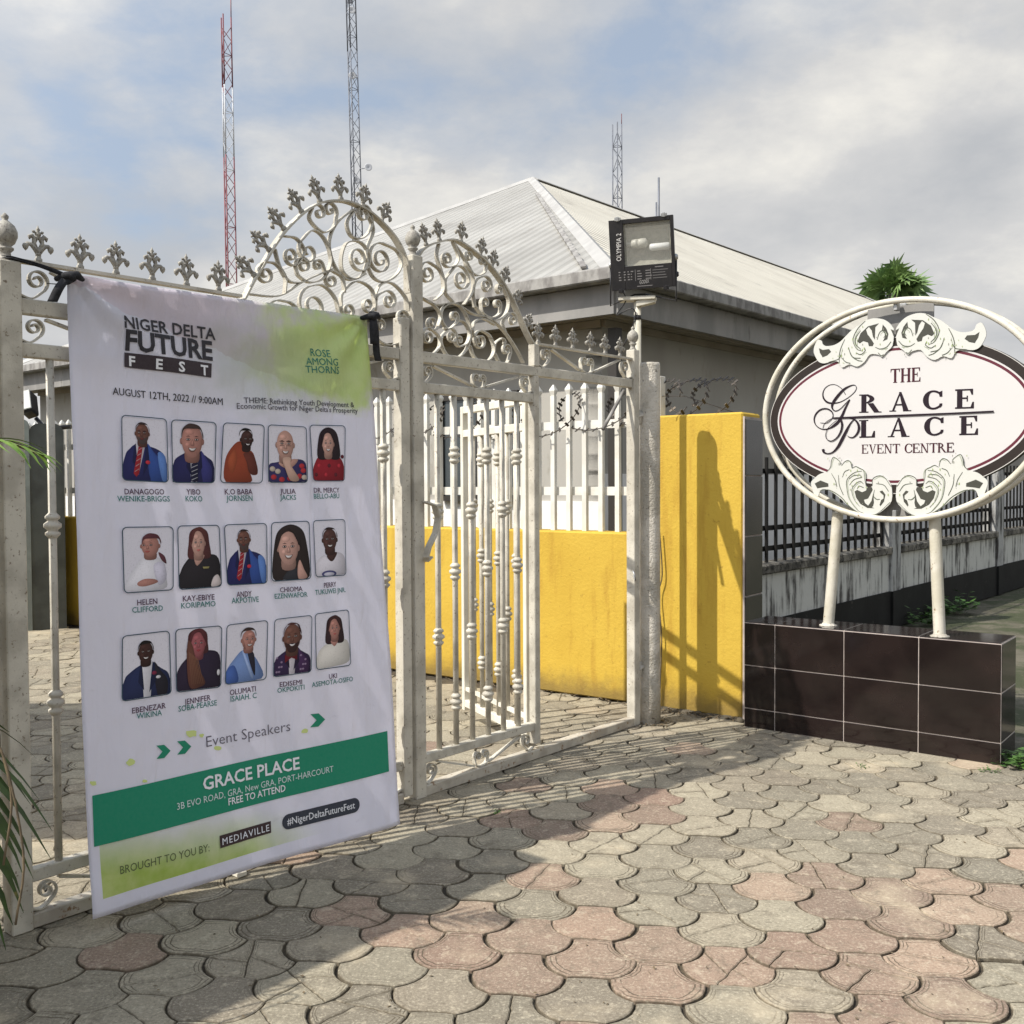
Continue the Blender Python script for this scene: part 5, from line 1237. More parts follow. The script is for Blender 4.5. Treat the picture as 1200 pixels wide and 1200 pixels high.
blue_suit(0)
P_ = start(1); P_.suit(.50, .50, (0.018, 0.018, 0.085), (0.035, 0.035, 0.16), ((0.68, .66, .70), True), .02, .98, .42); tie(P_, .52, .36, .03, (0.012, 0.012, 0.04), (0.5, 0.5, 0.55), .07); P_.face(.46, .67, .235, .26, SK['l'], 0, 1); P_.cap(.46, .67, .235, .25, (0.06, 0.035, 0.03), .50); finish(P_)
P_ = start(2); P_.sm([(.14, .02), (.10, .38), (.24, .60), (.42, .70), (.60, .58), (.76, .50), (.88, .20), (.80, .14), (.70, .18), (.72, .02)], (0.26, 0.05, 0.022)); P_.sm([(.52, .50), (.74, .50), (.88, .22), (.78, .14), (.66, .20), (.60, .36)], (0.12, 0.03, 0.02)); P_.sm([(.16, .36), (.30, .56), (.38, .40), (.28, .16)], (0.34, 0.075, 0.03)); P_.face(.58, .73, .145, .155, SK['d'], .2, 1, (0.03, 0.015, 0.013)); P_.cap(.55, .75, .155, .155, HB_, .55); finish(P_)
P_ = start(3); P_.sm([(.015, .02), (.03, .30), (.25, .36), (.75, .42), (.97, .34), (.985, .02)], (0.035, 0.03, 0.11))
for x, y, c in ((.15, .10, 0), (.35, .06, 0), (.9, .22, 0), (.8, .12, 0), (.12, .24, 1), (.55, .08, 0), (.92, .1, 1), (.25, .2, 1), (.86, .30, 0)): P_.ell(x, y, .07, .045, ((0.42, 0.03, 0.04), (0.5, 0.42, 0.35))[c])
P_.sm([(.28, .36), (.75, .42), (.62, .28), (.42, .26)], SK['p']); P_.face(.44, .66, .215, .25, SK['p'], 0, 1, glasses=True); P_.sm([(.36, .42), (.56, .44), (.58, .30), (.78, .06), (.56, .04), (.44, .22)], (0.55, 0.36, 0.28)); finish(P_)
def long_hair(P_, x, y, w, h, c, lo, l=1.3, r=1.3): P_.sm([(x, y + h * 1.18), (x + w * .9, y + h * .85), (x + w * l, y), (x + w * r * 1.1, lo), (x + w * .4, lo - .03), (x, lo + .05), (x - w * .4, lo - .03), (x - w * l * 1.1, lo), (x - w * l, y), (x - w * .9, y + h * .85)], c)
def fringe(P_, x, y, w, h, c): P_.sm([(x + .1 * w, y + h * 1.15), (x + w * .9, y + h * .8), (x + w * 1.15, y - h * .3), (x + w * .85, y + h * .1), (x + w * .15, y + h * .88), (x - w * .5, y + h * .75), (x - w * .9, y + h * .1), (x - w * 1.15, y - h * .3), (x - w * .9, y + h * .8)], c)
P_ = start(4); P_.sm([(.04, .02), (.10, .32), (.30, .46), (.72, .46), (.94, .34), (.97, .02)], (0.26, 0.012, 0.022))
for k in range(9): P_.ell(.12 + .1 * k, .12 + .16 * (k % 3), .05, .035, (0.45, 0.025, 0.04) if k % 2 else (0.10, 0.012, 0.02))
long_hair(P_, .52, .70, .23, .22, (0.022, 0.010, 0.014), .42); P_.face(.50, .66, .165, .20, SK['p'], 0, 1); fringe(P_, .51, .68, .18, .22, (0.022, 0.010, 0.014)); finish(P_)
P_ = start(5); P_.sm([(.06, .04), (.10, .22), (.35, .50), (.52, .56), (.80, .46), (.86, .20), (.80, .03)], (0.72, 0.70, 0.74)); P_.sm([(.60, .40), (.80, .44), (.86, .20), (.70, .10)], (0.60, 0.57, 0.66)); P_.sm([(.28, .15), (.42, .20), (.62, .19), (.68, .14), (.45, .09), (.30, .10)], SK['l'])
P_.sm([(.70, .60), (.82, .54), (.86, .42), (.76, .48)], (0.10, 0.03, 0.04)); P_.face(.54, .70, .175, .16, SK['l'], -.35, 0); P_.cap(.56, .71, .18, .165, (0.12, 0.035, 0.045), .35); finish(P_)
P_ = start(6); P_.sm([(.03, .02), (.06, .28), (.22, .46), (.40, .54), (.70, .54), (.95, .46), (.985, .02)], (0.022, 0.018, 0.022)); long_hair(P_, .50, .72, .22, .21, (0.10, 0.03, 0.03), .50, 1.1, 1.1); P_.sm([(.38, .52), (.62, .52), (.44, .36)], SK['p']); P_.face(.48, .71, .155, .20, SK['p'], 0, 0); fringe(P_, .50, .73, .17, .21, (0.13, 0.04, 0.035)); P_.poly([(.56, .34), (.72, .34), (.70, .31), (.58, .31)], (0.35, 0.30, 0.12)); P_.sm([(.75, .02), (.80, .16), (.92, .20), (.97, .05)], (0.60, 0.52, 0.50)); finish(P_)
blue_suit(7)
P_ = start(8); long_hair(P_, .50, .62, .33, .28, (0.028, 0.018, 0.016), .06, 1.25, 1.3); P_.sm([(.3, .02), (.45, .18), (.66, .20), (.80, .02)], (0.03, 0.03, 0.035)); P_.face(.44, .55, .255, .28, SK['p'], 0, 1); fringe(P_, .45, .60, .28, .30, (0.032, 0.02, 0.018)); P_.sm([(.68, .02), (.66, .22), (.72, .34), (.82, .18), (.90, .04)], SK['p']); finish(P_)
P_ = start(9); P_.sm([(.03, .03), (.06, .26), (.30, .38), (.44, .32), (.70, .42), (.95, .34), (.97, .03)], (0.66, 0.62, 0.66)); P_.ell(.45, .05, .24, .06, (0.06, 0.06, 0.16)); P_.ell(.45, .045, .17, .035, (0.5, 0.48, 0.55)); P_.sm([(.40, .38), (.72, .42), (.60, .28), (.48, .28)], SK['d']); P_.face(.50, .64, .22, .20, tint(SK['d'], 1.5), 0, 1); P_.cap(.50, .64, .225, .20, (0.03, 0.015, 0.014), .62); finish(P_)
P_ = start(10); P_.suit(.50, .52, (0.02, 0.028, 0.085), (0.018, 0.016, 0.024), ((0.74, .72, .76), True), .03, .98, .42); P_.ell(.66, .37, .05, .03, (0.18, 0.02, 0.05)); P_.ell(.74, .30, .05, .025, (0.6, 0.58, 0.6)); P_.face(.49, .70, .150, .165, SK['d'], 0, 1); P_.cap(.49, .70, .155, .165, HB_, .50); finish(P_)
P_ = start(11); P_.sm([(.02, .02), (.04, .32), (.24, .52), (.46, .58), (.70, .62), (.96, .52), (.985, .02)], (0.028, 0.018, 0.04)); long_hair(P_, .48, .74, .205, .20, (0.085, 0.026, 0.028), .60, 1.05, 1.0); P_.face(.49, .73, .155, .19, (0.34, 0.10, 0.11), 0, 0); fringe(P_, .49, .75, .17, .20, (0.12, 0.03, 0.035)); P_.sm([(.26, .78), (.36, .72), (.46, .40), (.64, .12), (.52, .05), (.30, .06), (.24, .40)], (0.13, 0.05, 0.035))
for k in range(7): P_.poly([(.28 + .03 * k, .62 - .02 * k), (.295 + .03 * k, .62 - .02 * k), (.36 + .04 * k, .10), (.34 + .04 * k, .10)], (0.22, 0.10, 0.06))
P_.ell(.93, .25, .035, .05, (0.6, 0.58, 0.6)); finish(P_)
P_ = start(12); P_.sm([(.02, .02), (.04, .24), (.22, .42), (.40, .54), (.60, .48), (.80, .30), (.88, .03)], (0.17, 0.26, 0.50)); P_.sm([(.52, .52), (.68, .46), (.72, .10), (.62, .24)], (0.02, 0.018, 0.03)); P_.sm([(.02, .02), (.04, .24), (.22, .30), (.32, .03)], (0.06, 0.12, 0.36)); P_.sm([(.40, .50), (.46, .48), (.66, .12), (.62, .08)], (0.32, 0.42, 0.66)); P_.face(.54, .70, .165, .165, SK['l'], .15, 1); P_.cap(.53, .72, .18, .17, (0.045, 0.025, 0.022), .52); finish(P_)
P_ = start(13); P_.suit(.48, .44, (0.035, 0.018, 0.06), (0.055, 0.022, 0.075), ((0.68, .62, .66), True), .02, .98, .36)
for k in range(12): P_.ell(.10 + .06 * (k % 3) + (.62 if k > 5 else 0), .08 + .08 * (k % 6 % 4), .03, .018, (0.26, 0.18, 0.28))
P_.poly([(.30, .36), (.47, .33), (.62, .40), (.62, .25), (.47, .30), (.30, .22)], (0.16, 0.012, 0.02)); P_.face(.48, .64, .225, .24, SK['m'], 0, 1, (0.05, 0.02, 0.018)); P_.cap(.48, .64, .225, .235, (0.09, 0.03, 0.028), .68); finish(P_)
P_ = start(14); P_.sm([(.03, .04), (.08, .30), (.32, .44), (.55, .46), (.92, .46), (.96, .10), (.5, .03)], (0.66, 0.62, 0.56)); long_hair(P_, .56, .70, .21, .19, (0.035, 0.016, 0.018), .46, 1.15, 1.15); P_.sm([(.44, .48), (.66, .50), (.55, .38)], SK['l']); P_.face(.56, .69, .15, .175, SK['l'], 0, 0); fringe(P_, .56, .71, .165, .19, (0.06, 0.022, 0.022)); finish(P_)

# cloth ties at the two top corners
def tie_knot(c, tails, name_label):
    s = MB(); s.smooth = True
    s.tube([c + g * -0.03 - gn * 0.03 - Z * 0.005, c + g * -0.02 + gn * 0.02, c + g * 0.02 + gn * 0.028 + Z * 0.008, c + g * 0.05 + gn * 0.01 - Z * 0.002], [0.010, 0.016, 0.016, 0.008], 8)
    s.lathe(c + gn * 0.02, [(0.004, -0.02), (0.018, -0.012), (0.022, 0.0), (0.018, 0.012), (0.004, 0.02)], 8, g + Z * 0.3)
    for t in tails:
        pts = crom([c + V(q) for q in t], 5); w0 = 0.017
        s.ribbon(pts, (g + gn * 0.4).normalized(), w0, 0.0015)
    o = s.build('banner_tie', 'tie_cloth'); tag(o, name_label, 'tie', 'black cloth ties holding the banner')
def off(a, b, e): return tuple(g * a + gn * e + Z * b)
c = BNV['TL'] + gn * 0.012 + Z * -0.012
tie_knot(c, [[off(0, 0, .02), off(-0.03, -0.03, .03), off(-0.07, -0.035, .02)], [off(-0.01, 0, .02), off(-0.05, -0.045, .035), off(-0.075, -0.10, .03)], [off(-0.01, 0, .015), off(-0.09, 0.028, -0.02), off(-0.20, 0.045, -0.035)], [off(-0.01, 0.003, .015), off(-0.09, 0.034, -0.02), off(-0.20, 0.052, -0.04)]], 'black cloth tie with short tails at the banner corner nearest the picture edge')
c = BNV['TR'] + gn * 0.010 + Z * -0.008
tie_knot(c, [[off(0, 0, .02), off(0.005, -0.07, .03), off(0.015, -0.16, .025), off(0.03, -0.205, .022)], [off(0, 0, .02), off(-0.012, -0.05, .032), off(-0.005, -0.13, .028)], [off(0, 0, .01), off(0.03, 0.03, -0.01), off(0.05, 0.03, -0.04)]], 'black cloth tie with long hanging tails at the banner corner under the arch')
# ------------------------------------------------------------------ oval sign on the tiled plinth
PL_ = G(968, 734, PH); PR_ = G(1099, 747, PH)
sdv = (PR_ - PL_); sdv.z = 0; sdv.normalize(); sn = V((sdv.y, -sdv.x, 0)); SO = (PL_ + PR_) / 2
def spx(px, py, e=0.0):
    q = hit(px, py, SO + sn * e, sn) - SO; return (q.dot(sdv), q.z + SO.z)
def sp(a, h, e=0.0): return V((SO.x, SO.y, 0)) + sdv * a + Z * h + sn * e
BE = 0.012                                              # front face of the board
A0 = spx(1049, 485, BE)[0]
sg = empty('oval_sign', SO, 'white oval name sign in a double ring of pale tube on two legs', 'sign')
rl_ = spx(897, 486, 0.03); rt = spx(1056, 351.5, 0.03)[1]; rb = spx(1049, 609, 0.03)[1]; RW = A0 - rl_[0]; RH = (rt - rb) / 2; RC = (rt + rb) / 2
def oval(cx, cy, w, h, n=96): return [(cx + w * math.cos(2 * PI * k / n), cy + h * math.sin(2 * PI * k / n)) for k in range(n)]
for e in (0.03, -0.11):
    s = MB(); pts = [sp(a, h, e) for a, h in oval(A0, RC, RW, RH)]; s.tube(pts + pts[:2], 0.0185, 10, False); s.build('ring', 'pipe_white', sg)
bl_ = spx(902.5, 491, BE)[0]; BW = A0 - bl_; c1 = spx(956, 423, BE); c2 = spx(956, 560, BE); BCY = (c1[1] + c2[1]) / 2
BH = (c1[1] - c2[1]) / 2 / math.sqrt(max(0.05, 1 - ((A0 - c1[0]) / BW) ** 2))
def band(mbx, o0, o1, col, e):
    P0 = oval(A0, BCY, BW - o0, BH - o0); P1 = oval(A0, BCY, BW - o1, BH - o1); n = len(P0); mbx.c = col
    for k in range(n): j = (k + 1) % n; mbx.poly([sp(*P0[k], e), sp(*P0[j], e), sp(*P1[j], e), sp(*P1[k], e)])
s = MB(); s.c = (0.03, 0.025, 0.022); s.prism([sp(a, h, BE - 0.055) for a, h in oval(A0, BCY, BW, BH)], sn * 0.054); 
WH_ = (0.535, 0.52, 0.505)
band(s, 0.0, 0.004, (0.5, 0.48, 0.45), BE); band(s, 0.004, 0.054, (0.022, 0.016, 0.013), BE); band(s, 0.054, 0.064, WH_, BE); band(s, 0.064, 0.080, (0.10, 0.018, 0.030), BE)
s.c = WH_; s.poly([sp(a, h, BE) for a, h in oval(A0, BCY, BW - 0.080, BH - 0.080)])
s.build('board', 'sign_vinyl', sg, colattr=True)
# struts and legs
s = MB(); s.box(sp(A0 + 0.005, (rt + rb) / 2, -0.075), sdv * 0.028, sn * 0.018, Z * (RH - 0.005), 0.004)
s.build('strut', 'galvanised', sg)
for h0, h1 in ((BCY + BH - 0.03, rt - 0.02), (rb + 0.02, BCY - BH + 0.06)):
    s = MB(); s.box(sp(A0, (h0 + h1) / 2, -0.052), sdv * 0.20, sn * 0.004, Z * ((h1 - h0) / 2), 0.0); s.build('backing_plate', 'fascia_grey', sg)
for base, top in ((PL_, (982, 604)), (PR_, (1095, 606))):
    tp = spx(*top, -0.04); s = MB(); b0 = base - sn * 0.03 - Z * 0.003; t0 = sp(tp[0], tp[1] + 0.02, -0.04)
    s.tube([b0 + (t0 - b0) * f for f in (0, 0.02, 0.98, 1)], 0.034, 14); s.build('leg', 'pipe_white', sg)
    s = MB(); s.lathe(b0 + Z * 0.004, [(0.055, 0), (0.055, 0.006), (0.040, 0.010), (0.036, 0.018)], 14); s.build('foot_flange', 'rough_cement', sg)
for px in (1049,):
    s = MB(); c = sp(A0, rb + 0.025, 0.0); s.box(c, sdv * 0.012, sn * 0.02, Z * 0.03, 0.003); s.box(sp(A0, rt - 0.025, 0.0), sdv * 0.012, sn * 0.02, Z * 0.03, 0.003); s.build('clip', 'galvanised', sg)
# serif capitals
def glyphs(sw, th, so):
    G_ = {}
    def serif(c, y, up, w=None):
        w = (w or sw) / 2 + so; d = th * 0.75
        return [(c - w, y), (c + w, y), (c + w, y + up * d), (c - w, y + up * d)]
    def stem(c, w=None): w = (w or sw) / 2; return [(c - w, 0), (c + w, 0), (c + w, 1), (c - w, 1)]
    w = 0.80; G_['T'] = (w, [stem(w / 2), serif(w / 2, 0, 1), [(0, 1 - th), (w, 1 - th), (w, 1), (0, 1)], [(0, 1 - th * 3.4), (th * .5, 1 - th * 3.4), (th * 1.3, 1 - th), (0, 1 - th)], [(w, 1 - th * 3.4), (w, 1 - th), (w - th * 1.3, 1 - th), (w - th * .5, 1 - th * 3.4)]])
    w = 0.88; a, b = sw / 2 + so, w - sw / 2 - so; G_['H'] = (w, [stem(a), stem(b), serif(a, 0, 1), serif(b, 0, 1), serif(a, 1, -1), serif(b, 1, -1), [(a, .47), (b, .47), (b, .47 + th), (a, .47 + th)]])
    w = 0.74; a = sw / 2 + so * .8; G_['E'] = (w, [stem(a), [(0, 0), (w, 0), (w, th), (0, th)], [(0, 1 - th), (w * .95, 1 - th), (w * .95, 1), (0, 1)], [(a, .49), (w * .68, .49), (w * .68, .49 + th), (a, .49 + th)], [(w, 0), (w, th * 4), (w - th * .7, th * 4), (w - th * 1.6, th)], [(w * .95, 1), (w * .95 - th * 1.5, 1 - th), (w * .95 - th * .7, 1 - th * 3.6), (w * .95, 1 - th * 3.6)], [(w * .68 - th * .6, .36), (w * .68, .36), (w * .68, .66), (w * .68 - th * .6, .66)]])
    w = 0.66; G_['L'] = (w, [stem(a), serif(a, 1, -1), [(0, 0), (w, 0), (w, th), (0, th)], [(w, 0), (w, th * 4.4), (w - th * .7, th * 4.4), (w - th * 1.7, th)]])
    w = 0.86
    def arc(cx, cy, rx, ry, a0, a1, wf, n=22):
        out, inn = [], []
        for k in range(n + 1):
            t = R(a0 + (a1 - a0) * k / n); q = wf(k / n); out.append((cx + rx * math.cos(t), cy + ry * math.sin(t))); inn.append((cx + (rx - q[0]) * math.cos(t), cy + (ry - q[1]) * math.sin(t)))
        return [[out[k], out[k + 1], inn[k + 1], inn[k]] for k in range(n)]
    bowl = arc(a, .745, .44, .255, -90, 90, lambda f: (sw * .95, th * .8))
    G_['R'] = (w, [stem(a), serif(a, 0, 1), serif(a, 1, -1)] + bowl + [[(a + .16, .50), (a + .16 + sw * 1.1, .52), (w - .01, .0), (w - sw * 1.15, 0)], [(w - sw * 1.2, 0), (w + .06, 0), (w + .06, th * .6), (w - sw, th * .8)]])
    w = 0.96; G_['A'] = (w, [[(.10, 0), (.10 + th * 1.2, 0), (w * .53, 1.0), (w * .46, 1.0)], [(w - .10 - sw * 1.15, 0), (w - .10, 0), (w * .55, 1.02), (w * .44, 1.02)], [(w * .26, .31), (w * .68, .31), (w * .66, .31 + th), (w * .28, .31 + th)], [(0, 0), (.30, 0), (.30, th * .7), (0, th * .7)], [(w - .36, 0), (w, 0), (w, th * .7), (w - .36, th * .7)]])
    w = 0.82; G_['C'] = (w, arc(.44, .5, .44, .515, 40, 320, lambda f: (sw * (0.35 + 0.80 * math.sin(PI * f)), th * 1.25)) + [[(w - th * 1.3, .66), (w, .66), (w, .98), (w - th * 1.9, .90)], [(w - th * 1.9, .12), (w - th * .9, .08), (w, .20), (w, .31), (w - th * 1.3, .31)]])
    w = 0.92; G_['V'] = (w, [[(.10, 1), (.10 + sw * 1.15, 1), (w * .56, -.02), (w * .46, -.02)], [(w - .10 - th * 1.2, 1), (w - .10, 1), (w * .54, 0), (w * .48, 0)], [(0, 1 - th * .7), (.34, 1 - th * .7), (.34, 1), (0, 1)], [(w - .30, 1 - th * .7), (w, 1 - th * .7), (w, 1), (w - .30, 1)]])
    w = 0.94; G_['N'] = (w, [[(.13, 0), (.13 + th * 1.1, 0), (.13 + th * 1.1, 1), (.13, 1)], [(w - .13 - th * 1.1, 0), (w - .13, 0), (w - .13, 1), (w - .13 - th * 1.1, 1)], [(.06, 1), (.06 + sw * 1.2, 1), (w - .13, 0), (w - .13 - sw * .9, 0)], [(0, 0), (.30, 0), (.30, th * .7), (0, th * .7)], [(0, 1 - th * .7), (.2, 1 - th * .7), (.2, 1), (0, 1)], [(w - .32, 1 - th * .7), (w, 1 - th * .7), (w, 1), (w - .32, 1)]])
    return G_
ZE = [BE]
def serif_word(body, bl, br, cap, col, sw=0.19, th=0.075, so=0.085, gap=0.12, name='lettering'):
    """word set between photo pixels bl and br (baseline), cap height in pixels"""
    G_ = glyphs(sw, th, so); W_ = sum((G_[c][0] if c != ' ' else 0.35) + gap for c in body) - gap
    p0, p1 = spx(*bl, BE), spx(*br, BE); mid = spx((bl[0] + br[0]) / 2, (bl[1] + br[1]) / 2 - cap, BE); hv = mid[1] - (p0[1] + p1[1]) / 2
    s = MB(); s.c = col; x = 0; e = BE + 0.0010
    for c in body:
        if c == ' ': x += 0.35 + gap; continue
        w, polys = G_[c]
        for q in polys:
            e += 0.00003
            s.poly([sp(p0[0] + (p1[0] - p0[0]) * (x + u) / W_, p0[1] + (p1[1] - p0[1]) * (x + u) / W_ + hv * v, e) for u, v in q])
        x += w + gap
    s.build(name, 'sign_vinyl', sg, colattr=True)
MAR = (0.045, 0.007, 0.014); DKP = (0.012, 0.005, 0.010)
def r2(x, y): return (1000 + x * 0.141667, 420 + y * 0.141667)
serif_word('THE', r2(308, 204), r2(555, 191), 117 * .14167, MAR, 0.20, 0.075, 0.07, 0.06)
for ch, x0, x1, yb, h in (('R', 52, 222, 451, 153), ('A', 298, 480, 441, 158), ('C', 575, 736, 424, 156), ('E', 842, 998, 418, 163)): serif_word(ch, r2(x0, yb), r2(x1, yb - 4), h * .14167, DKP, 0.215, 0.085, 0.09)
for ch, x0, x1, yb, h in (('L', 50, 180, 658, 148), ('A', 285, 465, 652, 156), ('C', 585, 746, 640, 154), ('E', 876, 1032, 636, 160)): serif_word(ch, r2(x0, yb), r2(x1, yb - 3), h * .14167, DKP, 0.215, 0.085, 0.09)
serif_word('EVENT', r2(70, 788), r2(386, 783), 76 * .14167, MAR, 0.17, 0.07, 0.06, 0.05); serif_word('CENTRE', r2(424, 783), r2(833, 775), 78 * .14167, MAR, 0.17, 0.07, 0.06, 0.05)
def r1(x, y): return (940 + x * 0.1, 420 + y * 0.1)
def stroke(px, widths, col, e0, k=0.1, n=5, off_=r1, name=None, mbx=None, fold=None):
    """brush line through photo-pixel points; widths in those zoomed pixels"""
    P_ = [spx(*off_(*q), BE) for q in px]
    if fold is not None: P_ = [(2 * A0 - a, h) for a, h in P_]
    C_ = crom([V((a, h, 0)) for a, h in P_], n); m = len(C_); s = mbx or MB(); s.c = col
    sc = abs(spx(*off_(100, 100), BE)[1] - spx(*off_(100, 200), BE)[1]) / 100 / 2
    Wd = [widths[min(len(widths) - 1, int(i / n))] * (1 - (i / n) % 1) + widths[min(len(widths) - 1, int(i / n) + 1)] * ((i / n) % 1) for i in range(m)]
    L_ = []; 
    for i in range(m):
        T = (C_[min(i + 1, m - 1)] - C_[max(i - 1, 0)]).normalized(); nn = V((-T.y, T.x, 0)); L_.append((C_[i] + nn * Wd[i] * sc, C_[i] - nn * Wd[i] * sc))
    for i in range(m - 1):
        e = e0 + 0.000015 * i
        s.poly([sp(q.x, q.y, e) for q in (L_[i][0], L_[i][1], L_[i + 1][1], L_[i + 1][0])])
    if mbx is None: s.build(name or 'lettering', 'sign_vinyl', sg, colattr=True)
stroke([(510, 425), (470, 360), (400, 312), (330, 310), (270, 350), (245, 410), (255, 470), (300, 515), (370, 525), (450, 510), (540, 460), (610, 400), (638, 350), (620, 315), (570, 320), (490, 365), (420, 440), (370, 510), (352, 560), (365, 600), (400, 616), (450, 590), (510, 530), (560, 480)],
       [8, 7, 7, 8, 10, 14, 20, 22, 16, 10, 8, 8, 8, 8, 14, 28, 34, 34, 26, 14, 10, 9, 9, 10], DKP, BE + 0.0018, name='script_initial')
stroke([(560, 485), (510, 580), (460, 690), (400, 770), (320, 820), (240, 830), (170, 790), (143, 720), (165, 650), (220, 600), (290, 590), (345, 620), (365, 670), (340, 720), (290, 758), (215, 755)],
       [14, 26, 34, 34, 16, 10, 10, 16, 20, 18, 16, 16, 10, 8, 7, 6], DKP, BE + 0.0026, name='script_initial')
stroke([(245, 820), (265, 765), (330, 715), (400, 697), (460, 695), (540, 698), (610, 713), (655, 760), (668, 820), (648, 880), (600, 925), (555, 922), (535, 905)],
       [6, 7, 7, 8, 8, 10, 16, 26, 30, 24, 14, 9, 7], DKP, BE + 0.0034, name='script_initial')
stroke([(620, 705), (570, 760), (520, 850), (470, 950), (420, 1040), (360, 1100), (300, 1115), (255, 1095), (250, 1062)],
       [9, 16, 32, 38, 30, 16, 12, 24, 36], DKP, BE + 0.0042, name='script_initial')
stroke([(455, 712), (472, 780), (455, 860), (410, 930), (350, 968), (300, 952), (280, 900), (300, 830), (360, 765), (410, 728)],
       [24, 26, 22, 16, 12, 9, 8, 8, 8, 9], DKP, BE + 0.0050, name='script_initial')
stroke([(370, 700), (800, 683), (1300, 664), (1800, 643), (2250, 622)], [18, 24, 21, 19, 19], DKP, BE + 0.0058, name='rule_line')
# scrolled leaf ornaments, cut plates with printed detail
def t1(x, y): return (940 + x * 0.108333, 355 + y * 0.108333)
def b1(x, y): return (945 + x * 0.0916667, 530 + y * 0.0916667)
LW = (0.535, 0.535, 0.495); GD = (0.052, 0.052, 0.042)
TOPO = [(1000, 300), (985, 262), (945, 215), (880, 178), (780, 168), (690, 195), (620, 245), (540, 300), (480, 360), (420, 420), (350, 458), (270, 468), (232, 450), (218, 412), (178, 402), (148, 450), (132, 520), (150, 580), (190, 640), (250, 655), (330, 632), (400, 640), (440, 700), (520, 665), (600, 690), (680, 640), (740, 560), (830, 560), (870, 585), (920, 530), (985, 460)]
BOTO = [(1097, 440), (1060, 370), (1010, 318), (940, 293), (875, 325), (850, 385), (845, 438), (775, 440), (762, 340), (752, 240), (690, 200), (640, 178), (592, 208), (580, 130), (545, 100), (495, 120), (458, 170), (430, 110), (360, 58), (330, 110), (318, 190), (270, 250), (180, 278), (110, 335), (68, 390), (88, 480), (118, 560), (158, 562), (182, 500), (222, 470), (300, 490), (420, 570), (540, 680), (660, 760), (760, 792), (900, 792), (1000, 730), (1097, 620)]
TD = [[(605, 420), (640, 330), (720, 255), (840, 222), (800, 265), (795, 400), (775, 370), (760, 300), (730, 262), (700, 290), (715, 340), (760, 400), (785, 440), (770, 470), (730, 470), (720, 430), (670, 415), (630, 440)], [(880, 235), (920, 280), (942, 340), (930, 395), (880, 418), (905, 370), (900, 330), (870, 300)], [(190, 490), (230, 510), (300, 500), (322, 530), (280, 570), (230, 590), (200, 540)], [(965, 285), (1000, 300), (1000, 370), (985, 330)]]
BD = [[(790, 445), (846, 445), (858, 480), (800, 590), (745, 608), (760, 650), (800, 680), (842, 620), (862, 530), (874, 640), (862, 690), (845, 700), (880, 716), (790, 712), (700, 660), (645, 580), (625, 500), (660, 480), (720, 510), (770, 490)], [(945, 500), (980, 488), (1020, 540), (1002, 630), (955, 690), (945, 670), (965, 610), (995, 590), (995, 550), (960, 520)], [(115, 400), (190, 360), (290, 400), (292, 440), (200, 452), (150, 462)]]
TS_ = [[(690, 198), (620, 268), (572, 350), (560, 420), (600, 500), (655, 520)], [(510, 480), (540, 570), (605, 620), (660, 632)], [(470, 395), (432, 480), (412, 560), (410, 650)], [(680, 485), (690, 520), (640, 560), (590, 540)], [(830, 540), (862, 572), (892, 560)], [(820, 400), (842, 330), (880, 300), (910, 340), (890, 380)], [(640, 300), (590, 380), (590, 450), (640, 500)], [(520, 520), (560, 590), (640, 600)], [(800, 480), (850, 500), (920, 480), (970, 420)], [(300, 640), (400, 610), (430, 560)], [(440, 600), (480, 640), (530, 655)]]
BS_ = [[(270, 252), (318, 192), (330, 112), (360, 62), (430, 112), (446, 165)], [(460, 172), (497, 124), (545, 104), (576, 134), (590, 200)], [(596, 206), (640, 182), (690, 204), (742, 236), (752, 330), (772, 430)], [(852, 430), (860, 340), (938, 300), (1012, 326), (1088, 435)], [(720, 240), (620, 262), (530, 350), (528, 470), (560, 600), (660, 735), (745, 782)], [(740, 405), (700, 372), (640, 402), (590, 482), (620, 600), (690, 692)], [(660, 470), (682, 432), (742, 452)], [(420, 292), (432, 420), (482, 545)], [(184, 492), (300, 482), (440, 562), (560, 690), (720, 786), (900, 790), (1078, 640)], [(560, 340), (610, 300), (700, 290)], [(560, 420), (620, 350), (720, 320)], [(880, 480), (868, 560), (905, 600), (950, 600)], [(900, 400), (1000, 420), (1060, 500)], [(330, 270), (380, 360), (400, 440)], [(470, 320), (500, 250), (560, 220)]]
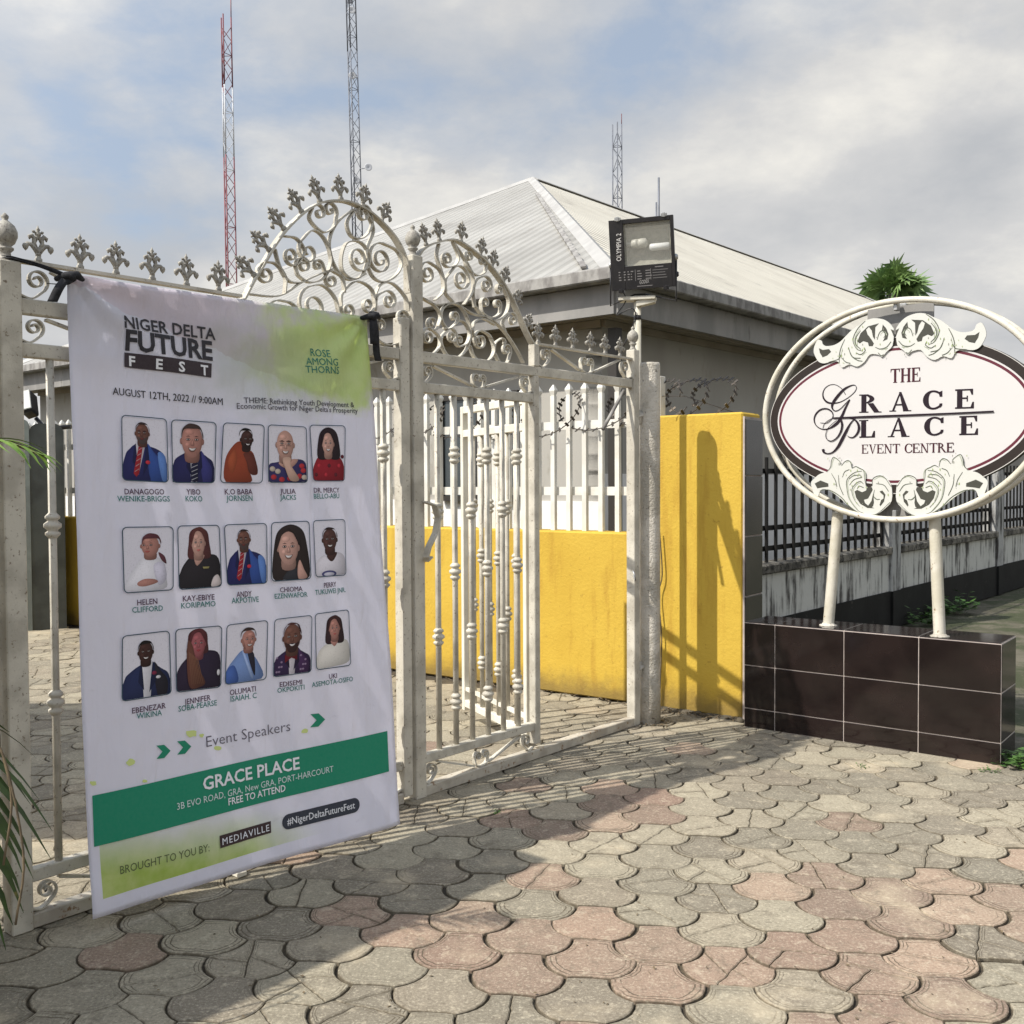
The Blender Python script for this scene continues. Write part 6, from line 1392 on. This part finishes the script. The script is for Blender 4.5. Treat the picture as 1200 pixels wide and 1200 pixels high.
for outl, darks, strokes_, f_, wid in ((TOPO, TD, TS_, t1, 9), (BOTO, BD, BS_, b1, 9)):
    for mir in (None, 1):
        fl_ = (lambda q: (2 * A0 - q[0], q[1])) if mir else (lambda q: q)
        s = MB(); s.c = LW; P_ = [fl_(spx(*f_(*q), BE)) for q in outl]
        C_ = crom([V((a, h, 0)) for a, h in P_], 3, True); s.prism([sp(q.x, q.y, BE + 0.003) for q in C_], sn * 0.007)
        for dk_ in darks:
            s.c = GD; s.poly([sp(*fl_(spx(*f_(*q), BE)), BE + 0.0106) for q in dk_])
        rr_ = random.Random(3)
        for st in strokes_:
            stroke([(x + 15, y + 11) for x, y in st[1:-1] or st], [4, 9, 10, 8, 5], (0.30, 0.33, 0.25), BE + 0.0108, off_=f_, mbx=s, fold=mir) if len(st) > 3 else None
            stroke(st, [6, wid, wid, wid * .8, wid * .6, 5], (0.075, 0.085, 0.06), BE + 0.0112, off_=f_, mbx=s, fold=mir)
        # algae tint specks caught in the relief
        for k in range(34):
            q = rr_.choice(strokes_); a = rr_.choice(q); x, y = a[0] + rr_.uniform(-45, 45), a[1] + rr_.uniform(-40, 50)
            c0 = fl_(spx(*f_(x, y), BE)); r_ = rr_.uniform(0.002, 0.006); s.c = (0.25, 0.33, 0.10) if k % 3 else (0.22, 0.22, 0.18)
            if any(abs(x - u[0]) + abs(y - u[1]) < 10 for u in outl): continue
            s.poly([sp(c0[0] + r_ * 0.5 * math.cos(t), c0[1] + r_ * 1.5 * math.sin(t), BE + 0.0118) for t in (0, 1.2, 2.4, 3.3, 4.5, 5.4)])
        s.build('leaf_ornament', 'sign_vinyl', sg, fix=False, colattr=True)
# ------------------------------------------------------------------ floodlight on its pole
fb = atd(747.5, 600, 6.92); fb.z = 0
fp_ = empty('floodlight_pole', fb, 'slim white pole with a big black square floodlight on top beside the gate', 'floodlight')
s = MB(); s.tube([fb - Z * 0.02, fb + Z * 2.82], 0.024, 12); s.build('pole', 'pipe_white', fp_)
s = MB(); s.lathe(fb + Z * 2.70, [(0.0265, -0.015), (0.0265, 0.015)], 12); s.build('clamp_band', 'black_plastic', fp_)
ra = V((math.cos(R(15)), -math.sin(R(15)), 0)); fa0 = V((-math.sin(R(15)), -math.cos(R(15)), 0)); td = R(9)
fa = fa0 * math.cos(td) - Z * math.sin(td); ua = Z * math.cos(td) + fa0 * math.sin(td)
rl2 = ra * math.cos(R(1.5)) + ua * math.sin(R(1.5)); ua = ua * math.cos(R(1.5)) - ra * math.sin(R(1.5)); ra = rl2
s = MB(); s.box(fb + Z * 2.825, V((0.12, -0.03, 0)), V((0.012, 0.05, 0)), Z * 0.012, 0.003); s.box(fb + Z * 2.80 + V((0.055, -0.02, 0)), V((0.06, -0.015, 0.012)), V((0.008, 0.03, 0)), Z * 0.02, 0.003); s.build('cross_plate', 'pipe_white', fp_)
FC = atd(752.5, 297, 6.80); FW, FH, FD = 0.212, 0.228, 0.075
def ff(x, y, e=0.0): return FC + ra * (x * FW) + ua * (y * FH) + fa * e          # x, y in -1..1
s = MB(); s.prism([ff(-1, -1, 0), ff(1, -1, 0), ff(1, 1, 0), ff(-1, 1, 0)], fa * -0.03)
i0 = [ff(-1, -1, -0.03), ff(1, -1, -0.03), ff(1, 1, -0.03), ff(-1, 1, -0.03)]; i1 = [ff(-.7, -.7, -0.16), ff(.7, -.7, -0.16), ff(.7, .7, -0.16), ff(-.7, .7, -0.16)]
b = MB(); j = b.add(i0 + i1); 
for k in range(4): b.face((j + k, j + (k + 1) % 4, j + 4 + (k + 1) % 4, j + 4 + k))
b.face((j + 4, j + 5, j + 6, j + 7)); b.face((j, j + 3, j + 2, j + 1)); b.build('housing', 'black_plastic', fp_)
# front frame around the window
gx0, gx1, gy0, gy1 = -0.56, 0.90, -0.33, 0.87
def fbox(x0, x1, y0, y1, e0, e1, mbx): mbx.box(ff((x0 + x1) / 2, (y0 + y1) / 2, (e0 + e1) / 2), ra * ((x1 - x0) / 2 * FW), ua * ((y1 - y0) / 2 * FH), fa * ((e1 - e0) / 2), 0.002)
s = MB(); fbox(-1, gx0, -1, 1, -0.028, 0.006, s); fbox(gx1, 1, -1, 1, -0.028, 0.006, s); fbox(gx0, gx1, gy1, 1, -0.028, 0.0055, s); fbox(gx0, gx1, -1, gy0, -0.028, 0.0055, s); s.build('front_frame', 'black_plastic', fp_)
s = MB()
P0 = [(gx0, gy0), (gx1, gy0), (gx1, gy1), (gx0, gy1)]; P1 = [(gx0 + .12, gy0 + .22), (gx1 - .12, gy0 + .22), (gx1 - .12, gy1 - .2), (gx0 + .12, gy1 - .2)]
for k in range(4): a_, b_ = P0[k], P0[(k + 1) % 4]; c_, d_ = P1[(k + 1) % 4], P1[k]; s.quad(ff(*a_, -0.0275), ff(*b_, -0.0275), ff(*c_, -0.075), ff(*d_, -0.075))
s.quad(*[ff(*q, -0.0749) for q in P1]); o = s.build('reflector', 'lamp_reflector', fp_, fix=False)
# the housing must be open behind the glass: cut its front
hs = [c_ for c_ in fp_.children if c_.name.startswith('housing')][0]; bm = bmesh.new(); bm.from_mesh(hs.data)
for f in list(bm.faces):
    if f.normal.dot(fa) > 0.95: bm.faces.remove(f)
bm.to_mesh(hs.data); bm.free()
s = MB(); c0 = ff(-0.50, 0.30, -0.045); s.lathe(c0, [(0.012, 0), (0.016, 0.03), (0.028, 0.035), (0.031, 0.06), (0.031, 0.075)], 14, ra); s.build('lamp_holder', 'lamp_ceramic', fp_)
s = MB(); s.lathe(ff(-0.14, 0.30, -0.045), [(0.030, 0), (0.033, 0.02), (0.033, 0.05), (0.02, 0.06), (0.012, 0.066)], 14, ra); s.build('lamp_cap', 'lamp_ceramic', fp_)
s = MB(); s.lathe(ff(0.22, 0.16, -0.04), [(0.018, 0), (0.024, 0.01), (0.024, 0.125), (0.012, 0.135)], 14, ra); s.build('lamp_tube', 'lamp_tube', fp_)
m, t, b = nodes('lamp_glass'); b.inputs['Base Color'].default_value = (0.72, 0.71, 0.64, 1); b.inputs['Roughness'].default_value = 0.06; b.inputs['Alpha'].default_value = 0.22; b.inputs['Specular IOR Level'].default_value = 0.6
s = MB(); s.quad(ff(gx0, gy0, -0.006), ff(gx1, gy0, -0.006), ff(gx1, gy1, -0.006), ff(gx0, gy1, -0.006)); s.build('glass', 'lamp_glass', fp_, fix=False)
for x, y in ((-.72, 1.02), (.72, 1.02), (-.7, -1.02), (.7, -1.02)):
    s = MB(); fbox(x - .09, x + .09, y - .05, y + .05, -0.02, 0.010, s); fbox(x - .04, x + .04, y - .065, y + .065, -0.018, 0.014, s); s.build('clip', 'galvanised' if y > 0 else 'black_plastic', fp_)
for x, y, w in ((1.02, -.17, .07), (1.02, -.66, .05), (-1.02, -.25, .06)):
    s = MB(); s.lathe(ff(x, y, -0.03), [(0.018, -0.012), (0.022, 0), (0.014, 0.014)], 8, ra); s.build('knob', 'galvanised' if y > -.5 else 'black_plastic', fp_)
s = MB(); k0 = ff(-1.03, -.25, -0.03); k1 = ff(1.03, -.25, -0.03); lo = fb + Z * 2.85
s.tube([k0, k0 - Z * 0.27, V((lo.x - 0.02, lo.y, lo.z + 0.005)), lo + V((0.05, -0.01, 0.005))], 0.006, 6); s.tube([k1, k1 - Z * 0.27, lo + V((0.05, -0.01, 0.005))], 0.006, 6); s.build('bracket', 'black_plastic', fp_)
s = MB(); w0 = ff(-.7, -1.0, -0.05); s.tube(crom([w0, w0 + V((0.02, 0, -0.07)), w0 + V((-0.04, 0.02, -0.16)), fb + Z * 2.76 + V((-0.04, -0.03, 0)), fb + Z * 2.68 + V((-0.02, -0.02, 0)), fb + Z * 2.5 + V((-0.1, 0, 0))], 4), 0.004, 5); s.build('cable', 'black_plastic', fp_)
# lettering on the frame
def ftext(mbx, body, x0, y0, dxv, hgt, col, bold=0.0, up=None):
    vs, fs = text_mesh(body, bold); i = mbx.add([ff(x0 + dxv[0] * u - (0 if up is None else up) * v, y0 + dxv[1] * u + (hgt * v if up is None else 0), 0.0072) for u, v in vs]); mbx.c = col
    for f in fs: mbx.face([i + q for q in f])
s = MB(); ftext(s, 'OLYMPIA 2', -0.66, -0.16, (0.04, 0.78), 0, (0.62, 0.60, 0.57), 0.0, 0.15); s.build('lettering', 'sign_vinyl', fp_, fix=False, colattr=True)
s = MB(); ftext(s, 'GODEX', -0.12, -0.86, (0.30, 0.02), 0.10, (0.30, 0.29, 0.28), 0.01); s.c = (0.20, 0.19, 0.185)
fr = random.Random(9)
def dash(x0, x1, y, h=0.018):
    s.poly([ff(x0, y, 0.0072), ff(x1, y, 0.0072), ff(x1, y + h, 0.0072), ff(x0, y + h, 0.0072)])
for r_ in range(4):
    y = -0.50 - r_ * 0.075
    for x in (-.76, -.60, -.48, -.38): dash(x, x + fr.uniform(0.03, 0.09), y, 0.03)
    for x in (-.18, .08): dash(x, x + fr.uniform(0.10, 0.2), y, 0.025)
    dash(0.30, 0.30 + fr.uniform(0.3, 0.5), y, 0.014)
dash(-0.245, -0.232, -0.76, 0.32); dash(0.235, 0.248, -0.76, 0.32); dash(-0.2, 0.28, -0.93, 0.02); dash(0.38, 0.64, -0.42, 0.025)
s.build('rating_print', 'sign_vinyl', fp_, fix=False, colattr=True)

# ------------------------------------------------------------------ plants
def leaf_strip(mbx, pts, w, nrm, fold=0.35):
    """long tapered leaflet folded along its midrib"""
    pts = [V(q) for q in pts]; m = len(pts); base = len(mbx.v)
    for i, q in enumerate(pts):
        f = i / (m - 1); T = (pts[min(i + 1, m - 1)] - pts[max(i - 1, 0)]).normalized(); sd_ = T.cross(V(nrm)).normalized(); up = sd_.cross(T)
        ww = w * (min(1, f * 6 + 0.35)) * (1 - f ** 2.2) + 0.0006
        mbx.add([q + sd_ * ww + up * ww * fold, q, q - sd_ * ww + up * ww * fold])
    for i in range(m - 1):
        for j in range(2): a = base + i * 3 + j; mbx.face((a, a + 1, a + 4, a + 3))
def frond(parent, path, n, ln, wl, droop, mat_, rnd, up=Z, name='frond', spread=0.9, taper=True, sides=(-1, 1)):
    P_ = crom(path, 8); s = MB(); s.smooth = True; m = len(P_)
    for i in range(n):
        f = 0.12 + 0.88 * i / (n - 1); k = min(m - 2, int(f * (m - 1))); q = P_[k]; T = (P_[k + 1] - P_[k]).normalized(); sd_ = T.cross(V(up)).normalized(); nn = sd_.cross(T)
        L_ = ln * (math.sin(PI * min(0.93, 0.22 + 0.72 * f)) if taper else 1) * rnd.uniform(0.85, 1.1)
        for sg_ in sides:
            d0 = (sd_ * sg_ * spread + T * (0.55 + 0.5 * f) + nn * rnd.uniform(0.05, 0.3)).normalized(); pts = []
            for j in range(7): g_ = j / 6; pts.append(q + d0 * L_ * g_ - Z * droop * L_ * g_ * g_ + V((rnd.uniform(-1, 1), rnd.uniform(-1, 1), 0)) * 0.004 * g_)
            leaf_strip(s, pts, wl, nn)
    s.build(name, mat_, parent, fix=False)
    s = MB(); s.tube(P_, [0.009 * (1 - 0.8 * i / m) + 0.001 for i in range(m)], 6); s.build('leaf_stalk', 'stem_green', parent)
pr_ = random.Random(21)
ab = V((-1.86, 2.98, 0)); ar = empty('areca_palm', ab, 'leafy palm clump reaching in from the picture edge before the gate', 'palm')
for k in range(5):
    a = k * 1.3; b0 = ab + V((0.07 * math.cos(a), 0.07 * math.sin(a), -0.02)); s = MB(); s.tube([b0, b0 + V((0.05 * math.cos(a), 0.05 * math.sin(a), 0.5 + 0.1 * k))], [0.022, 0.012], 8); s.build('stem', 'stem_green', ar)
frond(ar, [ab + V((0.03, 0, 0.5)), ab + V((0.10, -0.02, 0.80)), ab + V((0.20, -0.06, 0.92)), ab + V((0.30, -0.10, 0.80)), ab + V((0.34, -0.12, 0.55)), ab + V((0.33, -0.14, 0.25))], 24, 0.27, 0.012, 0.75, 'dark_leaf', pr_)
frond(ar, [ab + V((0.0, -0.03, 0.45)), ab + V((0.06, -0.10, 0.85)), ab + V((0.15, -0.17, 0.98)), ab + V((0.24, -0.20, 0.80)), ab + V((0.29, -0.22, 0.50)), ab + V((0.30, -0.22, 0.2))], 26, 0.27, 0.012, 0.85, 'dark_leaf', pr_)
frond(ar, [ab + V((0.0, 0.02, 0.6)), ab + V((0.02, 0.05, 1.25)), ab + V((0.12, 0.05, 1.62)), ab + V((0.32, 0.03, 1.73)), ab + V((0.50, 0.02, 1.68))], 16, 0.26, 0.010, 0.45, 'green_leaf', pr_, spread=0.45)
frond(ar, [ab + V((-0.02, 0, 0.6)), ab + V((-0.12, -0.1, 1.2)), ab + V((-0.35, -0.25, 1.6)), ab + V((-0.7, -0.4, 1.55))], 26, 0.34, 0.012, 0.6, 'green_leaf', pr_)
frond(ar, [ab + V((-0.02, 0.05, 0.5)), ab + V((-0.2, 0.15, 1.1)), ab + V((-0.5, 0.25, 1.3)), ab + V((-0.85, 0.3, 1.0))], 26, 0.34, 0.012, 0.6, 'green_leaf', pr_)
for k in range(3):
    s = MB(); q = ab + V((0.25 + 0.05 * k, -0.10 - 0.04 * k, 0.98 - 0.05 * k)); s.tube(crom([q, q + V((0.10, -0.02, 0.02)), q + V((0.17, -0.03, -0.08 - 0.1 * k)), q + V((0.15, -0.04, -0.28 - 0.1 * k))], 5), 0.0035, 5); s.build('dry_tendril', 'litter_brown', ar)
# fan palm far behind the sign
fc = atd(1047, 345, 44); fk = V((fc.x, fc.y, 0)); fpalm = empty('fan_palm', fk, 'round headed fan palm showing above the sign and the roof end', 'palm')
s = MB(); s.tube([fk, fk + V((0.1, 0, fc.z * 0.5)), fc], [0.26, 0.2, 0.17], 10); s.build('trunk', 'bark', fpalm)
s = MB(); fr2 = random.Random(3)
for k in range(64):
    a = fr2.uniform(0, 2 * PI); el = fr2.uniform(-0.5, 1.4); d = V((math.cos(a) * math.cos(el), math.sin(a) * math.cos(el), math.sin(el))); L_ = fr2.uniform(0.85, 1.2)
    hub = fc + d * L_ * fr2.uniform(0.25, 0.85); sd_ = d.orthogonal().normalized(); sd_ = (sd_ * math.cos(a * 7) + d.cross(sd_) * math.sin(a * 7)); 
    for j in range(11):
        t = -1.25 + 2.5 * j / 10; dd = (d * math.cos(t) + sd_ * math.sin(t)).normalized(); tip = hub + dd * fr2.uniform(0.75, 1.1); tip.z -= fr2.uniform(0.1, 0.45)
        mid = hub + dd * 0.4; wv = dd.cross(d.cross(sd_)).normalized() * 0.085; s.poly([hub, mid + wv, tip, mid - wv])
    s.poly([fc + d * 0.1, fc + d * 0.1 + sd_ * 0.05, hub + sd_ * 0.04, hub])
s.build('crown', 'palm_leaf', fpalm, fix=False)
# small weeds at the foot of walls
def weed(P_, rad, h, n, seed, label):
    rg_ = random.Random(seed); s = MB()
    for k in range(n):
        a = rg_.uniform(0, 2 * PI); r_ = rg_.uniform(0, rad) ; b0 = P_ + V((math.cos(a) * r_ * 0.4, math.sin(a) * r_ * 0.4, -0.01)); el = rg_.uniform(0.3, 1.3); d = V((math.cos(a) * math.cos(el), math.sin(a) * math.cos(el), math.sin(el))); L_ = h * rg_.uniform(0.5, 1)
        for j in range(4):
            q = b0 + d * L_ * (0.35 + 0.2 * j); t = rg_.uniform(0, 6.3); u = V((math.cos(t), math.sin(t), rg_.uniform(-0.2, 0.5))).normalized(); w = u.cross(Z).normalized() * h * 0.10; l = h * rg_.uniform(0.22, 0.42)
            s.poly([q, q + u * l * 0.5 + w, q + u * l, q + u * l * 0.5 - w])
        s.poly([b0, b0 + V((0.002, 0, 0)), b0 + d * L_ + V((0.001, 0, 0)), b0 + d * L_])
    o = s.build('weed', 'weed_leaf', origin=P_, fix=False); tag(o, label, 'weed', 'weeds at the foot of the walls')
weed(G(1186, 898), 0.16, 0.17, 34, 1, 'bushy green weed at the outer corner of the tiled plinth'); weed(G(1160, 905), 0.10, 0.05, 16, 2, 'flat yellow green weed tuft before the outer end of the tiled plinth')
weed(G(1092, 722, 0.0), 0.35, 0.26, 40, 3, 'loose weed clump in the lane behind the sign leg'); weed(fp(4.6, 0, 0.2), 0.45, 0.30, 40, 4, 'weed clump growing along the black base of the side wall')
weed(fp(3.4, 0, 0.25), 0.3, 0.22, 30, 8, 'short weed tuft beside the first pillar of the side wall'); weed(G(1010, 899), 0.06, 0.04, 8, 6, 'tiny seedling in a paving joint before the tiled plinth')
weed(G(586, 952), 0.07, 0.035, 10, 7, 'tiny seedling in a joint before the gate beam')
# swept dirt and dry leaves along the foot of the wall and the pillar
s = MB(); lr = random.Random(13)
for k in range(520):
    f = lr.random()
    if f < 0.5: q = wp(lr.uniform(TL0 - 0.05, -0.02), 0.004 + 0.012 * lr.random(), abs(lr.gauss(0, 0.07)) + 0.01)
    elif f < 0.8: q = wp(lr.uniform(-3.5, TL0), 0.004 + 0.010 * lr.random(), abs(lr.gauss(0, 0.06)) - 0.015)
    else: a = lr.uniform(0, 2 * PI); r_ = 0.075 + abs(lr.gauss(0, 0.05)); q = pc + V((math.cos(a) * r_, math.sin(a) * r_, 0.006))
    t = lr.uniform(0, 6.3); u = V((math.cos(t), math.sin(t), lr.uniform(-0.3, 0.5))) * lr.uniform(0.006, 0.022); w = u.cross(Z).normalized() * lr.uniform(0.004, 0.010)
    s.poly([q - u, q + w, q + u, q - w])
tag(s.build('leaf_litter', 'litter_brown', fix=False), kind='stuff')
s = MB()
for k in range(16):
    f = k / 15; c = wp(TL0 - 0.02 + (-TL0) * f, 0, 0.0); r_ = lr.uniform(0.03, 0.07)
    s.lathe(c + wn * 0.02 - Z * 0.02, [(r_, 0), (r_ * 0.8, 0.02), (r_ * 0.4, 0.028 + 0.01 * lr.random())], 9)
tag(s.build('dirt_ridge', 'soil'), kind='stuff')
s = MB(); lr = random.Random(41)
for k in range(150):
    q = G(lr.uniform(40, 1180), lr.uniform(880, 1195), 0.004)
    if (q - W0).dot(wn) < 0.1: continue
    t = lr.uniform(0, 6.3); u = V((math.cos(t), math.sin(t), lr.uniform(-0.15, 0.3))) * lr.uniform(0.003, 0.010); w = u.cross(Z).normalized() * lr.uniform(0.002, 0.005)
    s.poly([q - u, q + w + Z * 0.002, q + u, q - w])
tag(s.build('scattered_litter', 'litter_brown', fix=False), kind='stuff')
# thin dry hose hanging by the pillar
s = MB(); q = wp(TL0 + 0.03, 0, 0.03)
s.tube(crom([q + Z * 1.25, q + Z * 0.95 + p * 0.02, q + Z * 0.8 - p * 0.01, q + Z * 0.5 + p * 0.015, q + Z * 0.1], 5), 0.005, 5)
tag(s.build('dry_vine', 'litter_brown'), 'thin dry vine hanging down the yellow wall beside the pillar', 'vine')
for o in bpy.data.objects:
    if '_o' in o: del o['_o']
